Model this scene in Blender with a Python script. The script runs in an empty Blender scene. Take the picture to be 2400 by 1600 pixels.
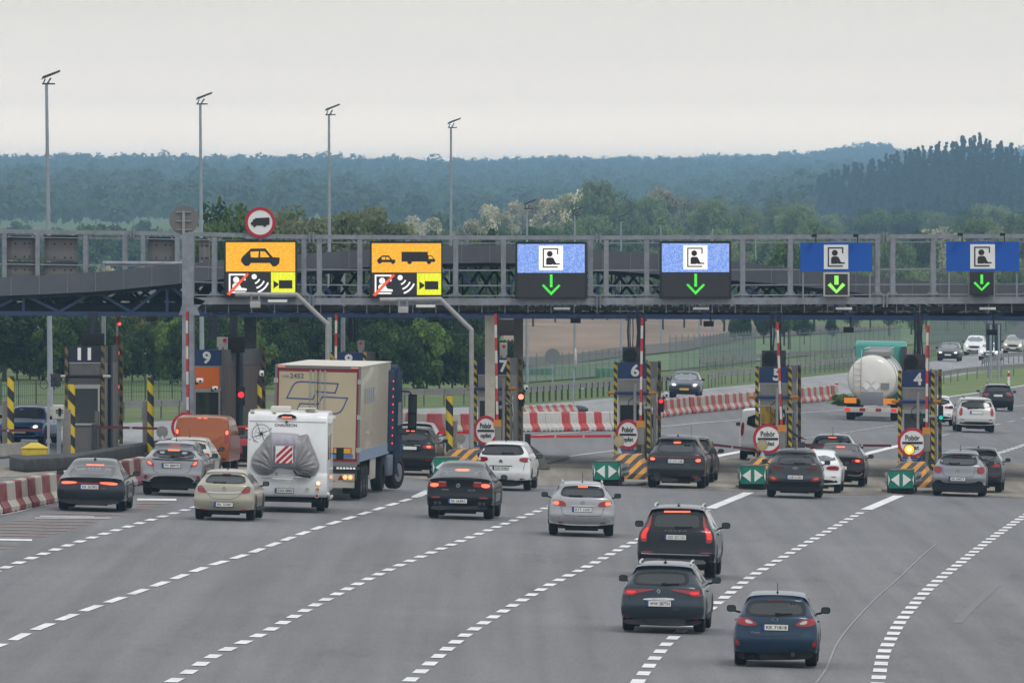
import bpy, bmesh, math, random
import numpy as np
from mathutils import Vector, Matrix, Quaternion
from mathutils.bvhtree import BVHTree
from mathutils.geometry import delaunay_2d_cdt, tessellate_polygon
random.seed(7)
R = math.radians
SC = bpy.context.scene
COL = SC.collection
# ------------------------------------------------------------------ camera
F, H, YH, P = 27000.0, 8.137, 555.0, -0.03     # focal length in photo pixels, eye height, eye-level row, cross fall of the plaza
cam_d = bpy.data.cameras.new('camera')
cam = bpy.data.objects.new('camera', cam_d); COL.objects.link(cam)
cam_d.sensor_width = 36.0; cam_d.lens = F/2400*36.0
cam_d.shift_y = -(800-YH)/2400
cam_d.clip_start = 1.0; cam_d.clip_end = 30000
cam.location = (0, 0, H); cam.rotation_euler = (R(90), 0, 0)
SC.camera = cam
# ------------------------------------------------------------------ sky and sun
W = bpy.data.worlds.new('World'); SC.world = W; W.use_nodes = True
nt = W.node_tree; nt.nodes.clear()
SUN_EL, SUN_AZ = R(52), R(150)
sky = nt.nodes.new('ShaderNodeTexSky'); sky.sky_type = 'NISHITA'; sky.sun_disc = False
sky.sun_elevation = SUN_EL; sky.sun_rotation = SUN_AZ; sky.dust_density = 3; sky.air_density = 1.0
bg = nt.nodes.new('ShaderNodeBackground'); bg.inputs[1].default_value = 0.08
nt.links.new(sky.outputs[0], bg.inputs[0])
# the closed cloud layer: bright grey, faintly mottled, a little lighter low down
tc = nt.nodes.new('ShaderNodeTexCoord'); sep = nt.nodes.new('ShaderNodeSeparateXYZ'); nt.links.new(tc.outputs['Generated'], sep.inputs[0])
ramp = nt.nodes.new('ShaderNodeValToRGB'); nt.links.new(sep.outputs[2], ramp.inputs[0])
e = ramp.color_ramp.elements       # values are a quarter of the brightness, see the strength below
SKY = [(0.0,(.14,.14,.12)),(.0004,(.14,.14,.12)),(.0008,(3.85,3.05,2.2)),(.008,(3.85,3.05,2.2)),(.0105,(2.5,2.04,1.55)),(.0131,(1.86,1.55,1.24)),(.0165,(1.54,1.32,1.08)),(.0198,(1.32,1.16,.96)),(.03,(1.0,.93,.86)),(.10,(.78,.79,.80)),(.6,(.98,1.0,1.03))]
e[0].position = 0; e[0].color = (*[c/4 for c in SKY[0][1]], 1); e[1].position = SKY[-1][0]; e[1].color = (*[c/4 for c in SKY[-1][1]], 1)
for pz, c in SKY[1:-1]:
    k = e.new(pz); k.color = (*[q/4 for q in c], 1)
mp = nt.nodes.new('ShaderNodeMapping'); mp.inputs['Scale'].default_value = (14, 14, 60)
nt.links.new(tc.outputs['Generated'], mp.inputs[0])
nz = nt.nodes.new('ShaderNodeTexNoise'); nz.inputs['Scale'].default_value = 1.5; nz.inputs['Detail'].default_value = 4
nt.links.new(mp.outputs[0], nz.inputs[0])
mr = nt.nodes.new('ShaderNodeMapRange'); mr.inputs['To Min'].default_value = 0.95; mr.inputs['To Max'].default_value = 1.05
nt.links.new(nz.outputs[0], mr.inputs[0])
mx = nt.nodes.new('ShaderNodeVectorMath'); mx.operation = 'SCALE'
nt.links.new(ramp.outputs[0], mx.inputs[0]); nt.links.new(mr.outputs[0], mx.inputs['Scale'])
bg2 = nt.nodes.new('ShaderNodeBackground'); bg2.inputs[1].default_value = 4.13
nt.links.new(mx.outputs[0], bg2.inputs[0])
ms = nt.nodes.new('ShaderNodeMixShader'); ms.inputs[0].default_value = 0.93
nt.links.new(bg.outputs[0], ms.inputs[1]); nt.links.new(bg2.outputs[0], ms.inputs[2])
wo = nt.nodes.new('ShaderNodeOutputWorld'); nt.links.new(ms.outputs[0], wo.inputs[0])
sun_d = bpy.data.lights.new('sun', 'SUN'); sun_d.energy = 0.8; sun_d.angle = R(14); sun_d.color = (1, 0.97, 0.92)
sun = bpy.data.objects.new('sun', sun_d); COL.objects.link(sun)
# sun_rotation is measured from +Y towards +X
sd = Vector((math.sin(SUN_AZ)*math.cos(SUN_EL), math.cos(SUN_AZ)*math.cos(SUN_EL), math.sin(SUN_EL)))
sun.rotation_euler = sd.to_track_quat('Z', 'Y').to_euler(); sun.location = (0, 100, 80)
SC.view_settings.view_transform = 'Standard'; SC.view_settings.look = 'None'
SC.view_settings.exposure = 0.0; SC.view_settings.gamma = 1.0
SC.cycles.use_denoising = True
SC.cycles.max_bounces = 6; SC.cycles.volume_bounces = 0
# ------------------------------------------------------------------ geometry helpers
def gz(x, y=0): return P*max(-70, min(70, x))
def gp(px, py, dz=0.0):
    Y = F*H/((py-YH)+P*(px-1200)); X = (px-1200)*Y/F
    return Vector((X, Y, gz(X)+dz))
def at(px, py, Y): return Vector(((px-1200)*Y/F, Y, H-(py-YH)*Y/F))
def zoom(ox, oy, k):
    return lambda x, y: (ox+x/k, oy+y/k)
class MB:
    def __init__(s): s.v = []; s.f = []; s.m = []
    def add(s, vs, fs, mi=0):
        b = len(s.v); s.v += [tuple(v) for v in vs]
        for f in fs: s.f.append([b+i for i in f]); s.m.append(mi)
    def box(s, x0, x1, y0, y1, z0, z1, mi=0):
        s.add([(x0,y0,z0),(x1,y0,z0),(x1,y1,z0),(x0,y1,z0),(x0,y0,z1),(x1,y0,z1),(x1,y1,z1),(x0,y1,z1)],
              [(3,2,1,0),(4,5,6,7),(0,1,5,4),(1,2,6,5),(2,3,7,6),(3,0,4,7)], mi)
    def ibox(s, T, sx, sy, sz, mi=0):          # box of given size about a matrix
        vs = [T @ Vector((a*sx/2, b*sy/2, c*sz/2)) for c in (-1,1) for a, b in ((-1,-1),(1,-1),(1,1),(-1,1))]
        s.add(vs, [(3,2,1,0),(4,5,6,7),(0,1,5,4),(1,2,6,5),(2,3,7,6),(3,0,4,7)], mi)
    def bar(s, a, b, w, h, mi=0):              # square bar between two points
        a, b = Vector(a), Vector(b); d = b-a
        q = d.to_track_quat('Z', 'Y').to_matrix().to_4x4()
        s.ibox(Matrix.Translation((a+b)/2) @ q, w, h, d.length, mi)
    def bpx(s, x0, y0, x1, y1, Y, dep, mi=0):  # box whose front face covers that stretch of the photo when it stands at distance Y
        a, b = at(x0, y1, Y), at(x1, y0, Y)
        s.box(a.x, b.x, Y, Y+dep, a.z, b.z, mi)
    def prism(s, pts, d, mi=0):                # pts: 3-D polygon, d: extrusion vector
        n = len(pts); pts = [Vector(p) for p in pts]; d = Vector(d)
        tri = tessellate_polygon([pts])
        s.add(pts+[p+d for p in pts], [t for t in tri]+[tuple(n+i for i in reversed(t)) for t in tri]+[(i,(i+1)%n,n+(i+1)%n,n+i) for i in range(n)], mi)
    def py(s, poly, y0, y1, mi=0): s.prism([(x, y0, z) for x, z in poly], (0, y1-y0, 0), mi)
    def px(s, poly, x0, x1, mi=0): s.prism([(x0, y, z) for y, z in poly], (x1-x0, 0, 0), mi)
    def pz(s, poly, z0, z1, mi=0): s.prism([(x, y, z0) for x, y in poly], (0, 0, z1-z0), mi)
    def ppx(s, poly, Y, dep, mi=0):            # polygon measured in photo pixels standing at distance Y
        s.prism([at(x, y, Y) for x, y in poly], (0, dep, 0), mi)
    def disc(s, c, r, dep, n=32, mi=0, rz=1.0):
        s.prism([(c[0]+r*math.cos(2*math.pi*i/n), c[1], c[2]+r*rz*math.sin(2*math.pi*i/n)) for i in range(n)], (0, dep, 0), mi)
    def ring(s, c, r0, r1, dep, n=32, mi=0, a0=0, a1=2*math.pi):
        vs = []; full = a1-a0 > 6.28; m = n if full else n+1
        for i in range(m):
            a = a0+(a1-a0)*i/n; ca, sa = math.cos(a), math.sin(a)
            for r, y in ((r0,0),(r1,0),(r1,dep),(r0,dep)): vs.append((c[0]+r*ca, c[1]+y, c[2]+r*sa))
        fs = []
        for i in range(n):
            j = (i+1) % m
            for q in range(4): fs.append((4*i+q, 4*i+(q+1)%4, 4*j+(q+1)%4, 4*j+q))
        if not full: fs += [(3,2,1,0), (4*n,4*n+1,4*n+2,4*n+3)]
        s.add(vs, fs, mi)
    def tube(s, pts, r, n=8, mi=0, r1=None):
        pts = [Vector(p) for p in pts]; rings = []
        for i, p in enumerate(pts):
            d = (pts[min(i+1, len(pts)-1)]-pts[max(i-1, 0)]).normalized()
            u = d.cross(Vector((0.13, 0.21, 1)) if abs(d.z) < .95 else Vector((1, 0, 0))).normalized(); w = d.cross(u)
            rr = r if r1 is None else r+(r1-r)*i/(len(pts)-1)
            rings.append([p+u*rr*math.cos(2*math.pi*k/n)+w*rr*math.sin(2*math.pi*k/n) for k in range(n)])
        fs = []
        for i in range(len(pts)-1):
            for k in range(n): fs.append((i*n+k, i*n+(k+1)%n, (i+1)*n+(k+1)%n, (i+1)*n+k))
        fs += [tuple(range(n-1, -1, -1)), tuple(range((len(pts)-1)*n, len(pts)*n))]
        s.add([v for r_ in rings for v in r_], fs, mi)
    def ell(s, c, rad, n=12, mi=0):
        vs = []; fs = []; m = n//2+1
        for i in range(m):
            a = math.pi*i/(m-1)
            for k in range(n):
                b = 2*math.pi*k/n
                vs.append((c[0]+rad[0]*math.sin(a)*math.cos(b), c[1]+rad[1]*math.sin(a)*math.sin(b), c[2]+rad[2]*math.cos(a)))
        for i in range(m-1):
            for k in range(n): fs.append((i*n+k, (i+1)*n+k, (i+1)*n+(k+1)%n, i*n+(k+1)%n))
        s.add(vs, fs, mi)
    def build(s, name, mats, parent=None, world=False, smooth=False, bevel=0.0, label=None):
        me = bpy.data.meshes.new(name)
        vs = s.v
        if world and parent is not None:
            Mi = parent.matrix_basis.inverted(); vs = [Mi @ Vector(v) for v in vs]
        me.from_pydata(vs, [], s.f)
        if not isinstance(mats, (list, tuple)): mats = [mats]
        for m in mats: me.materials.append(m)
        if len(mats) > 1: me.polygons.foreach_set('material_index', s.m)
        bm = bmesh.new(); bm.from_mesh(me)
        bmesh.ops.recalc_face_normals(bm, faces=bm.faces)
        if bevel > 0:
            bmesh.ops.remove_doubles(bm, verts=bm.verts, dist=1e-5)
            es = [ed for ed in bm.edges if len(ed.link_faces) == 2 and ed.calc_face_angle(0) > 0.5]
            bmesh.ops.bevel(bm, geom=es, offset=bevel, segments=3, affect='EDGES', profile=0.5, clamp_overlap=True)
            for fc in bm.faces: fc.smooth = True
        bm.to_mesh(me); bm.free()
        if bevel > 0: me.set_sharp_from_angle(angle=R(35))
        elif smooth:
            me.polygons.foreach_set('use_smooth', [True]*len(me.polygons)); me.set_sharp_from_angle(angle=R(smooth if smooth > 1 else 40))
        me.update()
        o = bpy.data.objects.new(name, me); COL.objects.link(o)
        if parent is not None: o.parent = parent
        if label: o['label'] = label
        return o
def tag(o, label=None, cat=None, group=None, kind=None):
    if label: o['label'] = label
    if cat: o['category'] = cat
    if group: o['group'] = group
    if kind: o['kind'] = kind
    return o
def thing(name, label, cat, loc=(0,0,0), rz=0.0, group=None, ry=0.0, sc=1.0):
    o = bpy.data.objects.new(name, None); COL.objects.link(o); o.empty_display_size = 0.2
    o.location = loc; o.rotation_euler = (0, ry, rz); o.scale = (sc, sc, sc)
    o.matrix_basis = Matrix.Translation(Vector(loc)) @ Matrix.Rotation(rz, 4, 'Z') @ Matrix.Rotation(ry, 4, 'Y') @ Matrix.Scale(sc, 4)
    return tag(o, label, cat, group)
def dup(o, parent=None, label=None, group=None):
    c = o.copy(); COL.objects.link(c); c.parent = parent
    if label: c['label'] = label
    if group: c['group'] = group
    for ch in list(o.children): dup(ch, c)
    return c
def struct(o): o['kind'] = 'structure'; return o
def text_mb(txt, w, h, dep=0.006, mi=0, mb=None, loc=(0,0,0), bold=0.0, center=True):
    cu = bpy.data.curves.new('t', 'FONT'); cu.body = txt; cu.extrude = 0.5; cu.offset = bold; cu.resolution_u = 3
    ob = bpy.data.objects.new('t', cu); COL.objects.link(ob)
    dg = bpy.context.evaluated_depsgraph_get(); me = ob.evaluated_get(dg).to_mesh()
    vs = [v.co.copy() for v in me.vertices]; fs = [tuple(p.vertices) for p in me.polygons]
    ob.evaluated_get(dg).to_mesh_clear(); bpy.data.objects.remove(ob); bpy.data.curves.remove(cu)
    if not vs: return mb or MB()
    x0 = min(v.x for v in vs); x1 = max(v.x for v in vs); y0 = min(v.y for v in vs); y1 = max(v.y for v in vs)
    z0 = min(v.z for v in vs); z1 = max(v.z for v in vs)
    mb = mb or MB()
    ofx = loc[0]-(w/2 if center else 0)
    mb.add([(ofx+(v.x-x0)/(x1-x0)*w, loc[1]-(v.z-z0)/(z1-z0)*dep, loc[2]+((v.y-y0)/(y1-y0)-(.5 if center else 0))*h) for v in vs], fs, mi)
    return mb
# ------------------------------------------------------------------ materials
MATS = {}
def mat(name, col, rough=0.6, metal=0.0, spec=0.5, coat=0.0, emit=None, es=1.0, var=0.0, vs=3.0, bump=0.0, bs=40.0, stretch=None, dirt=None, ds=1.0, da=0.5, sss=0):
    if name in MATS: return MATS[name]
    m = bpy.data.materials.new(name); m.use_nodes = True; MATS[name] = m
    n = m.node_tree; b = n.nodes['Principled BSDF']
    b.inputs['Roughness'].default_value = rough; b.inputs['Metallic'].default_value = metal
    b.inputs['Specular IOR Level'].default_value = spec
    b.inputs['Coat Weight'].default_value = coat; b.inputs['Coat Roughness'].default_value = 0.06
    b.inputs['Base Color'].default_value = (*col, 1)
    tc = None
    def coords():
        nonlocal tc
        if tc is None:
            t = n.nodes.new('ShaderNodeTexCoord'); tc = t.outputs['Object']
            if stretch:
                q = n.nodes.new('ShaderNodeMapping'); q.inputs['Scale'].default_value = stretch; n.links.new(tc, q.inputs[0]); tc = q.outputs[0]
        return tc
    src = None
    if var > 0:
        z = n.nodes.new('ShaderNodeTexNoise'); z.inputs['Scale'].default_value = vs; z.inputs['Detail'].default_value = 5; n.links.new(coords(), z.inputs[0])
        r = n.nodes.new('ShaderNodeMapRange'); r.inputs['From Min'].default_value = .3; r.inputs['From Max'].default_value = .7
        r.inputs['To Min'].default_value = 1-var; r.inputs['To Max'].default_value = 1+var; n.links.new(z.outputs[0], r.inputs[0])
        v = n.nodes.new('ShaderNodeVectorMath'); v.operation = 'SCALE'; v.inputs[0].default_value = col; n.links.new(r.outputs[0], v.inputs['Scale'])
        src = v.outputs[0]
    if dirt:
        z = n.nodes.new('ShaderNodeTexNoise'); z.inputs['Scale'].default_value = ds; z.inputs['Detail'].default_value = 6; z.inputs['Roughness'].default_value = .65; n.links.new(coords(), z.inputs[0])
        r = n.nodes.new('ShaderNodeMapRange'); r.inputs['From Min'].default_value = .48; r.inputs['From Max'].default_value = .68; r.inputs['To Max'].default_value = da; n.links.new(z.outputs[0], r.inputs[0])
        x = n.nodes.new('ShaderNodeMix'); x.data_type = 'RGBA'; x.inputs[6].default_value = (*col, 1); x.inputs[7].default_value = (*dirt, 1)
        if src: n.links.new(src, x.inputs[6])
        n.links.new(r.outputs[0], x.inputs[0]); src = x.outputs[2]
    if src: n.links.new(src, b.inputs['Base Color'])
    if emit:
        b.inputs['Emission Color'].default_value = (*emit, 1); b.inputs['Emission Strength'].default_value = es
    if bump > 0:
        z = n.nodes.new('ShaderNodeTexNoise'); z.inputs['Scale'].default_value = bs; z.inputs['Detail'].default_value = 4; n.links.new(coords(), z.inputs[0])
        k = n.nodes.new('ShaderNodeBump'); k.inputs['Strength'].default_value = bump; k.inputs['Distance'].default_value = 0.02
        n.links.new(z.outputs[0], k.inputs['Height']); n.links.new(k.outputs[0], b.inputs['Normal'])
    return m
def led(name, c1, c2, st=1.0, scale=14):       # a lit screen of small diodes: speckled glow
    m = bpy.data.materials.new(name); m.use_nodes = True; n = m.node_tree; b = n.nodes['Principled BSDF']
    b.inputs['Base Color'].default_value = (.02, .02, .02, 1); b.inputs['Roughness'].default_value = .6
    t = n.nodes.new('ShaderNodeTexCoord'); z = n.nodes.new('ShaderNodeTexNoise'); z.inputs['Scale'].default_value = scale; z.inputs['Detail'].default_value = 2
    n.links.new(t.outputs['Object'], z.inputs[0])
    r = n.nodes.new('ShaderNodeValToRGB'); r.color_ramp.elements[0].position = .36; r.color_ramp.elements[1].position = .64
    r.color_ramp.elements[0].color = (*c1, 1); r.color_ramp.elements[1].color = (*c2, 1)
    n.links.new(z.outputs[0], r.inputs[0]); n.links.new(r.outputs[0], b.inputs['Emission Color']); b.inputs['Emission Strength'].default_value = st
    return m
galv = mat('galvanised steel', (.265, .285, .32), .55, .2, var=.14, vs=5, dirt=(.14,.14,.15), ds=1.2, da=.5)
galv_l = mat('pale galvanised tube', (.33, .33, .33), .5, .2, var=.1, vs=4)
black = mat('black plastic', (.009, .009, .010), .6, spec=.3)
dark = mat('dark grey metal', (.035, .036, .04), .6, var=.2)
rubber = mat('tyre rubber', (.012, .012, .013), .85, spec=.3)
white_p = mat('white paint', (.80, .80, .78), .5, dirt=(.45,.43,.4), ds=2, da=.4)
concrete = mat('concrete', (.25, .235, .21), .9, var=.15, vs=3, dirt=(.12,.11,.1), ds=1.4, da=.6)
glass = mat('dark window glass', (.007, .009, .011), .05, spec=.40)
glass_m = mat('mirror glass', (.10, .12, .13), .12, metal=.85)
chrome = mat('chrome', (.6, .6, .6), .2, metal=1)
red_l = mat('red lamp lens unlit', (.30, .008, .012), .15, coat=.6)
red_on = mat('red lamp lens lit', (.5, .01, .01), .2, coat=.4, emit=(1, .03, .02), es=.55)
red_hot = mat('brake lamp glowing', (.8, .1, .05), .3, emit=(1, .16, .07), es=1.6)
clear_l = mat('clear lamp lens', (.55, .5, .5), .1, coat=.5)
amber = mat('amber lamp lens', (.6, .16, .02), .2, coat=.4)
head_on = mat('headlamp lit', (.9, .9, .85), .2, emit=(1, .93, .8), es=2.2)
plate_w = mat('number plate white', (.78, .78, .76), .45)
plate_b = mat('number plate blue', (.01, .07, .35), .45)
letter = mat('black lettering', (.015, .015, .015), .5)
# ================================================================== THE LAND
RIDGE = [(-2500,390),(-900,372),(-200,385),(0,382),(60,372),(100,384),(145,362),(190,380),(260,384),(330,392),(420,392),(470,398),(520,394),(560,384),(600,402),(700,396),(800,392),(920,382),(960,390),(1050,384),(1110,378),(1200,374),(1280,366),(1330,362),(1400,372),(1480,362),(1540,372),(1600,368),(1680,356),(1760,360),(1900,352),(1960,340),(2060,328),(2120,345),(2200,352),(2300,340),(2500,345),(2900,350),(4500,380)]
def lerp(tab, x):
    if x <= tab[0][0]: return tab[0][1]
    for (a, b), (c, d) in zip(tab, tab[1:]):
        if x <= c: return b+(d-b)*(x-a)/(c-a)
    return tab[-1][1]
def SY(Y): return Y if Y < 1200 else 1200+(Y-1200)*1.9
YK = [0, 1000]+[SY(y) for y in (1250, 1800, 2300, 2900, 3500, 5000, 6500, 8000)]+[16500]
ZL = [0, 0, 0, 3, 11, 18, 27, 54]
ZC = [0, 0, 0, 2, 6, 12, 22, 50]
ZR = [0, 0, 0, 4, 11, 19, 27, 50]
def terr(X, Y):
    px = 1200+X*F/max(Y, 200); px = max(-2500, min(4500, px))
    wl = max(0, min(1, (1150-px)/400)); wr = max(0, min(1, (px-1650)/300)); wc = 1-wl-wr
    zs = [wl*a+wc*b+wr*c for a, b, c in zip(ZL, ZC, ZR)]
    zr = H+(YH-lerp(RIDGE, px))/(F/SY(6500))-15
    zs += [zr, zr*0.7, 0]
    z = lerp(list(zip(YK, zs)), Y)
    fade = max(0, min(1, (1700-Y)/500))
    return z+gz(X)*fade
grass_m = mat('grass', (.075, .125, .025), .95, var=.35, vs=.35, dirt=(.16,.165,.06), ds=.12, da=.7)
def sheet(name, poly_px, m, dz, kind='structure', world=None):
    pts = world or [gp(x, y, dz) for x, y in poly_px]
    # cut into a grid so that the sheet keeps to the sloping ground
    mb = MB(); pts = [Vector(p) for p in pts]
    tri = tessellate_polygon([pts]); mb.add(pts, tri)
    o = mb.build(name, m); 
    for p in o.data.polygons:
        if p.normal.z < 0: p.flip()
    o['kind'] = kind; return o
def ground_sheet():
    ys = [-4000,-2500,-1500,-900,-500,-200,0,40,80,120,160,200,250,300,350,400,450,500,600,700,800,900,1000,1125]+[SY(y) for y in (1250,1400,1600,1800,2050,2300,2600,2900,3200,3500,4000,4500,5000,5500,6000,6500,7000,7500,8000)]+[16000]
    vs = []; n = 81
    for y in ys:
        hw = 75 + max(y, 0)*0.13
        xs = [-3000, -2000, -1300, -650]+[hw*(2*i/(n-9)-1) for i in range(n-8)]+[650, 1300, 2000, 3000]
        if hw > 560: xs[0:4] = [-hw-3000, -hw-2000, -hw-1300, -hw-400]; xs[-4:] = [hw+400, hw+1300, hw+2000, hw+3000]
        for i, x in enumerate(xs):
            z = terr(x, y)-.05 if y > 0 else gz(x)-.05+max(0, -y-900)*.030  # unseen ground behind the camera rises, added to darken low reflections
            if abs(x) > hw+1: z = z+max(0, abs(x)-hw-700)*.02        # the valley sides beyond the picture
            vs.append((x, y, z))
    fs = [(j*n+i, j*n+i+1, (j+1)*n+i+1, (j+1)*n+i) for j in range(len(ys)-1) for i in range(n-1)]
    mb = MB(); mb.add(vs, fs); o = mb.build('ground', grass_m, smooth=True); o['kind'] = 'structure'
ground_sheet()
# --- asphalt
def asphalt(name, col, amp, streak, crack=True):
    m = bpy.data.materials.new(name); m.use_nodes = True; n = m.node_tree; b = n.nodes['Principled BSDF']
    L = n.links.new; t = n.nodes.new('ShaderNodeTexCoord').outputs['Object']
    def noise(sc, det, mapping=None, rough=.6):
        v = t
        if mapping:
            q = n.nodes.new('ShaderNodeMapping'); q.inputs['Scale'].default_value = mapping; q.inputs['Rotation'].default_value = (0, 0, R(3.2)); L(t, q.inputs[0]); v = q.outputs[0]
        z = n.nodes.new('ShaderNodeTexNoise'); z.inputs['Scale'].default_value = sc; z.inputs['Detail'].default_value = det; z.inputs['Roughness'].default_value = rough
        L(v, z.inputs[0]); return z.outputs[0]
    def rng(s, lo, hi, a=.3, c=.7):
        r = n.nodes.new('ShaderNodeMapRange'); r.inputs['From Min'].default_value = a; r.inputs['From Max'].default_value = c
        r.inputs['To Min'].default_value = lo; r.inputs['To Max'].default_value = hi; L(s, r.inputs[0]); return r.outputs[0]
    def mul(a, c):
        k = n.nodes.new('ShaderNodeMath'); k.operation = 'MULTIPLY'; L(a, k.inputs[0]); L(c, k.inputs[1]); return k.outputs[0]
    f = mul(rng(noise(.9, 3, (.9, .035, 1)), 1-streak, 1+streak), rng(noise(.05, 4), .9, 1.1))
    f = mul(f, rng(noise(14, 3, None, .8), 1-amp, 1+amp, .25, .75))
    f = mul(f, rng(noise(1.0, 3, (16, .55, 1), .75), 1-amp*.55, 1+amp*.55, .25, .75)); f = mul(f, rng(noise(1.0, 2, (1.7, .012, 1), .5), .90, 1.07, .35, .65))
    f = mul(f, rng(noise(.55, 5, (1, .12, 1), .7), .8, 1.03, .28, .42))
    v = n.nodes.new('ShaderNodeVectorMath'); v.operation = 'SCALE'; v.inputs[0].default_value = col; L(f, v.inputs['Scale'])
    L(v.outputs[0], b.inputs['Base Color']); b.inputs['Roughness'].default_value = .8; b.inputs['Specular IOR Level'].default_value = .35
    k = n.nodes.new('ShaderNodeBump'); k.inputs['Strength'].default_value = .5; k.inputs['Distance'].default_value = .01
    L(noise(60, 2), k.inputs['Height']); L(k.outputs[0], b.inputs['Normal'])
    return m
asph = asphalt('worn asphalt', (.165, .163, .168), .22, .09)
asph2 = asphalt('pale asphalt', (.27, .275, .285), .25, .07)
conc = asphalt('stained concrete', (.24, .215, .18), .3, .32)
EFAR = [(-2200,1180),(-900,1085),(-100,1010),(0,1003),(300,990),(700,968),(960,957),(1230,949),(1438,931),(1640,911),(1769,899),(1878,884),(1998,871),(2178,847),(2260,834),(2400,815),(2600,790),(2900,762)]
EMID = [(2900,800),(2600,835),(2400,862),(2305,872),(2205,889),(1990,925),(1951,935),(1880,943),(1766,953),(1600,968),(1551,973),(1410,1007),(1098,1014),(966,1006),(700,1012),(300,1045),(-100,1078),(-900,1170),(-2200,1250)]
sheet('main_road', [(-2600,1900),(5200,1900)]+[(5200,1190),(3300,960),(2900,880)]+[(2900,762)]+EFAR[::-1][1:], asph, -0.02)
sheet('opposite_road', EFAR+EMID, asph2, -0.012)
sheet('toll_plaza_paving', [(-1200,1180),(-200,1124),(140,1112),(956,1119),(1260,1137),(1505,1132),(1600,1146),(1799,1149),(1950,1158),(2182,1156),(2400,1165),(3300,1230),(3300,1150),(2400,1085),(2030,1072),(1740,1070),(1300,1075),(956,1092),(140,1085),(-1200,1140)], conc, -0.012)
verge_m = mat('verge grass', (.115, .17, .04), .95, var=.4, vs=.5, dirt=(.2,.17,.1), ds=.3, da=.5)
sheet('median_verge', [(1935,944),(1951,934),(1990,922),(2205,886),(2305,870),(2400,860),(2600,833),(2900,798),(2900,835),(2600,870),(2400,901),(2341,911),(2215,929),(2050,942)], verge_m, -0.004)
sheet('verge_kerb', [(2025,943),(2215,929.5),(2341,911.5),(2400,901.5),(2600,870.5),(2900,835.5),(2900,837.5),(2600,873),(2400,904),(2341,914),(2215,932),(2025,946)], mat('kerb white', (.55,.54,.52), .8), 0.0)
field_m = mat('ploughed field', (.235, .165, .115), .95, var=.25, vs=.12, stretch=(1, .12, 1), dirt=(.15, .11, .075), ds=.08, da=.5)
sheet('field', [(1180,842),(1300,836),(1440,815),(1600,800),(1750,770),(1950,748),(1950,735),(1950,700),(1180,700)], field_m, 0.02)
sheet('field_margin', [(1180,862),(1300,856),(1440,838),(1600,822),(1750,792),(2200,765),(2200,745),(1950,748),(1750,770),(1600,800),(1440,815),(1300,836),(1180,842)], mat('field margin', (.10,.085,.07), .95, var=.3, vs=.3, dirt=(.02,.06,.045), ds=.15, da=.8), 0.02)
sheet('meadow', [(1180,900),(1440,880),(1640,860),(1870,835),(2200,800),(2400,782),(2400,752),(2200,765),(1750,800),(1600,828),(1440,842),(1180,866)], mat('meadow grass', (.10,.16,.07), .95, var=.3, vs=.2, dirt=(.08,.2,.12), ds=.1, da=.6), 0.01)
# --- painted markings
paint_m = mat('road paint', (.82,.81,.80), .7, var=.14, vs=3, dirt=(.3,.3,.3), ds=1.6, da=.6)
paint_w = mat('worn road paint', (.42,.42,.42), .75, var=.12, vs=4, dirt=(.18,.18,.18), ds=3, da=.8)
pink_m = mat('worn rumble paint', (.46,.25,.20), .8, var=.15, vs=4, dirt=(.16,.15,.15), ds=3, da=.8)
def path_at(pts, cum, s):
    for i in range(len(pts)-1):
        if s <= cum[i+1] or i == len(pts)-2:
            t = (s-cum[i])/(cum[i+1]-cum[i]); return pts[i].lerp(pts[i+1], t), (pts[i+1]-pts[i]).normalized()
def line(name, px, dash, gap, w, m=paint_m, start=0.0, dz=-0.007):
    pts = [gp(x, y, dz) for x, y in px]
    if len(pts) > 2:                       # round the corners
        q = []
        for i in range(len(pts)-1):
            p0 = pts[max(i-1,0)]; p1 = pts[i]; p2 = pts[i+1]; p3 = pts[min(i+2,len(pts)-1)]
            for k in range(6):
                t = k/6; q.append(0.5*((2*p1)+(p2-p0)*t+(2*p0-5*p1+4*p2-p3)*t*t+(3*p1-p0-3*p2+p3)*t**3))
        pts = q+[pts[-1]]
    cum = [0]
    for a, b in zip(pts, pts[1:]): cum.append(cum[-1]+(b-a).length)
    mb = MB(); s = start; Lt = cum[-1]; rr = random.Random(len(px)*7+int(Lt))
    while s < Lt:
        e = min(s+dash, Lt); n = max(1, int((e-s)/4)) if dash > 8 else 1
        L_, R_ = [], []
        for k in range(n+1):
            p, d = path_at(pts, cum, s+(e-s)*k/n); sd_ = Vector((d.y, -d.x, 0))*w/2*rr.uniform(.94, 1.04)
            L_.append(p-sd_); R_.append(p+sd_)
        for v in L_+R_: v.z = gz(v.x)+dz
        for k in range(n): mb.add([L_[k], R_[k], R_[k+1], L_[k+1]], [(0,1,2,3)])
        s = e+gap*rr.uniform(.97, 1.03)
        if gap == 0: break
    return struct(mb.build(name, m))
line('lane_marking', [(-160,1404),(-60,1358),(18.7,1326),(172,1272),(315.7,1227.8),(419,1198),(500,1175)], 2, 2, .26)
line('lane_marking', [(-250,1607),(-100,1546),(20,1502),(71.8,1478),(183.7,1434),(292.8,1395.7),(393,1360),(485,1326),(587,1294),(735,1239),(852,1202),(918,1181),(975,1163)], 4, 2, .22)
line('lane_marking', [(975,1163),(1006,1148)], 100, 0, .3)
line('lane_marking', [(300,1642),(418,1587),(507,1531.6),(620,1480),(760,1405),(912.8,1332.7),(1090,1262),(1279,1189),(1340,1166)], 2, 2, .25, start=1)
line('lane_marking', [(860,1655),(954,1597),(1099,1480),(1274.6,1376),(1378,1325),(1486.5,1268),(1600,1218),(1662,1191)], 2, 2, .25)
line('lane_marking', [(1664,1190),(1755,1153)], 100, 0, .36)
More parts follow.
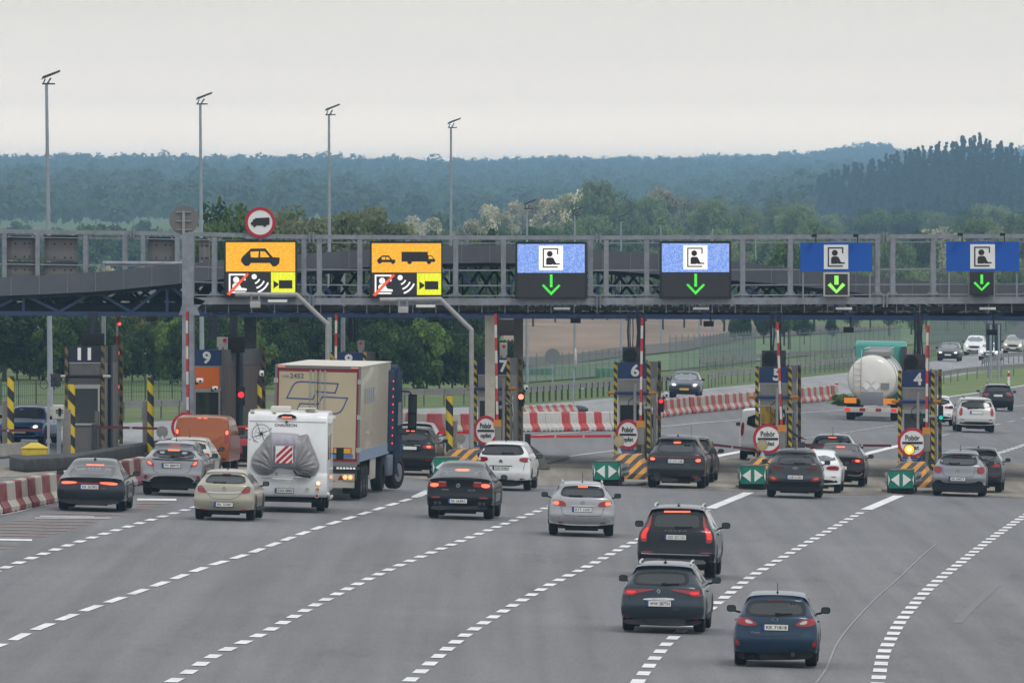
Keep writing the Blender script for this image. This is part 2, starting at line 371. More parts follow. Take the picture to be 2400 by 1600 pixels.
line('lane_marking', [(1450,1660),(1492,1599),(1543,1530),(1588.5,1483),(1690,1404.5),(1763,1348),(1842,1300),(1916.5,1256),(1997,1211),(2025,1196)], 2, 2, .25)
line('lane_marking', [(2030,1193),(2107,1160)], 100, 0, .36)
line('lane_marking', [(2040,1660),(2057,1597),(2070,1532),(2085.6,1499),(2108.6,1457),(2137,1421),(2170,1384),(2206,1352),(2244.5,1322),(2290,1286),(2336,1252),(2400,1208.6),(2480,1160)], 1.9, 1.7, .27)
line('lane_marking', [(1299.5,1074),(1365,1064),(1438.8,1055),(1460,1052)], 100, 0, .3, paint_w)
line('lane_marking', [(1180,1026),(1400,1008),(1551.5,998.6),(1640,990),(1739,982),(1877,967),(1981,959),(2100,944),(2215,934)], 200, 0, .26, paint_w)
line('lane_marking', [(1640,1080),(1679.6,1068),(1732.7,1058),(1790,1046)], 100, 0, .4)
line('lane_marking', [(1985,1078),(2021,1065),(2101,1045),(2180,1028)], 100, 0, .4)
line('lane_marking', [(1790,1044),(1878.6,1027),(2000,1010),(2101,995),(2240,975),(2420,945)], 2.5, 1, .24, paint_w)
line('lane_marking', [(2200,1021),(2300,1002),(2420,975)], 6, 6, .2, paint_w)
line('lane_marking', [(2270,1080),(2331,1064),(2400,1041.7),(2480,1016)], 2, 1.6, .3, paint_m)
line('lane_marking', [(-140,1218),(0,1206),(80,1187),(150,1172),(260,1143),(345,1128)], 300, 0, .2, paint_w)
line('lane_marking', [(-200,1022),(0,1008),(300,995),(700,973),(960,961),(1230,953),(1438,935),(1640,914),(1769,902),(1878,887),(1998,874),(2178,850),(2260,837)], 400, 0, .22, paint_w)
line('lane_marking', [(900,985),(1230,966),(1440,948),(1640,930),(1878,902),(1998,889),(2182,866),(2330,845)], 4, 8, .2, paint_w)
scratch = mat('old paint trace', (.29,.29,.292), .85, var=.3, vs=5, dirt=(.24,.24,.24), ds=4, da=.8)
line('lane_marking', [(1885,1640),(1911,1599),(1936,1566),(1969,1494),(2041.6,1411),(2103,1356),(2160,1302),(2194.7,1272.5)], 300, 0, .038, scratch)
skid = mat('skid trace', (.172,.171,.175), .85, var=.2, vs=3, dirt=(.18,.178,.183), ds=2, da=.9)
line('skid_mark', [(2245,1457),(2270,1428),(2335,1370)], 300, 0, .22, skid, dz=-.013)
def px_strip(name, m, quads, dz=-.008):
    mb = MB()
    for (x0, y0, x1, y1, t) in quads:
        a = gp(x0, y0, dz); b = gp(x1, y1, dz); c = gp(x1, y1-t, dz); d = gp(x0, y0-t, dz); mb.add([a, b, c, d], [(0,1,2,3)])
    return struct(mb.build(name, m))
za = lambda x, y: (x/3.484, 1080+y/3.484)
def zq(lst, t): return [(*za(a, b), *za(c, d), t) for a, b, c, d in lst]
px_strip('rumble_stripes', pink_m, zq([(-200,708,55,712),(-300,680,140,686),(-400,600,390,612),(-400,573,470,590),(-300,548,555,568),(-200,527,630,544),(-20,505,705,520),(120,485,785,496),(350,422,1020,440),(1120,384,1220,384),(1120,367,1285,367),(1120,346,1360,346)], 1.1))
px_strip('lane_marking', paint_m, zq([(-250,640,262,648),(1120,317,1440,319)], 4))
px_strip('lane_marking', paint_w, zq([(285,466,910,467),(325,452,770,458)], 3.2))
# --- the far forest on the hills
def leafmat(name, col, col2, tr=.25):
    m = bpy.data.materials.new(name); m.use_nodes = True; n = m.node_tree; b = n.nodes['Principled BSDF']; L = n.links.new
    at_ = n.nodes.new('ShaderNodeAttribute'); at_.attribute_name = 'tint'
    oi = n.nodes.new('ShaderNodeObjectInfo')
    x = n.nodes.new('ShaderNodeMix'); x.data_type = 'RGBA'; x.inputs[6].default_value = (*col, 1); x.inputs[7].default_value = (*col2, 1)
    L(at_.outputs['Fac'], x.inputs[0])
    r = n.nodes.new('ShaderNodeMapRange'); r.inputs['To Min'].default_value = .72; r.inputs['To Max'].default_value = 1.3; L(oi.outputs['Random'], r.inputs[0])
    v = n.nodes.new('ShaderNodeVectorMath'); v.operation = 'SCALE'; L(x.outputs[2], v.inputs[0]); L(r.outputs[0], v.inputs['Scale'])
    L(v.outputs[0], b.inputs['Base Color']); b.inputs['Roughness'].default_value = .75; b.inputs['Specular IOR Level'].default_value = .25
    t = n.nodes.new('ShaderNodeBsdfTranslucent'); L(v.outputs[0], t.inputs[0])
    ms_ = n.nodes.new('ShaderNodeMixShader'); ms_.inputs[0].default_value = tr; L(b.outputs[0], ms_.inputs[1]); L(t.outputs[0], ms_.inputs[2])
    L(ms_.outputs[0], n.nodes['Material Output'].inputs[0]); return m
leaf_dark = leafmat('dark green leaves', (.018,.040,.012), (.062,.115,.030))
leaf_val = leafmat('valley leaves', (.060,.105,.045), (.15,.21,.09), .4)
leaf_far = leafmat('forest leaves', (.036,.066,.026), (.095,.145,.055), .35)
leaf_mid = leafmat('green leaves', (.032,.070,.018), (.11,.17,.045), .3)
leaf_grey = leafmat('grey green willow leaves', (.10,.13,.055), (.27,.30,.15), .4)
leaf_light = leafmat('bright green leaves', (.055,.105,.02), (.15,.23,.05))
leaf_con = leafmat('conifer needles', (.014,.034,.022), (.040,.070,.038), .15)
leaf_blos = leafmat('leaves with cream blossom', (.14,.17,.08), (.76,.70,.52), .45)
leaf_sand = leafmat('sandy blossom leaves', (.05,.08,.025), (.22,.18,.09))
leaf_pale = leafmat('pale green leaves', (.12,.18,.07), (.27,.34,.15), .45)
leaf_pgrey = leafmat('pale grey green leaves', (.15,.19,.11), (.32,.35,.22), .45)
bark = mat('bark', (.06,.048,.036), .9, var=.3, vs=4)
def leaf_arrays(rs, centers, radii, n, ls, tints, flat=0.0):
    """n leaves scattered through the shells of the given clumps"""
    k = rs.integers(0, len(centers), n); d = rs.normal(size=(n,3)); d /= np.linalg.norm(d, axis=1)[:,None]
    rr = rs.random(n)**.38
    c = centers[k]+d*rr[:,None]*radii[k]
    nrm = d*.7+rs.normal(size=(n,3))*.6; nrm /= np.linalg.norm(nrm, axis=1)[:,None]
    u = np.cross(nrm, rs.normal(size=(n,3))); u /= np.linalg.norm(u, axis=1)[:,None]; w = np.cross(nrm, u)
    s = ls*rs.uniform(.6, 1.4, n)[:,None]; s2 = s*rs.uniform(.45, .9, n)[:,None]
    q = np.stack([c-u*s, c-w*s2*.8+u*s*.1, c+u*s, c+w*s2], axis=1)
    t = np.clip(tints[k]+rs.normal(size=n)*.16, 0, 1)
    return q.reshape(-1,3), np.repeat(t, 4)
def quads_mesh(name, V, T, m):
    nq = len(V)//4; me = bpy.data.meshes.new(name)
    me.vertices.add(len(V)); me.vertices.foreach_set('co', V.astype(np.float32).ravel())
    me.loops.add(len(V)); me.loops.foreach_set('vertex_index', np.arange(len(V), dtype=np.int32))
    me.polygons.add(nq); me.polygons.foreach_set('loop_start', np.arange(0, len(V), 4, dtype=np.int32))
    me.polygons.foreach_set('loop_total', np.full(nq, 4, dtype=np.int32))
    a = me.attributes.new('tint', 'FLOAT', 'POINT'); a.data.foreach_set('value', T.astype(np.float32))
    me.update(calc_edges=True); me.materials.append(m); return me
def crown_mesh(seed, kind, m, n=5000, ls=.028):
    """unit tree: height 1, crown from ~0.15 to 1"""
    rs = np.random.default_rng(seed)
    if kind == 'conifer':
        C, Rd, T = [], [], []
        for i in range(46):
            h = rs.random()**1.15; r = .17*(1-h)**.9+.004; a = rs.random()*6.28; rr = r*rs.uniform(.3, 1)
            C.append((math.cos(a)*rr, math.sin(a)*rr, .06+.93*h)); q = .012+.07*(1-h); Rd.append((q, q, q*.75)); T.append(rs.random())
    else:
        wide = {'round': .36, 'wide': .46, 'tall': .24, 'spiky': .34, 'low': .55}[kind]
        zc, zr = (.58, .40) if kind != 'low' else (.5, .48)
        C, Rd, T = [], [], []; K = 42 if kind != 'spiky' else 60
        for i in range(K):
            d = rs.normal(size=3); d /= np.linalg.norm(d); r = rs.uniform(.35, 1)**.6
            x, y, z = d*r*(.80 if kind != 'spiky' else 1.0)
            if kind == 'spiky': z = abs(z)*1.1-.5; x *= 1-.5*max(z, 0)
            q = rs.uniform(.09, .17) if kind != 'spiky' else rs.uniform(.04, .1)
            C.append((x*wide, y*wide, zc+z*zr)); Rd.append((q, q, q*.8)); T.append(np.clip(rs.normal(.45, .28), 0, 1))
    V, Tt = leaf_arrays(rs, np.array(C), np.array(Rd), n, ls, np.array(T))
    return quads_mesh('crown', V, Tt, m)
def trunk_mesh(seed, kind):
    mb = MB(); rr = random.Random(seed)
    if kind == 'conifer': mb.tube([(0,0,-.02),(0,0,.5),(0,0,.95)], .014, 7, r1=.003)
    else:
        mb.tube([(0,0,-.02),(rr.uniform(-.01,.01),0,.2),(rr.uniform(-.03,.03),.01,.42),(rr.uniform(-.05,.05),0,.72)], .026, 8, r1=.006)
        for i in range(6):
            a = rr.uniform(0, 6.28); z = rr.uniform(.2, .5); l = rr.uniform(.16, .28)
            mb.tube([(0,0,z),(math.cos(a)*l*.5,math.sin(a)*l*.5,z+.1),(math.cos(a)*l,math.sin(a)*l,z+.26)], .011, 6, r1=.003)
    o = mb.build('trunk', bark, smooth=True); me = o.data; bpy.data.objects.remove(o); return me
TP = {}
def tree_proto(key, kind, m, seed, n, ls):
    TP[key] = (crown_mesh(seed, kind, m, n, ls), trunk_mesh(seed, kind))
def tree(key, name, label, group, X, Y, z, h, wide=1.0, rz=0.0):
    t = bpy.data.objects.new(name, None); COL.objects.link(t); t.location = (X, Y, z); t.scale = (h*wide, h*wide, h); t.rotation_euler = (0, 0, rz)
    tag(t, label, 'tree', group)
    for nm, me in (('crown', TP[key][0]), ('trunk', TP[key][1])):
        o = bpy.data.objects.new(nm, me); COL.objects.link(o); o.parent = t
    return t
for i in range(3):
    tree_proto(('dark', i), 'round', leaf_dark, 11+i, 9000, .022); tree_proto(('mid', i), 'round', leaf_mid, 21+i, 8000, .023)
    tree_proto(('grey', i), 'round', leaf_grey, 31+i, 9000, .018); tree_proto(('con', i), 'conifer', leaf_con, 41+i, 3000, .026)
    tree_proto(('blos', i), 'wide', leaf_blos, 51+i, 7000, .022)
for i in range(3): tree_proto(('pale', i), 'wide', leaf_pale, 71+i, 8000, .020); tree_proto(('pgrey', i), 'wide', leaf_pgrey, 81+i, 8000, .019)
tree_proto(('tall', 0), 'tall', leaf_mid, 61, 6000, .022); tree_proto(('sand', 0), 'wide', leaf_sand, 62, 8000, .018)
tree_proto(('light', 0), 'round', leaf_light, 63, 8000, .024); tree_proto(('spiky', 0), 'spiky', leaf_mid, 64, 5200, .022)
tree_proto(('shrub', 0), 'low', leaf_dark, 65, 6000, .03); tree_proto(('shrub', 1), 'low', leaf_light, 66, 5000, .035)
def ptree(key, name, label, group, px, top, Y, wide=1.0, base=None, hmul=1.0):
    Y0 = Y; Y = SY(Y)
    # a tree whose crown shows at column px and reaches up to row top when it stands at distance Y
    X = (px-1200)*Y/F; z = terr(X, Y)-.1; zt = H+(YH-top)*Y/F; h = (zt-z)*1.0
    if Y0 > 1000: z -= h*.12; h *= 1.12
    return tree(key, name, label, group, X, Y, z, h, wide, random.uniform(0, 6.28))
# near row left of and behind the plaza
NEAR = [(-60,690,600,'dark',1.1),(10,700,590,'dark',1.3),(75,712,612,'mid',1.2),(140,690,600,'dark',1.15),(195,705,622,'dark',1.2),(262,715,610,'mid',1.1),(325,700,640,'sand',1.25),(400,706,618,'mid',1.2),(455,690,640,'dark',1.1)]
for x, t, Y, k, w in NEAR:
    ptree((k, random.randrange(3) if k != 'sand' else 0), 'tree', 'sandy flowering tree behind the toll lanes on the left' if k == 'sand' else ('dark leafy tree in the belt behind the left toll lanes' if k == 'dark' else 'mid green leafy tree in the belt behind the left toll lanes'), 'trees behind the left toll lanes', x, t, Y, w)
rsb = random.Random(11)
for i, x in enumerate(range(-110, 1190, 30)):
    Y = 598+rsb.uniform(-6, 14); X = (x-1200)*Y/F
    tree(('shrub', 0 if rsb.random() < .75 else 1), 'bush', 'dense dark bush in the hedge row below the trees', 'bushes below the trees', X, Y, terr(X, Y)-.2, rsb.uniform(2.6, 4.4), rsb.uniform(.5, .7), rsb.uniform(0, 6))
ptree(('mid', 1), 'tree', 'tall dark green tree rising behind the round truck sign', None, 530, 436, 640, .62)
ptree(('light', 0), 'tree', 'yellow green tree left of the truck sign, above the gantry', None, 505, 500, 625, .6)
ptree(('dark', 2), 'tree', 'dark tree just left of the round truck sign, above the gantry', None, 583, 480, 650, .55)
for i, (x, t, Y) in enumerate([(662,470,690),(722,458,700),(790,456,690),(850,460,705),(905,472,695),(955,500,700)]):
    ptree(('grey', i % 3), 'willow_tree', 'grey green willow rising above the gantry between the two orange screens', 'willows above the gantry', x, t, Y, .80 if i < 5 else .62)
for i, (x, t, Y, w) in enumerate([(560,690,655,.9),(610,640,640,.8),(690,640,645,.9),(745,660,630,.9),(810,640,650,.9),(880,640,640,.9),(950,650,652,.9),(1010,665,640,.85),(1075,690,655,.8)]):
    ptree(('dark', i % 3), 'tree', 'dark leafy tree behind the truck and booth eight', 'dark trees behind the truck', x, t, Y, w)
ptree(('mid', 0), 'tree', 'green leafy tree left of the cream pillar', None, 1125, 660, 650, .6)
ptree(('spiky', 0), 'tree', 'ragged pointed tree rising above the gantry', None, 1140, 468, 720, .52)
ptree(('light', 0), 'tree', 'bright green tree behind the fifth overhead sign', None, 1850, 545, 900, .62)
for i, (x, t, Y) in enumerate([(1742,735,930),(1790,700,940),(1838,690,930),(1885,735,950),(1950,745,1000),(1722,742,960)]):
    ptree(('dark', i % 3), 'tree', 'dark tree beyond booth five behind the wire fence', 'dark trees beyond booth five', x, t, Y, .8)
tree(('shrub', 1), 'bush', 'low green bush at the end of the red and white barriers', None, *gp(1972,950,-.1), .75, 1.5)
# flowering acacias and mixed trees in the middle distance
rt = random.Random(3)
MID = [(935,505,'blos'),(985,490,'blos'),(1040,485,'grey'),(1100,505,'blos'),(1160,470,'blos'),(1205,462,'blos'),(1255,452,'blos'),(1300,440,'blos'),(1345,450,'blos'),(1352,425,'blos'),(1400,412,'mid'),(1440,440,'mid'),(1480,470,'blos'),(1520,450,'mid'),(1560,430,'blos'),(1590,430,'grey'),(1630,440,'grey'),(1665,455,'mid'),(1700,480,'grey'),(1740,470,'mid'),(1780,478,'grey'),(1830,460,'mid'),(1870,470,'mid'),(1905,500,'mid'),(1010,520,'mid'),(1075,530,'mid'),(1130,520,'grey'),(1190,515,'mid'),(1245,510,'mid'),(1290,500,'grey'),(1330,505,'mid'),(1385,495,'mid'),(1430,520,'mid'),(1480,520,'mid'),(1545,500,'mid'),(1600,520,'mid'),(1650,530,'dark'),(1620,560,'mid'),(1700,530,'mid'),(1760,520,'mid'),(1820,530,'mid'),(1880,540,'mid'),(1930,530,'mid'),(1980,540,'grey'),(2040,535,'mid'),(2100,545,'mid'),(2150,520,'mid'),(2193,512,'blos'),(2250,530,'mid'),(2310,505,'mid'),(2370,490,'mid'),(2420,480,'mid'),(2280,500,'mid'),(2340,515,'grey'),(2400,530,'mid')]
MID2 = [(x, 590+rt.uniform(-10,35), rt.choice(['mid','mid','grey','light'])) for x in range(900, 2460, 44)]
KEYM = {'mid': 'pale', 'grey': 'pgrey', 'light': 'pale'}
LAB = {'blos': 'acacia covered in cream blossom on the wooded slope', 'mid': 'hazy green tree on the wooded slope', 'grey': 'pale grey green tree on the wooded slope', 'dark': 'dark purple green tree on the wooded slope', 'light': 'light green tree low on the wooded slope'}
for x, t, k in MID+MID2:
    front = t >= 495
    Y = rt.uniform(1500, 1650) if not front else rt.uniform(1250, 1420)
    if t > 575: Y = rt.uniform(1050, 1180)
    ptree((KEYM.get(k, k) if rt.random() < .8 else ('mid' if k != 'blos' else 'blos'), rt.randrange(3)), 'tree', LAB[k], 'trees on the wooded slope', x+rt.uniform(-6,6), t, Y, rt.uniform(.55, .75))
# hazy trees beyond the left field
for x, t, w in [(0,440,.6),(30,452,.55),(75,470,.6),(125,455,.6),(165,470,.5),(225,445,.5),(255,460,.6),(300,468,.5),(330,450,.4),(372,468,.5),(430,458,.5),(470,475,.5),(520,465,.4),(-40,450,.6),(690,470,.5),(760,475,.6),(860,470,.5),(930,462,.6),(1000,455,.6),(1060,460,.6)]:
    ptree(('tall', 0) if w < .5 else ('mid', rt.randrange(3)), 'tree', 'hazy blue green tree beyond the left fields', 'hazy trees beyond the left fields', x, t, rt.uniform(2350, 2500), w*1.25)
for x in range(-40, 900, 42):
    ptree(('mid', rt.randrange(3)) if rt.random() < .7 else ('light', 0), 'tree', 'low hazy green tree in the valley on the left', 'low trees in the valley', x+rt.uniform(-14,14), rt.uniform(506, 556), rt.uniform(1500, 1900), rt.uniform(.75, 1.1))
for x in range(-40, 1000, 46):
    ptree(('mid', rt.randrange(3)) if rt.random() < .5 else ('blos', rt.randrange(3)), 'tree', 'green tree in the lower row of the valley', 'lower row of trees in the valley', x+rt.uniform(-14,14), rt.uniform(580, 640), rt.uniform(1000, 1200), rt.uniform(.7, 1.0))
for x in range(1700, 2470, 34):
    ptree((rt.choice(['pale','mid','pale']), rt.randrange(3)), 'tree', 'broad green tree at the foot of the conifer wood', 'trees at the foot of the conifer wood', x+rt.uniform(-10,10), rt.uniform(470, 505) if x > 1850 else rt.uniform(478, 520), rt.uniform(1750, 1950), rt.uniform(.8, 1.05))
# the conifer wood on the right slope
CT = [(1895,440),(1930,410),(1985,385),(2040,375),(2090,360),(2140,345),(2200,338),(2260,325),(2300,315),(2350,335),(2420,352),(2500,345)]
for row in range(9):
    Y = SY(2700-row*62)
    for x in np.arange(1892+row*3, 2470, 12+row*2):
        x2 = x+rt.uniform(-5, 5); top = lerp(CT, x2)+row*20+(rt.uniform(-12, 14) if row else rt.uniform(-7, 7))
        if top > 530: continue
        X = (x2-1200)*Y/F; zt = H+(YH-top)*Y/F; h = rt.uniform(21, 27)*(1 if row < 4 else .85)
        tree(('con', rt.randrange(3)), 'conifer_tree', 'dark conifer in the dense wood on the right slope', 'conifers on the right slope', X, Y, zt-h, h, rt.uniform(.75, 1.0), rt.uniform(0, 6))
def forest(name, y0, y1, step, x0, x1, crown, seed, m, nleaf=70, jit=.5):
    rs = np.random.default_rng(seed); C, S, T = [], [], []
    Y = y0
    while Y < y1:
        xa, xb = (x0-1200)*Y/F, (x1-1200)*Y/F; n = int((xb-xa)/(crown*.8))
        for i in range(n):
            X = xa+(xb-xa)*(i+rs.random())/n; yy = Y+rs.uniform(-step, step)*jit; h = crown*(rs.uniform(.75, 1.35) if rs.random() > .02 else rs.uniform(1.35, 1.6))
            z = terr(X, yy); C.append((X, yy, z+h*.45)); S.append((crown*.5*rs.uniform(.8,1.2), crown*.5, h*.62)); T.append(rs.random())
        Y += step
    C = np.array(C); S = np.array(S); T = np.array(T); n = len(C); N = n*nleaf
    k = np.repeat(np.arange(n), nleaf); d = rs.normal(size=(N,3)); d /= np.linalg.norm(d, axis=1)[:,None]; d[:,2] = np.abs(d[:,2])*1.1-.25
    c = C[k]+d*S[k]*rs.uniform(.82,1.05,N)[:,None]
    nrm = d*.9+rs.normal(size=(N,3))*.35; nrm /= np.linalg.norm(nrm, axis=1)[:,None]
    u = np.cross(nrm, rs.normal(size=(N,3))); u /= np.linalg.norm(u, axis=1)[:,None]; w = np.cross(nrm, u)
    s = crown*.13*rs.uniform(.6,1.4,N)[:,None]
    q = np.stack([c-u*s, c-w*s*.7, c+u*s, c+w*s*.7], axis=1).reshape(-1,3)
    t = np.repeat(np.clip(T[k]*.45+rs.normal(size=N)*.12+.25, 0, 1), 4)
    me = quads_mesh(name, q, t, m); o = bpy.data.objects.new(name, me); COL.objects.link(o); o['kind'] = 'stuff'; return o
forest('hill_forest', SY(4300), SY(6750), 140, -1300, 3700, 12, 5, leaf_far, 66)
forest('valley_woods', SY(2750), SY(4200), 200, -500, 2900, 12, 6, leaf_val, 70)
forest('valley_floor_woods', SY(2250), SY(2740), 130, -500, 1880, 10, 9, leaf_val, 70)
# ================================================================== GANTRIES, SCREENS, CANOPY
YG = 406.0
zB = zoom(500,450,3.92); zA = zoom(0,450,3.92); zC = zoom(1050,450,3.92); zD = zoom(1600,450,3.92); zE = zoom(1900,450,3.92)
orange = led('orange diodes', (1.0,.40,.0), (1.0,.58,.03), 1.0, 16)
yellow = led('yellow diodes', (.78,.85,.0), (1.0,1.0,.03), 1.0, 16)
blue_led = led('blue diodes', (.10,.28,.85), (.42,.55,1.0), .95, 26)
white_led = led('white diodes', (1,.93,.88), (1,1,.98), 1.1, 10)
red_led = led('red diodes', (.9,.04,.01), (1,.14,.05), 1.1, 16)
green_led = led('green diodes', (.02,.75,.04), (.12,1,.06), 1.05, 22)
lime_led = led('lime diodes', (.25,.95,.08), (.42,1,.16), 1.05, 22)
off_led = mat('unlit diodes', (.030,.028,.032), .55, var=.1, vs=8)
case = mat('screen case', (.018,.018,.022), .5)
blue_sign = mat('blue sign sheet', (.0,.085,.44), .7, var=.05, vs=1)
white_sign = mat('white sign sheet', (.82,.83,.82), .45, var=.04)
red_sign = mat('red sign sheet', (.46,.012,.03), .45)
grey_back = mat('sign back', (.16,.15,.145), .6, var=.08, vs=2)
blue_st = mat('blue painted steel', (.022,.045,.12), .45, var=.2, vs=2)
dk_truss = mat('shade darkened steel', (.02,.026,.045), .6, var=.2)  # near-black blue: the shade on the rear trusses is put into the colour
def gantry(name, label, Y, x0, x1, top, bot, posts, joints, colx=None, group=None):
    c = at((x0+x1)/2, 700, Y)
    t = thing(name, label, 'gantry', (c.x, Y, gz(c.x)), 0, group)
    D = 1.15                                    # depth of the box frame
    ty = lambda x: lerp(top, x); by = lambda x: lerp(bot, x)
    def chord(fy, hpx, yy, dep, nm):
        mb = MB(); xs = sorted(set([x0, x1]+[x for x, _ in top if x0 < x < x1]))
        for a, b in zip(xs, xs[1:]):
            p0, p1 = at(a, fy(a), YG if False else Y), at(b, fy(b), Y); h = hpx*Y/F
            mb.prism([(p0.x,yy,p0.z),(p1.x,yy,p1.z),(p1.x,yy,p1.z-h),(p0.x,yy,p0.z-h)], (0,dep,0))
        mb.build(nm, galv, t, world=True)
    for yy in (Y, Y+D):
        chord(ty, 10, yy, .16, 'top_chord'); chord(by, 16, yy, .18, 'bottom_chord')
        chord(lambda x: by(x)-7, 2.2, yy-.05, .3, 'flange'); 
        chord(lambda x: ty(x)+17, 2.2, yy+.02, .05, 'rail'); chord(lambda x: ty(x)+80, 3, yy+.02, .05, 'rail'); chord(lambda x: ty(x)+116, 2.6, yy+.02, .05, 'rail')
    for px in posts:
        mb = MB()
        for yy in (Y+.01, Y+D+.01):
            a = at(px, ty(px)+11, Y); b = at(px, by(px)+1, Y); w = .085
            mb.box(a.x-w, a.x+w, yy, yy+.02, b.z, a.z); mb.box(a.x-w, a.x+w, yy+.13, yy+.15, b.z, a.z); mb.box(a.x-.02, a.x+.02, yy+.02, yy+.13, b.z, a.z)
            for s in (-1, 1):                   # haunches at head and foot
                mb.prism([(a.x+s*w,yy+.04,a.z-.16),(a.x+s*(w+.04),yy+.04,a.z-.16),(a.x+s*(w+.26),yy+.04,a.z+.03),(a.x+s*(w+.14),yy+.04,a.z+.03)], (0,.08,0))
                mb.prism([(a.x+s*w,yy+.05,b.z),(a.x+s*(w+.22),yy+.05,b.z),(a.x+s*w,yy+.05,b.z+.24)], (0,.05,0))
        for z in (at(px, ty(px)+14, Y).z, at(px, by(px)+5, Y).z):
            mb.box(a.x-.06, a.x+.06, Y+.15, Y+D, z-.08, z+.04)
        mb.build('post', galv, t, world=True)
    for jx in joints:
        for fy, h in ((ty, 12), (by, 18)):
            mb = MB(); p = at(jx, fy(jx), Y)
            for s in (-.06, .06): mb.box(p.x+s-.02, p.x+s+.02, Y-.09, Y+.25, p.z-h*Y/F-.08, p.z+.09)
            for k in range(4): mb.tube([(p.x-.13, Y-.06, p.z+.05-k*.07), (p.x+.13, Y-.06, p.z+.05-k*.07)], .012, 6)
            mb.build('joint_flange', galv, t, world=True)
    # diagonal braces in the floor and the roof of the box
    mb = MB(); ps = sorted(posts)
    for i, (a, b) in enumerate(zip(ps, ps[1:])):
        for f in (ty, by):
            p, q = at(a, f(a)+8, Y), at(b, f(b)+8, Y)
            if i % 2: p, q = q, p
            mb.bar((p.x, Y+.16, p.z), (q.x, Y+D, q.z), .07, .05)
    mb.build('brace', galv, t, world=True)
    return t
TOPR = [(441,543),(700,550),(1100,552),(1400,552),(1900,550),(2500,548),(2900,547)]
BOTR = [(441,697),(700,698),(1100,699),(1500,698),(1900,697),(2500,695),(2900,694)]
joints = [730, 1403, 2075, 2748]
posts = [712, 502]+[j+o for j in joints for o in (18,113,225,338,450,562,654)]
posts = [p for p in posts if p < 2780]
G1 = gantry('sign_gantry', 'long galvanised steel gantry carrying the six lit lane signs', YG, 441, 2900, TOPR, BOTR, posts, joints)
TOPL = [(-500,530),(0,537),(441,543)]; BOTL = [(-500,690),(0,694),(441,697)]
G2 = gantry('sign_gantry', 'galvanised gantry at the far left with grey backs of signs', 438.0, -420, 436, TOPL, [(-500,660),(0,672),(441,676)], [-310,-200,-95,10,88,200,292,335,415], [310, -360])
# column of the gantry
mb = MB(); a = at(427, 545, YG); b = at(454, 1100, YG); gzc = gz(a.x)
mb.box(a.x, b.x, YG-.12, YG+.3, gzc, a.z); mb.box(a.x, b.x, YG+D if False else YG+1.0, YG+1.4, gzc, a.z)
fl = at(420, 735, YG).z
mb.prism([(a.x-.12,YG-.14,fl-.05),(b.x+.22,YG-.14,fl-.05),(b.x+.12,YG-.14,fl+.2),(b.x,YG-.14,fl+.32),(a.x,YG-.14,fl+.32),(a.x-.06,YG-.14,fl+.12)], (0,.4,0))
mb.prism([(b.x,YG,at(0,697,YG).z),(b.x+.42,YG,at(0,705,YG).z),(b.x+.02,YG,fl+.1)], (0,.2,0))
mb.build('column', galv, G1, world=True)
for px, py, r in ((1100,1100,0),(2750,1100,0)): pass
mb = MB(); p = at(2790, 545, YG); mb.box(p.x, p.x+.4, YG-.1, YG+1.4, gz(p.x), p.z); mb.build('column', galv, G1, world=True)
# screens hung on the gantry ---------------------------------------------------
def figure(mb, cx, cy, sc, Y, mi, mi_bg=None, red=None):
    """ticket clerk at a window: head, shoulders with arm, broken frame"""
    q = lambda pts: [(cx+x*sc, cy+y*sc) for x, y in pts]
    w = .05
    def bar(x0, y0, x1, y1): mb.ppx(q([(x0,y0),(x1,y0),(x1,y1),(x0,y1)]), Y, .006, mi)
    bar(-.34,-.40,.30,-.35); bar(-.34,-.35,-.29,.40); bar(-.29,.35,.28,.40); bar(.25,-.35,.30,-.15)
    mb.ppx(q([(-.05+.12*math.cos(t*math.pi/9), -.17+.12*math.sin(t*math.pi/9)) for t in range(18)]), Y, .006, mi)
    mb.ppx(q([(-.20,.28),(-.20,.05),(-.17,0),(-.11,-.02),(.05,-.02),(.11,.02),(.18,.17),(.22,.22),(.36,.22),(.37,.27),(.10,.28),(.07,.25),(.03,.28)]), Y, .006, mi)
def screen(name, label, box, cat='lane sign', group=None):
    x0, y0, x1, y1 = box; c = at((x0+x1)/2, y1, YG)
    t = thing(name, label, cat, (c.x, YG-.3, c.z), 0, group)
    mb = MB(); mb.bpx(x0, y0, x1, y1, YG-.34, .32); mb.build('case', case, t, world=True, bevel=.012)
    mb = MB(); mb.bpx(x0+2, y0-1.2, x1-2, y0, YG-.38, .3); mb.build('hood', case, t, world=True)
    return t
YS = YG-.352
def flat(t, name, m, polys, lay=0, label=None):
    mb = MB()
    for p in polys: mb.ppx(p, YS-.010*lay, .012)
    return mb.build(name, m, t, world=True, label=label)
rect = lambda x0, y0, x1, y1: [(x0,y0),(x1,y0),(x1,y1),(x0,y1)]
def zr(z, pts): return [z(x, y) for x, y in pts]
def arc(cx, cy, r0, r1, a0, a1, n=10):
    return [(cx+r1*math.cos(R(a0+(a1-a0)*i/n)), cy+r1*math.sin(R(a0+(a1-a0)*i/n))) for i in range(n+1)]+[(cx+r0*math.cos(R(a1+(a0-a1)*i/n)), cy+r0*math.sin(R(a1+(a0-a1)*i/n))) for i in range(n+1)]
CAR = [(253,630),(262,600),(345,520),(478,518),(545,598),(610,602),(606,655),(575,683),(545,683),(520,652),(345,652),(325,678),(292,680),(265,652)]
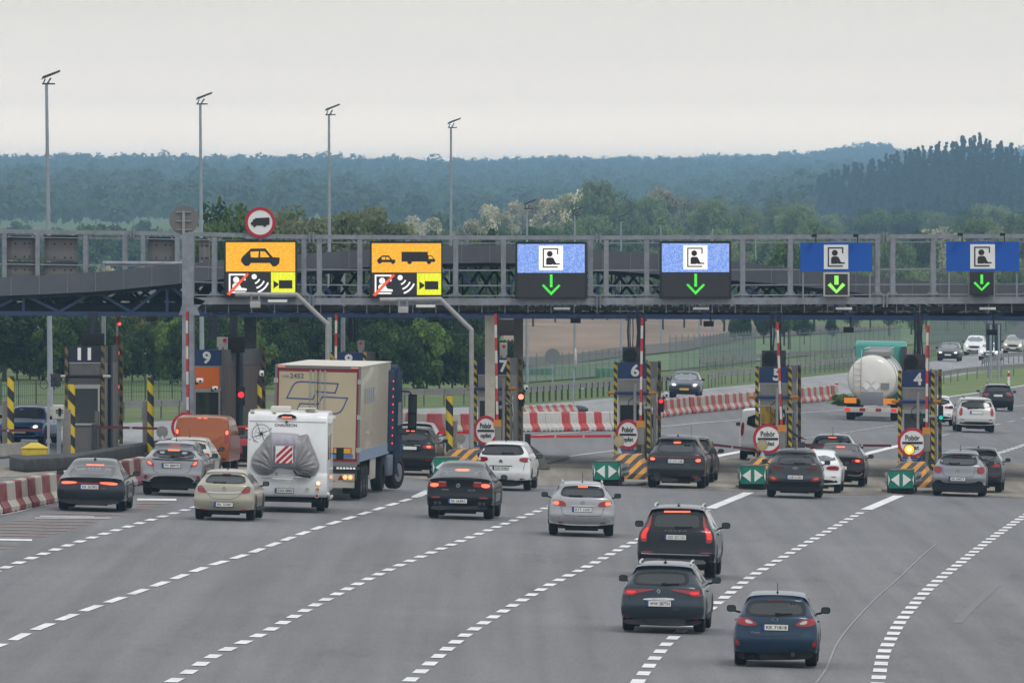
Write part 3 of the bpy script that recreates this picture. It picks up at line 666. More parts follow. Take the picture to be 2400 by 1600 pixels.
def orange_screen(label, box, dx, dy, kind):
    t = screen('led_screen', label, box, group='orange led lane screens')
    Z = lambda x, y: zB(x+dx, y+dy)
    flat(t, 'display', orange, [zr(Z, rect(115,462,752,730))])
    flat(t, 'display', off_led, [zr(Z, rect(118,735,526,938))])
    flat(t, 'display', yellow, [zr(Z, rect(530,735,752,936))])
    mb = MB()
    if kind == 0:
        mb.ppx(zr(Z, CAR), YS-.01, .012)
        mb.build('car_symbol', case, t, world=True)
        flat(t, 'symbol_window', orange, [zr(Z, [(340,548),(418,544),(412,602),(345,600)]), zr(Z, [(432,544),(472,546),(518,598),(430,600)])], 2)
    else:
        f = lambda pts: [((x-430)*.475+247, (y-600)*.47+612) for x, y in pts]
        mb.ppx(zr(Z, f(CAR)), YS-.01, .012)
        mb.ppx(zr(Z, [(388,540),(630,540),(630,572),(664,572),(690,605),(697,610),(697,632),(660,634),(655,648),(640,655),(625,648),(618,630),(484,630),(478,648),(462,655),(446,648),(440,630),(388,630)]), YS-.01, .012)
        mb.build('vehicle_symbol', case, t, world=True)
        flat(t, 'symbol_window', orange, [zr(Z, f([(340,552),(418,548),(412,602),(345,600)])), zr(Z, f([(432,548),(472,552),(512,598),(430,600)])), zr(Z, [(637,580),(660,580),(682,605),(637,606)])], 2)
    # crossed-out clerk, radio waves, camera
    mb = MB()
    for p in ([(142,750),(296,750),(296,766),(157,766),(157,926),(142,926)], [(142,914),(295,914),(295,928),(142,928)], [(282,762),(296,762),(296,812),(282,812)],
              [(175,905),(175,855),(190,838),(225,838),(240,848),(258,880),(306,886),(306,905)]): mb.ppx(zr(Z, p), YS-.01, .012)
    mb.ppx(zr(Z, [(210+28*math.cos(a*.35), 806+28*math.sin(a*.35)) for a in range(18)]), YS-.01, .012)
    mb.ppx(zr(Z, [(375+24*math.cos(a*.35), 777+24*math.sin(a*.35)) for a in range(18)]), YS-.01, .012)
    for r0, r1 in ((38,52),(82,97),(122,138)): mb.ppx(zr(Z, arc(362,775,r0+22,r1+22,22,72)), YS-.01, .012)
    mb.build('clerk_and_wave_symbol', white_led, t, world=True)
    flat(t, 'red_slash', red_led, [zr(Z, [(122,936),(312,742),(328,756),(148,950)])], 2)
    flat(t, 'camera_symbol', case, [zr(Z, [(552,812),(598,842),(598,856),(552,886)]), zr(Z, rect(602,810,726,886))], 1)
    return t
orange_screen('orange led screen with one large car symbol, under the round truck sign', (525,565,696,698), 0, 0, 0)
orange_screen('orange led screen with small car and lorry symbols', (867,567,1037,699), 1341, 9, 1)
def blue_screen(label, box, dx, dy):
    t = screen('led_screen', label, box, group='blue led lane screens')
    Z = lambda x, y: zC(x+dx, y+dy)
    flat(t, 'display', blue_led, [zr(Z, rect(638,478,1256,742))])
    flat(t, 'display', off_led, [zr(Z, rect(638,750,1256,966))])
    flat(t, 'symbol_panel', white_led, [zr(Z, rect(835,494,1057,718))], 1)
    mb = MB(); c = Z(946, 606); figure(mb, c[0], c[1], 222/3.92, YS-.022, 0); mb.build('clerk_symbol', case, t, world=True)
    flat(t, 'green_arrow', green_led, [zr(Z, rect(936,758,961,874)), zr(Z, [(862,858),(878,846),(948,918),(1018,848),(1034,860),(948,950)])], 1)
    return t
blue_screen('blue led screen with clerk symbol and green arrow, third sign on the gantry', (1207.6,568,1376,700), 0, 0)
blue_screen('blue led screen with clerk symbol and green arrow, fourth sign on the gantry', (1546,566,1714,699), 1327, -6)
def blue_panel(label, x0, y0, x1, y1, sq, fig):
    c = at((x0+x1)/2, y1, YG); t = thing('lane_sign', label, 'lane sign', (c.x, YG-.3, c.z), 0, 'plain blue lane signs')
    mb = MB(); mb.bpx(x0, y0, x1, y1, YG-.34, .04); mb.build('panel', blue_sign, t, world=True)
    flat(t, 'symbol_panel', white_sign, [rect(*sq)], 0)
    mb = MB(); figure(mb, (sq[0]+sq[2])/2, (sq[1]+sq[3])/2, sq[2]-sq[0], YS-.014, 0); mb.build('clerk_symbol', letter, t, world=True)
    mb = MB()
    for f in (.04, .33, .66, .97):
        x = x0+(x1-x0)*f; mb.bpx(x-1.6, y0+5, x+1.6, 700, YG-.29, .06)
    mb.build('bracket', galv, t, world=True)
    for f in (.2, .78):                         # small lamps lighting the panel from above
        x = x0+(x1-x0)*f; mb = MB(); mb.bpx(x-7, y0-20, x+5, y0-13, YG-.75, .22); mb.bar(at(x+3, y0-16, YG-.6), at(x+3, y0, YG-.2), .03, .03); mb.build('lamp', black, t, world=True)
    return t
blue_panel('plain blue sign above the white framed arrow box', 1875.5, 568.6, 2044, 636, (1931,573.7,1988,630.6), None)
blue_panel('plain blue sign above the black arrow box at the far right', 2217.6, 566, 2388.5, 635.5, (2274,572.5,2332,629.8), None)
def arrow_box(label, x0, y0, x1, y1, frame, m, thick):
    c = at((x0+x1)/2, y1, YG); t = thing('arrow_signal', label, 'lane signal', (c.x, YG-.3, c.z))
    mb = MB(); mb.bpx(x0, y0, x1, y1, YG-.36, .3); mb.build('case', frame, t, world=True, bevel=.01)
    mb = MB(); mb.bpx(x0+4, y0+4, x1-4, y1-4, YG-.372, .02); mb.build('display', off_led if frame is not case else case, t, world=True)
    cx = (x0+x1)/2; k = (x1-x0)/61; w = thick*k
    mb = MB(); Yq = YG-.384
    mb.ppx(rect(cx-w/2, y0+8*k, cx+w/2, y0+(29 if thick > 8 else 32)*k), Yq, .01)
    v = y0+50*k
    mb.ppx([(cx-21*k,v-20*k),(cx-21*k+w*.7,v-20*k-w*.55),(cx,v-w*.8),(cx+21*k-w*.7,v-20*k-w*.55),(cx+21*k,v-20*k),(cx,v)], Yq, .01)
    mb.build('green_arrow', m, t, world=True)
arrow_box('white framed box with lime green arrow under the fifth sign', 1930, 638, 1991, 695, mat('pale frame', (.5,.49,.46), .5), lime_led, 10)
arrow_box('black box with narrow green arrow under the last sign', 2273, 636, 2329, 692, case, green_led, 7)
# round truck sign and the back of another
t = thing('truck_ban_sign', 'round red and white sign with black lorry on top of gantry', 'traffic sign', at(609.7, 557, YG-.2)[:])
c = at(609.7, 521.4, YG-.2); r = 36*YG/F
mb = MB(); mb.disc(c, r*.86, .03, 40); mb.build('disc', white_sign, t, world=True)
mb = MB(); mb.ring((c.x, c.y-.012, c.z), r*.80, r, .05, 40); mb.build('rim', red_sign, t, world=True)
mb = MB(); Y2 = YG-.222
mb.ppx(zr(zB, [(345,300),(345,278),(362,272),(362,254),(380,250),(384,240),(512,234),(516,240),(516,300),(488,303),(484,316),(466,320),(456,306),(394,306),(388,320),(370,322),(364,306)]), Y2, .012)
mb.build('lorry_symbol', letter, t, world=True)
mb = MB(); mb.box(c.x-.05, c.x+.05, c.y+.06, c.y+.12, c.z-.75, c.z+.3); mb.bpx(576, 552, 646, 560, YG-.16, .1); mb.build('bracket', galv, t, world=True)
t = thing('reversed_sign', 'grey back of a round sign standing on the gantry column', 'traffic sign', at(431, 545, YG+.2)[:])
c = at(431, 516, YG+.2); mb = MB(); mb.disc(c, 34.5*YG/F, .03, 40); mb.build('disc', grey_back, t, world=True)
mb = MB(); mb.bpx(427, 494, 433.5, 545, YG+.1, .08)
for dy in (497, 518, 538): mb.bpx(413, dy-1, 449, dy+1.2, YG+.14, .05)
mb.build('bracket', galv_l, t, world=True)
t = None
def sign_back(label, x0, y0, x1, y1, Y=438.6):
    c = at((x0+x1)/2, y1, Y); t = thing('screen_back', label, 'lane sign', c[:], 0, 'backs of lane screens on the left gantry')
    mb = MB(); mb.bpx(x0, y0, x1, y1, Y-.25, .3); mb.build('case', grey_back, t, world=True, bevel=.015)
    mb = MB(); mb.bpx(x0+9, y0+5, x1-8, y1-3, Y-.262, .02); mb.build('hatch', mat('hatch grey', (.185,.175,.17), .55, var=.06), t, world=True, bevel=.004)
    mb = MB(); mb.bpx(x0-1, y0-4, x1+1, y0, Y-.42, .5); mb.build('hood', dark, t, world=True)
    mb = MB()
    for fx in (.3, .62, .8):
        for fy in (.28, .85): mb.disc(at(x0+(x1-x0)*fx, y0+(y1-y0)*fy, Y-.275), .035, .02, 10)
    mb.build('bolt', letter, t, world=True)
sign_back('upper grey screen back at the left edge', 16, 556, 83, 609)
sign_back('lower grey screen back at the left edge', 17, 617, 83, 672)
sign_back('upper grey screen back, second from the left edge', 104, 556, 182, 612)
sign_back('lower grey screen back, second from the left edge', 104, 618, 182, 672)
sign_back('grey screen back just left of the gantry column', 347, 560, 413, 612)
sign_back('grey screen back just right of the gantry column', 466, 562, 492, 612)
# bent poles carrying toll antennas ---------------------------------------------
def bent_pole(name, label, Y, pts, r=.085, box=None, m=galv_l, base=None):
    P3 = [at(x, y, Y) for x, y in pts]; e = P3[-1]; g = gz(e.x)
    t = thing(name, label, 'pole', (e.x, Y, g), 0, 'bent steel poles over the lanes')
    P3.append(Vector((e.x, Y, g)))
    mb = MB()
    for a, b in zip(P3, P3[1:]): mb.tube([a, b], r, 12); 
    for p in P3[1:-1]: mb.ell(p, (r*1.02,)*3, 12)
    mb.build('pipe', m, t, world=True, smooth=True)
    if box:
        x, y = box; mb = MB(); mb.bpx(x-12, y, x+12, y+15, Y-.2, .35); mb.build('antenna_box', mat('antenna casing', (.42,.42,.40), .5, dirt=(.2,.19,.17), ds=3), t, world=True, bevel=.01)
        mb = MB()
        for s in (-9, 9): mb.bpx(x+s-2, y-18, x+s+2, y+2, Y-.11, .05)
        mb.bpx(x-14, y-3, x+14, y-1.5, Y-.15, .25); mb.build('clamp', galv, t, world=True)
        mb = MB(); mb.bpx(x+30, y-4, x+75, y+2, Y-.1, .3); mb.build('antenna_tube', white_p, t, world=True)
    mb = MB(); mb.box(e.x-.2, e.x+.2, Y-.2, Y+.2, g, g+.04); mb.build('base_plate', galv, t, world=True)
bent_pole('bent_pole', 'bent steel pole with toll antenna below the first orange screen', 402.5, [(551,690),(695,691),(768,760)], box=(598,706))
bent_pole('bent_pole', 'bent steel pole with toll antenna below the second orange screen', 402.5, [(890,703),(1032,701),(1105,773)], box=(945,718))
bent_pole('bent_pole', 'straight cornered pole seen between the two orange screens', 437, [(722,632),(804,630)], m=galv)
bent_pole('bent_pole', 'pipe arm rising behind the canopy on the left', 437, [(428,618),(243,617)], m=galv)
# long lit-tube holders and cable duct under the gantry
t = thing('cable_duct', 'brown ribbed cable duct slung below the gantry', 'cable duct', at(1500, 729, YG)[:])
mb = MB(); xs = np.arange(470, 2900, 27)
for a, b in zip(xs, xs[1:]):
    mb.tube([at(a, 723+.3*math.sin(a), YG+.5), at(b-2, 723, YG+.5)], .085, 8)
mb.build('duct', mat('duct brown', (.045,.036,.028), .7, var=.3, vs=3), t, world=True, smooth=True)
mb = MB()
for x in np.arange(480, 2880, 54): mb.bpx(x, 712, x+3, 733, YG+.38, .05)
mb.build('hanger', galv, t, world=True)
mb = MB(); rr = random.Random(5)
for x in np.arange(500, 2850, 36):
    y0 = 739; mb.tube([at(x, y0-8, YG+.8), at(x+12, y0-8+rr.uniform(1,7), YG+.8), at(x+26, y0-7+rr.uniform(0,4), YG+.8), at(x+36, y0-8, YG+.8)], .018, 5)
mb.build('loose_cable', black, t, world=True)
for x in (1317, 1643, 1978, 2315):
    p = at(x, 722, YG+.1); o = MB(); o.bpx(x-19, 720, x+19, 725.5, YG+.05, .1); tag(o.build('strip_lamp', white_p), 'white strip lamp fixed under the gantry', 'lamp', 'strip lamps under the gantry')
# ---- the canopy ----------------------------------------------------------------
YC = 413.0
FT = [(-700,672),(-300,664),(0,650),(102,645),(236,637),(429,617),(523,609.6),(696,596),(806,588),(867,583),(1038,576),(1147,573.7),(1207,575),(1394,584),(1545,596),(1715,611),(1845,627),(2043,648),(2104,654),(2186,660),(2331,665),(2395,668),(2600,672),(3000,680)]
def fl_(x): return lerp(FT, x)+lerp([(-700,44),(0,43.5),(236,46),(429,47),(523,44),(867,42),(1200,42),(1433,48),(1715,46),(1845,40),(2100,43),(3000,44)], x)
CH = [(-700,728),(0,729),(440,731),(800,733),(1200,736),(1800,738),(2400,741),(3000,744)]
t = thing('toll_canopy', 'long grey arched canopy on blue steel trusses over the toll lanes', 'canopy', (5, YC, gz(5)))
fascia_m = mat('grey metal fascia', (.105,.115,.135), .5, .3, var=.10, vs=.8, dirt=(.16,.165,.175), ds=.9, da=.4)
mb = MB(); DEP = 17.0; xs = list(np.arange(-700, 3001, 33))
for i, (a, b) in enumerate(zip(xs, xs[1:])):
    p0, p1, q1, q0 = at(a, lerp(FT,a), YC), at(b, lerp(FT,b), YC), at(b, fl_(b), YC), at(a, fl_(a), YC)
    off = Vector((0, .006*(i % 2), 0))
    mb.prism([p0+off, p1+off, q1+off, q0+off], (0, .12, 0))
mb.build('fascia', fascia_m, t, world=True)
mb = MB()
for x in np.arange(-700, 3001, 66):
    p, q = at(x, lerp(FT,x)+.5, YC), at(x, fl_(x)-.5, YC); mb.box(p.x-.012, p.x+.012, YC-.012, YC, q.z, p.z)
mb.build('fascia_joint', mat('joint light', (.19,.195,.205), .5), t, world=True)
mb = MB()                                            # the roof deck behind, curved like the fascia
for a, b in zip(xs, xs[1:]):
    p0, p1 = at(a, lerp(FT,a)+3, YC), at(b, lerp(FT,b)+3, YC)
    mb.prism([(p0.x,YC+.12,p0.z-.12),(p1.x,YC+.12,p1.z-.12),(p1.x,YC+.12,p1.z-.3),(p0.x,YC+.12,p0.z-.3)], (0, DEP, 0))
mb.build('roof', mat('roof deck', (.10,.10,.11), .7), t, world=True)
for k, (yy, mm) in enumerate([(YC+.3, blue_st), (YC+5.5, dk_truss), (YC+11, dk_truss), (YC+16.5, dk_truss)]):
    mb = MB(); s = 1.0
    for a, b in zip(xs, xs[1:]):
        p0, p1 = at(a, lerp(CH,a), YC), at(b, lerp(CH,b), YC)
        mb.prism([(p0.x,yy,p0.z),(p1.x,yy,p1.z),(p1.x,yy,p1.z-.165),(p0.x,yy,p0.z-.165)], (0,.22,0))
    mb.build('truss_chord', mm, t, world=True)
    mb = MB()
    for a, b in zip(xs, xs[1:]):
        p0, p1 = at(a, fl_(a)+1, YC), at(b, fl_(b)+1, YC)
        mb.prism([(p0.x,yy,p0.z),(p1.x,yy,p1.z),(p1.x,yy,p1.z-.12),(p0.x,yy,p0.z-.12)], (0,.18,0))
    mb.build('truss_chord', dk_truss, t, world=True)
    mb = MB(); st = 168.5; x = 138-st*5+(k*37)
    while x < 3000:
        for s_ in (-1, 1):
            a = x; b = x+s_*st*.46
            p, q = at(a, lerp(CH,a)+1, YC), at(b, fl_(b)+3, YC); p.y = q.y = yy+.08; mb.bar(p, q, .10, .10)
        if k == 0 and int((x-138)/st) % 2: p, q = at(x+st*.5, lerp(CH,x), YC), at(x+st*.5, fl_(x)+2, YC); p.y = q.y = yy+.08; mb.bar(p, q, .1, .1)
        x += st
    mb.build('truss_diagonals', mm, t, world=True)
for yy in (YC+2.6, YC+7.9, YC+13.6):                 # denser lattice over the left lanes
    mb = MB(); x = -700.0
    while x < 760:
        for s_ in (-1, 1):
            p, q = at(x, lerp(CH,x)+1, YC), at(x+s_*52, fl_(x+s_*52)+3, YC); p.y = q.y = yy; mb.bar(p, q, .13, .13)
        x += 103
    p, q = at(-700, 722, YC), at(760, 722, YC); mb.box(p.x, q.x, yy-.2, yy+.3, p.z-.12, p.z+.12)
    p, q = at(-700, 703, YC), at(700, 703, YC); mb.box(p.x, q.x, yy-.2, yy+.1, p.z-.05, p.z+.05)
    mb.build('truss_diagonals', dk_truss, t, world=True)
mb = MB()
for x in np.arange(-600, 2950, 168.5):                # purlins running back
    for f in (.25, .75):
        p = at(x+168*f, fl_(x+168*f)+1, YC); mb.bar((p.x, YC+.3, p.z-.1), (p.x, YC+DEP, p.z-.1), .1, .16)
mb.build('purlin', dk_truss, t, world=True)
for (xa, xb, z0, mm, yy) in [(1136.6,1160,0,mat('cream column', (.50,.47,.40), .7, var=.08, dirt=(.35,.3,.22), ds=1, da=.5),407.6), (573,601,0,galv,YC+9), (1204,1226,0,mat('cream column', (0,0,0)),YC+9)]:
    a, b = at(xa, 740, yy), at(xb, 740, yy); mb = MB(); mb.box(a.x, b.x, yy, yy+.5, gz(a.x)-.05, a.z); mb.build('column', mm, t, world=True, bevel=.01)
mb = MB(); mb.bpx(1160, 750, 1204, 786, YC+1, 3); mb.build('duct_box', mat('duct dark', (.07,.065,.06), .7), t, world=True)
mb = MB()
for x in range(480, 2900, 14):                        # slender hangers and cables seen against the background
    if rr.random() < .45:
        y0 = fl_(x)+4; y1 = lerp(CH, x)+1; p, q = at(x+rr.uniform(-4,4), y0, YC), at(x, y1, YC); p.y = q.y = YC+rr.choice([3, 8, 13]); mb.tube([p, q], rr.choice([.02,.03,.05]), 5)
mb.build('hanger_rods', dk_truss, t, world=True)
for x, y in ((1662,752),(1990,766),(2326,772),(356,740),(690,742),(1018,742),(1350,744)):
    o = MB(); o.bpx(x-13, y, x+11, y+13, YC-.9, .3); p = at(x+4, y+2, YC-.7); o.bar(p, (p.x, YC+.1, at(x, 742, YC).z), .06, .06)
    tag(o.build('floodlight', black, bevel=.01), 'small black floodlight hanging under the canopy edge', 'lamp', 'floodlights under the canopy')
# ================================================================== TOLL ISLANDS
def stripes(name, c1, c2, freq, kx, ky=0.0, rough=.5, dirt=.35):
    m = bpy.data.materials.new(name); m.use_nodes = True; n = m.node_tree; b = n.nodes['Principled BSDF']; L = n.links.new
    t = n.nodes.new('ShaderNodeTexCoord'); d = n.nodes.new('ShaderNodeVectorMath'); d.operation = 'DOT_PRODUCT'; d.inputs[1].default_value = (kx*freq, ky*freq, freq)
    L(t.outputs['Object'], d.inputs[0]); f = n.nodes.new('ShaderNodeMath'); f.operation = 'FRACT'; L(d.outputs['Value'], f.inputs[0])
    g = n.nodes.new('ShaderNodeMath'); g.operation = 'GREATER_THAN'; g.inputs[1].default_value = .5; L(f.outputs[0], g.inputs[0])
    x = n.nodes.new('ShaderNodeMix'); x.data_type = 'RGBA'; x.inputs[6].default_value = (*c1, 1); x.inputs[7].default_value = (*c2, 1); L(g.outputs[0], x.inputs[0])
    z = n.nodes.new('ShaderNodeTexNoise'); z.inputs['Scale'].default_value = 3; z.inputs['Detail'].default_value = 6; L(t.outputs['Object'], z.inputs[0])
    r = n.nodes.new('ShaderNodeMapRange'); r.inputs['From Min'].default_value = .45; r.inputs['From Max'].default_value = .75; r.inputs['To Max'].default_value = dirt; L(z.outputs[0], r.inputs[0])
    y = n.nodes.new('ShaderNodeMix'); y.data_type = 'RGBA'; L(x.outputs[2], y.inputs[6]); y.inputs[7].default_value = (.10,.09,.075,1); L(r.outputs[0], y.inputs[0])
    L(y.outputs[2], b.inputs['Base Color']); b.inputs['Roughness'].default_value = rough; return m
YEL, BLK = (.60,.43,.012), (.02,.02,.024)
st_thin = stripes('yellow and black stripes narrow', YEL, BLK, 3.3, .9, .9)
st_big = stripes('yellow and black stripes wide', (.68,.50,.012), BLK, 1.35, 1.1, 0, dirt=.1)
st_dark = stripes('soiled yellow and black stripes with shade', (.18,.12,.012), (.012,.012,.014), 2.4, .9, .9, dirt=.6)  # dimmed yellow paints in the shade on booth eleven; soil comes from noise
st_block = stripes('orange and black stripes', (.62,.27,.01), (.03,.028,.03), 2.4, -1.0, 0, dirt=.6)
red_white = stripes('red and white bands', (.5,.02,.025), (.62,.58,.55), 1.12, 0, 0, dirt=.35)
booth_grey = mat('booth grey sheet', (.30,.29,.275), .6, var=.06, vs=1, dirt=(.17,.15,.13), ds=1.1, da=.5)
booth_dark = mat('booth soiled and shaded sheet', (.13,.125,.12), .6, var=.1, vs=1, dirt=(.07,.06,.055), ds=1.1, da=.6)  # darker grey holds the shade of booth eleven, with soil mixed in
booth_blue = mat('booth blue fascia', (.012,.038,.145), .45, var=.08, vs=1, dirt=(.03,.04,.08), ds=1.3, da=.5)
booth_navy = mat('booth shaded navy', (.008,.013,.028), .5, var=.1)  # near-black navy stands for the unlit shade on booth eleven's header
booth_pink = mat('booth weathered side', (.19,.15,.135), .6, var=.2, vs=2, stretch=(5,5,.5), dirt=(.09,.08,.08), ds=2, da=.7)
booth_orange = mat('booth orange panel', (.85,.17,.008), .5, var=.05)
alu = mat('aluminium frame', (.42,.42,.41), .4, .4)
num_m = mat('booth number white', (.85,.85,.85), .5)
bglass = mat('booth glass', (.03,.034,.032), .06, spec=.8, dirt=(.10,.085,.04), ds=.9, da=.8)
booth_navy2 = mat('booth deep blue fascia', (.008,.022,.08), .5, var=.1)  # deeper blue than the other headers, for booth seven
rail_blue = mat('blue guard pipe', (.02,.05,.19), .4)
orange_p = mat('orange paint', (.55,.22,.02), .5)
def booth(px, num, label, rz=-5.5, depth=4.0, Y=409.0, hdr=booth_blue, wall=booth_grey, side=booth_grey, orange=False, stripe=st_thin, w=.6, h=3.8, nx=.12, pipe=True, door=False):
    X = (px-1200)*Y/F; t = thing('toll_booth', label, 'toll booth', (X, Y, gz(X)), R(rz), 'toll booths on the islands')
    D = depth; mb = MB(); mb.box(-w+.08, w-.08, .02, D, h-.56, h); mb.build('header', hdr, t)
    mb = MB(); mb.box(w-.079, w-.06, .03, D, h-.56, h); mb.build('header_side', mat('header side grey', (.16,.16,.17), .6, dirt=(.09,.09,.09), ds=1, da=.5), t)
    n = MB(); text_mb(num, .30*len(num)*(.8 if len(num) > 1 else 1), .44, .02, mb=n, loc=(nx, 0, h-.27), bold=.035); n.build('number', num_m, t)
    mb = MB(); mb.box(-w+.1, w-.1, .05, D, 2.38, h-.562); mb.build('wall', wall, t)
    mb = MB(); mb.box(-w+.09, w-.09, .03, .05, h-.61, h-.57); mb.box(-w+.09, w-.09, .02, .05, 2.36, 2.44); mb.build('trim', alu, t)
    if orange: mb = MB(); mb.box(-w+.1, w-.16, .02, .049, 2.42, h-.62); mb.build('wall_panel', booth_orange, t)
    mb = MB(); mb.box(-w+.1, w-.1, .5, D, 0, 2.379); mb.box(-w+.1, w-.1, .08, .5, 0, 1.05); mb.build('cabin', wall if wall is not booth_grey else booth_dark, t)
    mb = MB(); mb.box(w-.1, w-.07, .1, D, .05, h-.58); 
    for y in np.arange(.7, D-.2, .85): mb.box(w-.07, w-.055, y, y+.05, .05, h-.6)
    mb.build('side_wall', side, t)
    mb = MB(); mb.box(w-.068, w-.06, D*.45, D*.45+.8, .4, 2.5); mb.build('side_window', bglass, t)
    mb = MB(); mb.box(-w+.14, w-.18, .06, .08, 1.06, 2.32); gl = mb.build('window', bglass, t)
    mb = MB(); mb.box(-w+.1, -w+.16, .03, .09, 1.0, 2.36); mb.box(w-.2, w-.13, .03, .09, 1.0, 2.36); mb.box(-w+.16, w-.2, .03, .09, 2.3, 2.36); mb.box(-w+.16, w-.2, .03, .09, 1.0, 1.07)
    mb.build('frame', alu, gl)
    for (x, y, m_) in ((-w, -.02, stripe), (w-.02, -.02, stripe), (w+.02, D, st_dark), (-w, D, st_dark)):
        mb = MB(); mb.box(x-.06, x+.06, y, y+.12, .25, h+.02); mb.build('corner_post', m_, t)
    if not orange:
        mb = MB(); mb.tube([(-w-.02, -.1, 2.73), (w, -.1, 2.73)], .055, 10); g = mb.build('guard_pipe', black if hdr is booth_navy else rail_blue, t, smooth=True)
        mb = MB(); mb.tube([(-w-.24, -.1, 2.73), (-w-.02, -.1, 2.73)], .06, 10); mb.ell((-w-.24, -.1, 2.73), (.05,.06,.06), 8); mb.tube([(w, -.1, 2.73), (w+.24, -.1, 2.73)], .06, 10); mb.ell((w+.24, -.1, 2.73), (.05,.06,.06), 8)
        mb.build('pipe_end', alu if hdr is booth_navy else orange_p, g, smooth=True)
    if not pipe:
        mb = MB(); mb.box(w-.05, w+.06, D*.36, D*.36+.5, .1, h); mb.build('side_column', booth_navy, t)
    if pipe:
        mb = MB(); mb.tube([(nx+.02, -.35, .3), (nx+.02, -.35, 3.08)], .055, 10); mb.build('conduit', galv_l, t, smooth=True)
        mb = MB(); mb.tube([(nx, -.35, 2.6), (nx-.2, -.3, 2.45), (nx-.22, -.25, 2.2), (nx, -.32, 1.95), (nx+.14, -.3, 1.7)], .014, 6); mb.tube([(nx+.04, -.34, 2.4), (nx+.3, -.3, 2.15), (nx+.34, -.2, 1.75)], .014, 6); mb.build('cable', black, t)
        mb = MB(); mb.box(w-.18, w+.1, -.28, -.12, 2.16, 2.26); mb.box(w-.34, w-.2, -.4, -.2, 2.02, 2.14); mb.build('camera', alu, t, bevel=.01)
    mb = MB()
    for x in (-.42, -.1, .3, .5): mb.tube([(x, .3, h), (x, .3, h+.1)], .02, 6)
    mb.build('roof_stud', black, t)
    mb = MB(); mb.box(w-.28, w-.16, -.16, 0, .2, 1.5); mb.build('cabinet', booth_dark, t)
    return t
booth(2148, '4', 'toll booth number 4, rightmost, in front of the tanker', rz=-5, depth=4.2, nx=.05)
booth(1813.5, '5', 'toll booth number 5, with yellow coat behind its window')
booth(1482, '6', 'toll booth number 6, left of the dark crossover car', nx=.10)
booth(1153, '7', 'toll booth number 7 half hidden behind the cream pillar', nx=.42, hdr=booth_navy2)
booth(817, '8', 'toll booth number 8 showing only its header above the lorry', nx=.0, Y=414)
booth(486, '9', 'toll booth number 9 with an orange panel behind the orange van', rz=-13, depth=5.6, orange=True, side=booth_pink, nx=-.02, stripe=booth_dark, pipe=False)
booth(199, '11', 'dark toll booth number 11 on the left island', rz=-5, depth=5, hdr=booth_navy, wall=booth_dark, nx=-.02, w=.66, stripe=st_dark, pipe=False)  # the shade on this booth is painted by its dark colours
# yellow coat behind the glass of booth 5
o = MB(); o.bpx(1783, 952, 1816, 992, 409.03, .02); tag(o.build('coat', mat('yellow cloth', (.33,.22,.02), .8, var=.5, vs=6, stretch=(1,1,.4)), bevel=.0), 'yellow coat hanging behind the window of booth five', 'coat')
# machines on the booth roofs
def aircon(label, px0, y0, px1, y1, Y, m, fan, pipes=()):
    a, b = at(px0, y1, Y), at(px1, y0, Y); c = (a+b)/2
    t = thing('air_conditioner', label, 'air conditioner', (c.x, Y, a.z))
    mb = MB(); mb.box(a.x, b.x, Y, Y+.5, a.z, b.z); mb.build('case', m, t, world=True, bevel=.015)
    if fan:
        mb = MB(); r = min(b.z-a.z, b.x-a.x)*.43; cc = (a.x+r*1.15, Y-.02, (a.z+b.z)/2); mb.disc(cc, r, .03, 24); f = mb.build('fan', black, t, world=True)
        mb = MB()
        for k in range(4): mb.ring((cc[0], Y-.045, cc[2]), r*(.25+.2*k), r*(.25+.2*k)+.012, .01, 20)
        mb.build('grille', dark, f)
        f.children[0].location = -f.parent.location
    mb = MB()
    for (x, r) in pipes:
        p = at(x, y0+4, Y); q = at(x, 738, Y); mb.tube([(p.x, Y+.25, p.z), (q.x+rr.uniform(-.05,.05), Y+.25, (p.z+q.z)/2), (q.x, Y+.25, q.z+.1)], r, 6)
    if pipes: mb.build('pipe', dk_truss, t, world=True)
    return t
ac_w = mat('air conditioner cream', (.42,.40,.36), .5, dirt=(.2,.18,.15), ds=2, da=.6); ac_d = mat('air conditioner soiled', (.06,.05,.045), .7, var=.3, vs=3)
aircon('soiled dark air conditioner on the roof of booth six', 1459, 813, 1513, 850, 410, ac_d, True, ((1474,.04),(1478,.02),(1483,.02),(1496,.1),(1509,.05)))
aircon('soiled dark air conditioner on the roof of booth five', 1786, 821, 1842, 858, 410, ac_d, True, ((1808,.05),(1812,.03),(1826,.05),(1831,.03)))
aircon('soiled dark air conditioner on the roof of booth four', 2117, 830, 2169, 867, 410, ac_d, True, ((2144,.04),(2154,.09),(2163,.03)))
aircon('cream air conditioner on booth nine beside a black one', 508, 790, 534, 826, 410, ac_w, False, ((503,.1),(488,.05)))
aircon('black air conditioner on the roof of booth nine', 531, 789, 573, 826, 410.1, black, False, ((547,.09),(552,.09),(541,.03)))
aircon('cream air conditioner standing on booth seven', 1171, 803, 1189, 840, 411, ac_w, False)
aircon('cream air conditioner standing on booth eight', 838, 797, 854, 833, 415, ac_w, False, ((822,.09),(830,.05),(838,.03)))
aircon('black gridded machine on the roof of booth eleven', 191, 781, 244, 820, 410, black, False, ((217,.13),(207,.03),(228,.03)))
for x, y, s in ((527, 797, 1), (1181, 812, .9), (845, 805, .8)):
    o = MB(); o.disc(at(x, y, 409.97), .07*s, .02, 14); tag(o.build('badge', red_sign), 'small round red badge on a cream air conditioner', 'badge', 'red badges on the air conditioners')
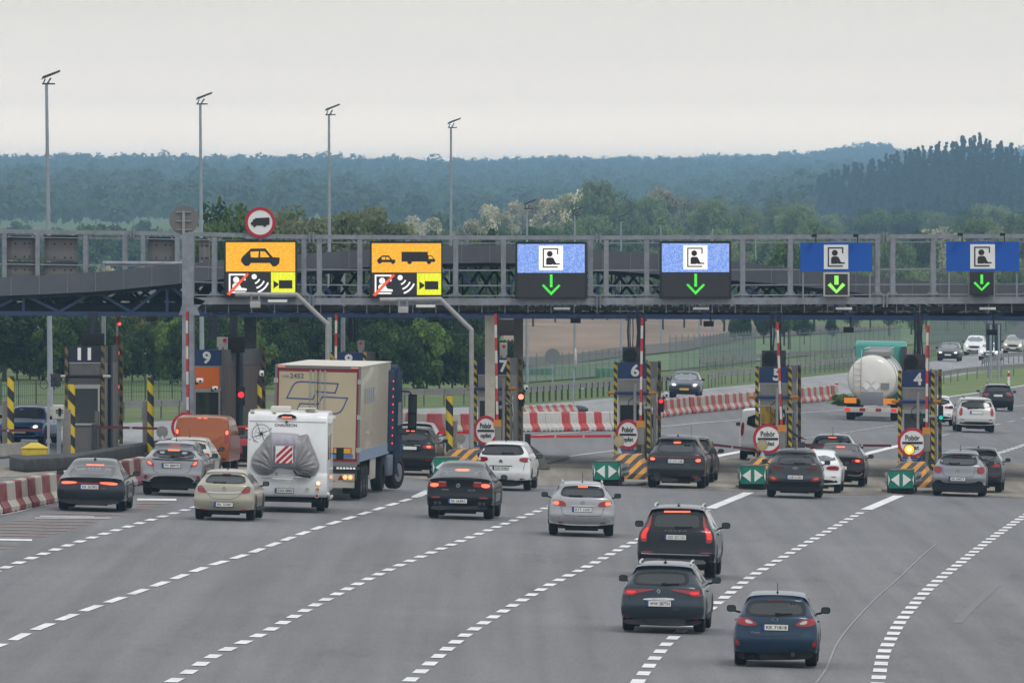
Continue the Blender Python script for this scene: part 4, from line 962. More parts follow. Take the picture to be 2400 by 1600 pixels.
# kerbed islands (part of the road works)
def island(px_nose, py_nose, L_, wid, rz, h=.09):
    p = gp(px_nose, py_nose); mb = MB(); d = Vector((math.sin(R(-rz)), math.cos(R(-rz)), 0)); r_ = Vector((d.y, -d.x, 0))
    pts = []; p = p+d*3.0; L_ = L_-3
    for s, k in ((0,.35),(.5,.8),(1.2,1)): pts.append((p+d*s-r_*wid/2*k))
    pts.append(p+d*L_-r_*wid/2); pts.append(p+d*L_+r_*wid/2)
    for s, k in ((1.2,1),(.5,.8),(0,.35)): pts.append((p+d*s+r_*wid/2*k))
    for q in pts: q.z = gz(q.x)+.0
    mb.prism(pts, (0,0,h)); o = mb.build('traffic_island', concrete, bevel=.02); o['kind'] = 'structure'
for a in ((2115,1158,42,1.75,-4.2),(1770,1148,42,1.75,-4.2),(1428,1140,42,1.75,-4.2),(1075,1122,42,1.7,-4.2),(740,1120,36,1.8,-5)): island(*a)
# crash cushions with green arrow boards
green_m = mat('green arrow board', (.0,.215,.135), .45, var=.05, dirt=(.03,.12,.09), ds=2, da=.5)
def cushion(px, py, label, h=.6):
    p = gp(px, py); t = thing('crash_cushion', label, 'crash cushion', p[:], R(-3.5), 'crash cushions before the booths')
    w = .43; z0, z1 = .18, .74
    out = [(-w,.12),(-w*.92,.03),(-w*.6,-.01),(0,-.03),(w*.6,-.01),(w*.92,.03),(w,.12),(w,.35),(-w,.35)]
    mb = MB(); mb.pz(out, z0, z1); bd = mb.build('arrow_board', green_m, t, smooth=50)
    mb = MB(); zc = (z0+z1)/2
    for s in (-1, 1):
        mb.prism([(s*.06,-.045,z0+.06),(s*.06,-.045,z1-.08),(s*.34,-.045,zc)], (0,.02,0)); mb.prism([(s*.375,-.02,zc),(s*.425,.0,z0+.08),(s*.425,.0,z1-.1)], (0,.03,0))
    mb.build('white_triangle', white_sign, bd)
    mb = MB(); mb.box(-w+.06, w-.06, .1, 2.2, .02, z0); mb.build('base', black, t)
    mb = MB(); mb.box(-w+.02, w-.02, .05, 1.9, z1+.002, z1+.05); mb.build('top_cover', mat('cushion cover', (.10,.095,.09), .8, var=.2, dirt=(.2,.18,.15), ds=4, da=.7), t, bevel=.01)
    for s in (-1, 1):
        mb = MB()
        for k in range(4):
            y = .3+k*.55; x = s*(w+.03+.03*k)
            mb.prism([(x, y, .26), (x+s*.05, y+.02, .38), (x+s*.01, y+.04, .45), (x+s*.05, y+.06, .57), (x, y+.08, .69), (x-s*.01, y, .47)], (s*.03, .62, 0))
        mb.build('side_rail', galv, t)
    mb = MB()
    for k in range(5): mb.box(-w-.05, -w, .4+k*.4, .46+k*.4, .0, .6); mb.box(w, w+.05, .4+k*.4, .46+k*.4, .0, .6)
    mb.build('side_post', dark, t)
    return p
def block(px, py, label):
    p = gp(px, py, .0); t = thing('concrete_block', label, 'concrete block', p[:], R(-3.5), 'striped concrete blocks')
    mb = MB(); b_, t_, hh = .78, .42, .88
    vs = [(-b_,0,0),(b_,0,0),(b_,4,0),(-b_,4,0),(-b_,0,.28),(b_,0,.28),(-t_,.9,hh),(t_,.9,hh),(t_,4,hh),(-t_,4,hh),(-b_,4,.28),(b_,4,.28)]
    mb.add(vs, [(3,2,1,0),(0,1,5,4),(4,5,7,6),(6,7,8,9),(1,2,11,5),(5,11,8,7),(0,4,10,3),(4,6,9,10),(2,3,10,9,8,11)])
    mb.build('body', st_block, t, bevel=.03)
for px, py, bx, by_, nm in ((2112,1156,2132,1147,'four'),(1764,1146,1786,1137,'five'),(1422,1136,1462,1128,'six'),(1045,1127,1078,1116,'seven')):
    cushion(px, py, 'crash cushion with green double arrow board before booth '+nm); block(bx, by_, 'orange and black striped concrete block before booth '+nm)
# round toll signs
def toll_sign(px, py, yaw, label, Y=404.5, lit=None):
    c = at(px, py, Y); g = gz(c.x)
    t = thing('toll_sign', label, 'traffic sign', (c.x, Y, g), R(yaw), 'round toll signs on the islands'); zc = c.z-g; r = .525
    mb = MB(); mb.disc((0,0,zc), r*.9, .03, 44); mb.build('disc', white_sign, t)
    mb = MB(); mb.ring((0,-.012,zc), r*.81, r, .05, 44); mb.build('rim', red_sign, t)
    mb = MB(); mb.box(-.36, .36, -.02, -.005, zc-.045, zc+.03); mb.build('bar', letter, t)
    mb = MB(); text_mb('Pobór', .50, .19, .012, mb=mb, loc=(0,-.008,zc+.17), bold=.012); text_mb('opłat', .46, .20, .012, mb=mb, loc=(0,-.008,zc-.19), bold=.012)
    mb.build('lettering', letter, t)
    mb = MB(); mb.box(.02, .1, .04, .1, .15, zc+.3); mb.build('post', galv, t)
toll_sign(2138.7, 1036.7, 0, 'round toll sign before booth four behind the lit yellow lamp')
toll_sign(1799.7, 1027.5, 0, 'round toll sign before booth five')
toll_sign(1472, 1017.5, -36, 'round toll sign before booth six turned to the left')
toll_sign(1139, 1008.5, -36, 'round toll sign before booth seven beside the bent pole')
toll_sign(436, 1001, 0, 'round toll sign mostly hidden behind the orange van')
# blue notices below the signs
for px, py, w_, nm in ((2134,1080,50,'four'),(1798,1073,50,'five'),(1471,1062,48,'six'),(1120,1052,20,'seven')):
    Y = 404.2; c = at(px, py, Y); t = thing('notice_board', 'small blue notice with lines of text below the toll sign of booth '+nm, 'notice', (c.x, Y, c.z-.1), 0, 'blue notices below the toll signs')
    mb = MB(); mb.bpx(px-w_/2, py-8, px+w_/2, py+8, Y, .03); mb.build('board', booth_blue, t, world=True)
    mb = MB()
    for k in range(3): hw_ = w_*(.41-.07*k)*Y/F; mb.box(c.x-hw_, c.x+hw_-.05, Y-.006, Y-.001, c.z+.05-.065*k, c.z+.075-.065*k)
    mb.build('printed_lines', mat('printed pale blue', (.25,.30,.42), .6), t, world=True)
    mb = MB(); mb.bpx(px+w_/2-8, py+1, px+w_/2+1, py+14, Y-.02, .02); mb.build('sticker', mat('pinkish label', (.5,.25,.17), .6), t, world=True)
def warn_lamp(px, py, label, lit=False, Y=399.0, mm=None, rad=.185):
    c = at(px, py, Y); g = gz(c.x)+.76
    t = thing('warning_lamp', label, 'warning lamp', (c.x, Y, g), 0, 'round warning lamps before the booths')
    mb = MB(); mb.disc(c, rad, .09, 28); mb.build('lens', mm, t, world=True, bevel=.01)
    mb = MB(); mb.ring((c.x, c.y-.008, c.z), rad*.93, rad*1.05, .11, 28); mb.build('rim', black if lit else mat('lamp rim', (.30,.28,.22), .6), t, world=True)
    mb = MB(); mb.tube([(c.x, Y+.05, c.z-rad), (c.x, Y+.05, g)], .022, 8); mb.tube([(c.x, Y+.05, g+.2), (c.x, Y+.05, g)], .025, 10, r1=.12); mb.build('stand', galv_l, t, world=True)
    if lit:
        mb = MB(); mb.disc((c.x, c.y-.02, c.z), rad*.45, .02, 20); mb.build('bulb', mat('glowing bulb', (1,.8,.3), .4, emit=(1,.8,.4), es=1.2), t, world=True)
lamp_off = mat('lamp lens pale', (.42,.36,.20), .4, var=.08, vs=30, dirt=(.3,.27,.18), ds=6, da=.5)
warn_lamp(2131, 1053, 'glowing yellow warning lamp before booth four', True, mm=mat('glowing amber lens', (.9,.5,.05), .3, emit=(1,.55,.05), es=.8))
warn_lamp(1787, 1042.7, 'unlit beige warning lamp before booth five', mm=lamp_off)
warn_lamp(1451, 1032.7, 'unlit beige warning lamp before booth six', mm=lamp_off)
grey_lens = mat('lamp lens grey', (.20,.20,.19), .5, var=.1, vs=30)
warn_lamp(1080, 1028, 'unlit grey warning lamp before booth seven', mm=grey_lens, rad=.165)
warn_lamp(380, 1012, 'unlit grey warning lamp left of the orange van', mm=grey_lens, rad=.2)
# barrier arms
def arm_up(x0, y0, x1, y1, label, Y=403.5):
    a, b = at(x0, y0, Y), at(x1, y1, Y); t = thing('barrier_arm', label, 'barrier', b[:], 0, 'raised barrier arms')
    d = (a-b); q = Matrix.Rotation(math.atan2(d.x, d.z), 4, 'Y')
    for nm, m_, sx, ox in (('pole', red_white, .085, 0), ('rubber_edge', black, .022, .056)):
        o = MB(); o.box(-sx/2, sx/2, -.03, .03, 0, d.length); p = o.build(nm, m_, t)
        p.matrix_basis = q @ Matrix.Translation((ox, 0, 0))
    o = MB(); o.bpx(x1-6, y1-2, x1+9, y1+40, Y-.1, .35); o.build('drive_box', mat('drive box grey', (.2,.19,.17), .6, dirt=(.1,.09,.08), ds=2, da=.6), t, world=True, bevel=.02)
    o = MB(); o.box(-.14, .14, -.08, .08, -.05, .25); p = o.build('mount', orange_p, t)
arm_up(2173.8, 763, 2171.5, 1018, 'red and white raised barrier arm at booth four')
arm_up(1822, 755, 1832, 1012, 'red and white raised barrier arm at booth five')
arm_up(1505, 745, 1501, 1002, 'red and white raised barrier arm at booth six')
arm_up(1161.4, 735, 1165.8, 1000, 'red and white raised barrier arm before the cream pillar')
arm_up(788, 737, 785.6, 990, 'red and white raised barrier arm left of the lorry roof')
arm_up(438, 730, 440, 990, 'red and white raised barrier arm before the gantry column')
arm_up(275, 738, 274, 990, 'red and white raised barrier arm right of booth eleven', 415)
red_lit = mat('arm red', (.40,.01,.015), .4, emit=(1,.02,.02), es=.25); arm_dk = mat('arm dark red', (.10,.018,.02), .5)
def arm_down(x0, y0, x1, y1, label, m_, Y=413.0):
    a, b = at(x0, y0, Y), at(x1, y1, Y); t = thing('barrier_arm', label, 'barrier', a[:], 0, 'lowered barrier arms')
    mb = MB(); n = max(2, int((b-a).length/.9)); w = .09
    for k in range(n):
        p, q = a.lerp(b, k/n), a.lerp(b, (k+.93)/n); mb.bar(p, q, .05, w, 0)
        if k < n-1: mb.bar(q, a.lerp(b, (k+1)/n), .05, w*.9, 1)
    mb.build('pole', [m_, white_p if m_ is red_lit else alu], t, world=True)
    mb = MB(); mb.box(a.x-.1, a.x+.1, Y-.15, Y+.15, gz(a.x)+.1, a.z+.1); mb.build('drive_post', dark, t, world=True)
arm_down(1237, 1023, 1437, 1021.5, 'glowing red lowered barrier arm between booths seven and six', red_lit)
arm_down(1010, 1014, 1112, 1013, 'glowing red lowered barrier arm left of booth seven', red_lit)
arm_down(1664, 1041, 1772, 1053, 'dark lowered barrier arm left of booth five', arm_dk, 408)
arm_down(1880, 1042, 2094, 1044, 'dark lowered barrier arm between booths five and four', arm_dk, 408)
arm_down(-60, 1009, 103, 1008, 'dark red lowered barrier arm at the left edge before the blue car', arm_dk, 405)
arm_down(222, 1000, 398, 1004.5, 'dark red lowered barrier arm right of booth eleven', arm_dk, 405)
def traffic_light(x0, y0, x1, y1, lx, ly, r, m_, label, Y=408.0):
    a = at((x0+x1)/2, y1, Y); t = thing('traffic_light', label, 'traffic light', a[:], 0, 'traffic lights on the booths')
    mb = MB(); mb.bpx(x0, y0, x1, y1, Y, .2); mb.build('case', black, t, world=True, bevel=.02)
    c = at(lx, ly, Y-.02); mb = MB(); mb.disc(c, r*Y/F, .03, 20); mb.build('lamp', m_, t, world=True)
    mb = MB(); mb.ring((c.x, c.y-.1, c.z), r*Y/F, r*Y/F*1.15, .12, 16, a0=0, a1=math.pi); mb.build('hood', black, t, world=True)
rl = mat('red signal lit', (.8,.02,.02), .3, emit=(1,.03,.035), es=1.3)
traffic_light(1543, 932, 1556, 965, 1549, 939.5, 5, rl, 'traffic light showing dim red at booth six')
traffic_light(1215, 918, 1228, 952, 1221, 929.6, 6.3, mat('red signal bright', (.9,.1,.05), .3, emit=(1,.22,.14), es=2.4), 'traffic light showing bright red at booth seven')
traffic_light(557, 905, 574, 950, 565, 924.6, 7.2, rl, 'traffic light showing red at booth nine', 406)
traffic_light(2199, 950, 2211, 986, 2205.3, 978, 5, mat('green signal lit', (.02,.4,.3), .3, emit=(.01,.62,.5), es=.8), 'traffic light showing blue green at booth four')
for x, y in ((280,759),(280,827),(279,906)):
    o = MB(); o.disc(at(x, y, 414.0), .06, .05, 14); tag(o.build('signal_lamp', mat('small red lamp lit', (.8,.05,.03), .3, emit=(1,.1,.07), es=1.5)), 'tiny glowing red lamp right of booth eleven', 'lamp', 'tiny red lamps right of booth eleven')
# surveillance cameras on the booths
for x0, y0, x1, y1, Y, lb in ((608,868,618,881,406,'white camera right of booth nine'),(1556,918,1566,930,408,'white camera beside the traffic light of booth six'),(1228,902,1238,914,408,'white camera beside the traffic light of booth seven'),(497,905,510,913,405,'small white camera before booth nine'),(460,886,476,896,405,'white camera left of the orange panel')):
    t = thing('camera', lb, 'camera', at((x0+x1)/2, y1, Y)[:]); mb = MB(); mb.bpx(x0, y0, x1, y1, Y, .35); mb.build('case', white_p, t, world=True, bevel=.03)
    mb = MB(); p = at((x0+x1)/2, (y0+y1)/2, Y-.02); mb.disc((p.x+.02, p.y, p.z-.03), .04, .04, 12); mb.build('lens', black, t, world=True)
    mb = MB(); mb.bpx(x0-3, y1-4, x0+4, y1+5, Y+.1, .06); mb.build('arm', dark, t, world=True)
# ---- bollards, pillars and blocks on the islands
def bollard(x0, x1, top, bot, label):
    p = gp((x0+x1)/2, bot, 0)
    if p.y > 408: p = at((x0+x1)/2, bot, 408.0); p.z = gz(p.x)
    r_ = (x1-x0)/2*p.y/F; z = H-(top-YH)*p.y/F
    t = thing('striped_bollard', label, 'bollard', p[:], 0, 'yellow and black bollards')
    mb = MB(); mb.tube([(0,0,0), (0,0,z-p.z)], r_, 20); mb.build('post', st_big, t, smooth=True)
    mb = MB(); mb.tube([(0,0,z-p.z), (0,0,z-p.z+.02)], r_*.98, 20); mb.build('cap', dark, t)
bollard(17, 33, 883, 1038, 'striped bollard before the blue car')
bollard(159, 176, 900, 1067, 'striped bollard before the window of booth eleven')
bollard(345, 360.5, 886, 1042, 'striped bollard between booth eleven and the orange van')
bollard(425, 443, 913, 1045, 'striped bollard at the foot of the gantry column')
bollard(1045, 1062, 927, 1072, 'tall striped bollard left of the bent pole by booth seven')
bollard(603, 614, 889, 1060, 'striped bollard right of booth nine')
def pillar(x0, x1, top, bot, label):
    p = gp((x0+x1)/2, bot, 0)
    if p.y > 408.3: p = at((x0+x1)/2, bot, 408.3); p.z = gz(p.x)
    a, b = at(x0, bot, p.y), at(x1, top, p.y); mb = MB(); w = b.x-a.x; mb.box(-w/2, w/2, 0, .35, 0, b.z-p.z)
    o = mb.build('concrete_pillar', concrete, bevel=.015); o.location = p; tag(o, label, 'pillar', 'concrete pillars on the islands')
pillar(5, 23, 939, 1040, 'concrete pillar beside the bollard at the left edge')
pillar(147, 165, 959, 1070, 'concrete pillar before booth eleven')
pillar(334, 351, 940, 1043, 'concrete pillar beside the bollard left of the van')
pillar(1062, 1072, 986, 1068, 'narrow concrete pillar right of the tall bollard')
def jersey(pts, label, h=.5, w=.6, m_=concrete):
    P3 = [gp(x, y) for x, y in pts]; t = MB()
    for a, b in zip(P3, P3[1:]):
        d = (b-a); d.z = 0; d.normalize(); n_ = Vector((d.y, -d.x, 0)); prof = [(-w/2,0),(-w/2,.08),(-w*.28,.25),(-w*.17,h),(w*.17,h),(w*.28,.25),(w/2,.08),(w/2,0)]
        A = [a+n_*x+Vector((0,0,z)) for x, z in prof]; B = [b+n_*x+Vector((0,0,z)) for x, z in prof]; k = len(prof)
        t.add(A+B, [tuple(range(k-1,-1,-1)), tuple(range(k, 2*k))]+[(i,(i+1)%k,k+(i+1)%k,k+i) for i in range(k)])
    o = t.build('concrete_barrier', m_, bevel=.015); return tag(o, label, 'concrete barrier')
jersey([(1268,1099),(1235,1072)], 'grey concrete barrier end right of the white people carrier', h=.50, w=.62, m_=mat('dark concrete', (.13,.125,.115), .9, var=.15, vs=3, dirt=(.07,.065,.06), ds=2, da=.6))
jersey([(60,1066),(-90,1078)], 'pale concrete barrier at the left edge below the blue car', h=.45)
kerb_d = mat('blackened kerb', (.03,.03,.031), .85, var=.25, vs=3, dirt=(.10,.095,.09), ds=2, da=.6)
mb = MB(); K = [gp(x, y) for x, y in ((22,1100),(60,1106),(175,1099),(330,1070),(420,1054),(420,1050),(330,1064),(175,1090),(62,1096),(26,1093))]
for k in K: k.z = gz(k.x)
mb.prism(K, (0,0,.42)); o = mb.build('island_kerb', kerb_d, bevel=.05); o['kind'] = 'structure'
t = thing('grit_box', 'yellow grit box with a pitched lid before booth eleven', 'grit box', gp(80, 1072+12)[:])
yel_p = mat('yellow plastic', (.62,.46,.02), .5, var=.08, dirt=(.3,.22,.03), ds=2, da=.5)
p = gp(80, 1084); a = at(51, 1071, p.y); b = at(110, 1050, p.y)
mb = MB(); mb.box(a.x, b.x, p.y, p.y+.7, a.z, b.z); mb.build('box', yel_p, t, world=True, bevel=.02)
mb = MB(); q = at(80, 1037, p.y); mb.add([(a.x-.05,p.y-.05,b.z),(b.x+.05,p.y-.05,b.z),(b.x+.05,p.y+.75,b.z),(a.x-.05,p.y+.75,b.z),(q.x-.12,p.y+.35,q.z),(q.x+.12,p.y+.35,q.z)], [(3,2,1,0),(0,1,5,4),(1,2,5),(2,3,4,5),(3,0,4)]); mb.build('lid', yel_p, t, world=True, bevel=.01)
t = thing('card_reader', 'pale box on a pole left of booth eleven', 'card reader', gp(136, 1066)[:]); p = gp(136, 1070)
mb = MB(); mb.bpx(122, 948, 150, 983, p.y-.1, .3); mb.build('case', mat('pale plastic', (.5,.49,.43), .5, dirt=(.3,.28,.2), ds=3, da=.5), t, world=True, bevel=.05)
mb = MB(); mb.bpx(131, 960, 148, 963, p.y-.12, .02); mb.bpx(131, 966, 148, 968, p.y-.12, .02); mb.bpx(137, 956, 143, 975, p.y-.12, .02); mb.build('slot', black, t, world=True)
mb = MB(); mb.bpx(133, 983, 143, 1072, p.y, .16); mb.build('stand', galv, t, world=True)
t = thing('pole', 'thin grey pole with looped cable left of booth eleven', 'pole', gp(113, 1072)[:]); p = gp(113, 1076)
mb = MB(); mb.bpx(110.5, 868, 116.5, 1074, p.y, .1); mb.build('shaft', galv_l, t, world=True)
mb = MB(); mb.ring(at(103, 901, p.y), .13, .155, .03, 20); mb.tube([at(118,876,p.y), at(126,884,p.y), at(133,880,p.y), at(138,905,p.y), at(128,912,p.y), at(119,890,p.y)], .03, 6); mb.bpx(119, 876, 142, 906, p.y+.1, .15); mb.build('cable', dark, t, world=True)
# ---- water filled barriers: white and red plastic
wb_r = mat('red barrier plastic', (.38,.03,.035), .55, var=.12, vs=2, dirt=(.30,.16,.13), ds=2, da=.5)
wb_w = mat('white barrier plastic', (.42,.385,.335), .55, var=.08, vs=2, dirt=(.34,.30,.24), ds=2, da=.6)
wb_rf = mat('faded red barrier plastic', (.19,.018,.025), .6, var=.15, vs=2, dirt=(.22,.14,.12), ds=2, da=.6)
def wb_mesh(L_, h, m_):
    mb = MB(); prof = [(-.26,0),(-.26,.10),(-.15,.28),(-.12,h-.04),(-.09,h),(.09,h),(.12,h-.04),(.15,.28),(.26,.10),(.26,0)]; k = len(prof)
    n = 9; ys = [L_*i/n for i in range(n+1)]; V = []
    for i, y in enumerate(ys):
        ins = .045 if i in (2,3,6,7) else 0
        for x, z in prof: V.append((x*(1 if z < .2 or z > h-.05 else 1-ins*6), y, z))
    mb.add(V, [tuple(range(k-1,-1,-1)), tuple(range(n*k, n*k+k))]+[(j*k+i, j*k+(i+1)%k, (j+1)*k+(i+1)%k, (j+1)*k+i) for j in range(n) for i in range(k)])
    for s in (.15, .72): mb.box(-.27, .27, L_*s, L_*(s+.13), -.05, .02)
    o = mb.build('water_barrier', m_); me = o.data; bpy.data.objects.remove(o); return me
WBM = {}
wb_r2 = mat('bright red barrier plastic', (.50,.03,.04), .5, var=.12, vs=2, dirt=(.25,.06,.05), ds=2, da=.4); wb_w2 = mat('bright white barrier plastic', (.58,.56,.53), .55, var=.08, vs=2, dirt=(.34,.31,.27), ds=2, da=.5)
def barriers(pts, L_, h, label, group, mats2=(wb_r, wb_w), start=0, pat=None):
    P3 = [gp(x, y) for x, y in pts]; cum = [0]
    for a, b in zip(P3, P3[1:]): cum.append(cum[-1]+(b-a).length)
    s = 0; i = start; rr_ = random.Random(9)
    while s < cum[-1]-L_*.5:
        p, d = path_at(P3, cum, s); m_ = mats2[i % 2] if not pat else mats2[pat[i % len(pat)]]
        key = (L_, h, m_.name)
        if key not in WBM: WBM[key] = wb_mesh(L_*.97, h, m_)
        o = bpy.data.objects.new('water_barrier', WBM[key]); COL.objects.link(o); o.location = p+Vector((rr_.uniform(-.03,.03),0,.03))
        o.rotation_euler = (0, 0, math.atan2(-d.x, d.y)+rr_.uniform(-.02,.02)); cn = 'white' if 'white' in m_.name else 'red'
        tag(o, cn+label, 'water barrier', group); s += L_; i += 1
barriers([(-120,1226),(0,1200),(135,1172),(230,1153),(333,1131)], 2.0, .80, ' plastic barrier in the near row left of the grey liftback', 'barriers in the near row on the left', (wb_rf, wb_w))
barriers([(900,1003),(960,1010),(1010,1013),(1098,1014)], .9, .75, ' plastic barrier in the row left of booth seven', 'barriers left of booth seven')
barriers([(1105,1012),(1200,1010),(1320,1009),(1445,1008)], .86, .76, ' plastic barrier between booths seven and six', 'barriers between booths seven and six', (wb_r2, wb_w2), pat=[1,0,1,0,1,0,1,1,0,1,1])
barriers([(1490,985),(1551,975),(1600,969),(1766,953),(1880,943),(1955,936)], 1.5, .74, ' plastic barrier in the long row right of booth six', 'barriers right of booth six')
barriers([(1190,974),(1260,972),(1340,969)], .8, .42, ' plastic barrier in the back row between booths seven and six', 'barriers in the back row')
mb = MB(); p = gp(1352, 967); mb.ell((p.x, p.y, .06), (.55,.6,.2), 14); tag(mb.build('sandbag', dark, smooth=True), 'dark bag on the road behind the barriers by booth six', 'bag')
# ---- guard rails
def rail(name, label, pts, h=.78, step=4.0, pw=.03):
    P3 = [gp(x, y) for x, y in pts]; c = P3[len(P3)//2]; t = thing(name, label, 'guard rail', c[:]); cum = [0]
    for a, b in zip(P3, P3[1:]): cum.append(cum[-1]+(b-a).length)
    mb = MB(); n = max(2, int(cum[-1]/6)); S = [path_at(P3, cum, cum[-1]*i/n)[0] for i in range(n+1)]
    for a, b in zip(S, S[1:]):
        for z0, z1, o_ in ((h-.31, h-.19, 0), (h-.12, h, 0), (h-.2, h-.11, .05)):
            for v in (a, b): pass
            mb.add([a+Vector((0,o_,z0)), b+Vector((0,o_,z0)), b+Vector((0,o_,z1)), a+Vector((0,o_,z1)), a+Vector((0,o_+.04,z0)), b+Vector((0,o_+.04,z0)), b+Vector((0,o_+.04,z1)), a+Vector((0,o_+.04,z1))],
                   [(0,1,2,3),(7,6,5,4),(3,2,6,7),(4,5,1,0)])
    mb.build('rail', mat('guard rail steel', (.22,.215,.205), .6, .2, var=.15, vs=.6), t, world=True)
    s = 0; k = 0
    while s < cum[-1] and k < 95:
        p, d = path_at(P3, cum, s); o = MB(); o.box(p.x-pw, p.x+pw, p.y+.06, p.y+.16, p.z-.1, p.z+h-.05); o.build('post', dark if pw > .04 else mat('rail post grey', (.12,.118,.112), .6), t, world=True); s += step; k += 1
    return t
rail('guard_rail', 'long steel guard rail in front of the trees on the left', [(-900,1078),(-100,1002),(0,996),(300,983),(700,961),(960,950),(1230,942)], step=4, pw=.04)
rail('guard_rail', 'steel guard rail between booths seven and five', [(1180,944),(1230,942),(1438,925),(1640,905)], step=2.5, pw=.05)
rail('guard_rail', 'steel guard rail beyond booth five', [(1660,908),(1700,899),(1769,892),(1878,877),(1998,864),(2080,854),(2178,841)], step=4)
rail('guard_rail', 'steel guard rail with a bend beyond the oncoming cars', [(2150,846),(2178,838),(2215,826),(2260,823),(2400,800),(2600,775)], step=6)
rail('guard_rail', 'near steel guard rail on the grass verge at the right', [(2195,902),(2250,892),(2305,886),(2400,879),(2600,856),(2900,820)], step=8)
rail('guard_rail', 'second steel guard rail on the verge at the far right', [(2302,868),(2350,853),(2400,848),(2600,826)], step=5)
rail('guard_rail', 'far guard rail behind the wire fence', [(1640,868),(1700,862),(1900,848),(2000,842)], step=6)
# ---- fences
def fence(label, pts, h, m_, bar=.3, step=2.5, rails=(0.05,.5,.95)):
    P3 = [Vector((*gp(x, y)[:2], 0)) for x, y in pts]
    for p in P3: p.z = terr(p.x, p.y)
    c = P3[0]; t = thing('fence', label, 'fence', c[:]); cum = [0]
    for a, b in zip(P3, P3[1:]): cum.append(cum[-1]+(b-a).length)
    mb = MB(); s = 0
    while s < cum[-1]:
        p, d = path_at(P3, cum, s); mb.box(p.x-.008, p.x+.008, p.y, p.y+.02, p.z, p.z+h); s += bar
    for a, b in zip(P3, P3[1:]):
        for f in rails: mb.bar(a+Vector((0,0,h*f)), b+Vector((0,0,h*f)), .025, .025)
    mb.build('mesh_panel', m_, t, world=True); s = 0; k = 0
    while s < cum[-1] and k < 90:
        p, d = path_at(P3, cum, s); o = MB(); o.tube([p, p+Vector((0,0,h+.12))], .026, 6); o.build('post', m_, t, world=True); s += step; k += 1
teal = mat('teal fence wire', (.02,.06,.055), .6); wire = mat('grey fence wire', (.15,.17,.18), .6); greenf = mat('pale green fence', (.14,.30,.22), .7)
fence('dark teal wire fence under the trees at the far left', [(-200,968),(0,958),(250,950),(480,940)], 1.1, teal, .35, 3)
fence('tall grey wire fence beyond the guard rail between booths seven and six', [(1190,900),(1300,893),(1440,880),(1500,872)], 1.5, wire, .5, 4)
fence('grey wire fence with leaning end post beyond the oncoming dark car', [(1570,872),(1640,868),(1772,852)], 2.2, wire, .5, 3)
fence('wide grey wire fence beyond booth five', [(1850,872),(1930,868),(2050,852),(2110,846)], 2.6, wire, .6, 5)
fence('grey wire fence at the far right beyond the traffic', [(2180,822),(2300,808),(2450,792)], 2.6, wire, .5, 4)
t = thing('noise_barrier', 'pale green noise barrier panels beyond the guard rail', 'noise barrier', gp(1300, 897)[:])
for x0, x1 in ((1203,1300),(1397,1447)):
    a, b = gp(x0, 897), gp(x1, 893); a.y = b.y = 680; a.x = (x0-1200)*680/F; b.x = (x1-1200)*680/F
    mb = MB(); mb.box(a.x, b.x, 680, 680.08, gz(a.x), H-(863-YH)*680/F); mb.build('panel', mat('pale green panel', (.13,.27,.19), .7, var=.25, vs=1.5, stretch=(4,1,.6)), t, world=True)
mb = MB()
for x in range(1203, 1450, 12): a = at(x, 860, 679.9); mb.box(a.x-.03, a.x+.03, 679.8, 679.9, gz(a.x), a.z)
mb.build('post', greenf, t, world=True)
# ---- lamps and distant posts
lampm = mat('lamp post grey', (.30,.34,.39), .5, .2, var=.1); lhead = mat('lamp head', (.05,.05,.055), .5)
def lamp(px0, px1, top, hh, label, group, wide=1.0, head=True, s=None):
    # px0: column at the head, px1: column at the foot; hh: height in metres
    s = s or (YH-top)/(hh-H) if s is None else s
    Y = F/s; a = at(px0, top, Y); X = (px1-1200)*Y/F; g = terr(X, Y)
    t = thing('street_lamp', label, 'street lamp', (X, Y, g), 0, group)
    mb = MB(); mb.tube([(X, Y, g), (X*.5+a.x*.5, Y, (g+a.z)/2), a], .125*wide, 10, r1=.06*wide); mb.build('pole', lampm, t, world=True, smooth=True)
    mb = MB(); mb.bar(a+Vector((-.18,0,.02)), a+Vector((.34,0,.02)), .12, .06); mb.bar(a+Vector((.02,0,.0)), a+Vector((.18,0,.26)), .06, .06); mb.bar(a+Vector((-.14,0,.0)), a+Vector((-.05,0,.22)), .05, .05); mb.build('bracket', lhead, t, world=True)
    if head:
        mb = MB(); p = a+Vector((-.2,0,.22)); q = a+Vector((.55,0,.50)); mb.prism([(p.x,Y-.12,p.z-.03),(p.x+.05,Y-.12,p.z+.10),(q.x-.02,Y-.12,q.z+.07),(q.x,Y-.12,q.z)], (0,.3,0)); mb.build('lamp_head', lhead, t, world=True)
for i, (a, b, tp, hh) in enumerate([(109,119,198,14.2),(469.5,474,245,14.2),(771,773,270,14.2),(1057,1056,300,14.2)]):
    lamp(a, b, tp, hh, ['tall street lamp, leftmost, beside booth eleven','tall street lamp behind booth nine','tall street lamp between the two orange screens','tall street lamp behind the tall striped bollard'][i], 'tall street lamps behind the plaza')
for a, tp, s in ((1235,490,42),(1347,505,37),(1455.6,518,33),(1548.7,526,29.5),(1670,535,26),(1771,545,23.5)):
    lamp(a, a, tp, 0, 'slender lamp receding along the opposite carriageway', 'slender lamps along the opposite carriageway', .8, s=s)
for a, tp, s in ((1865,560,22),(1954.6,570,20.5),(1639,700,30)):
    lamp(a, a, tp, 0, 'plain grey mast beyond the canopy', 'plain masts beyond the canopy', .8, head=False, s=s)
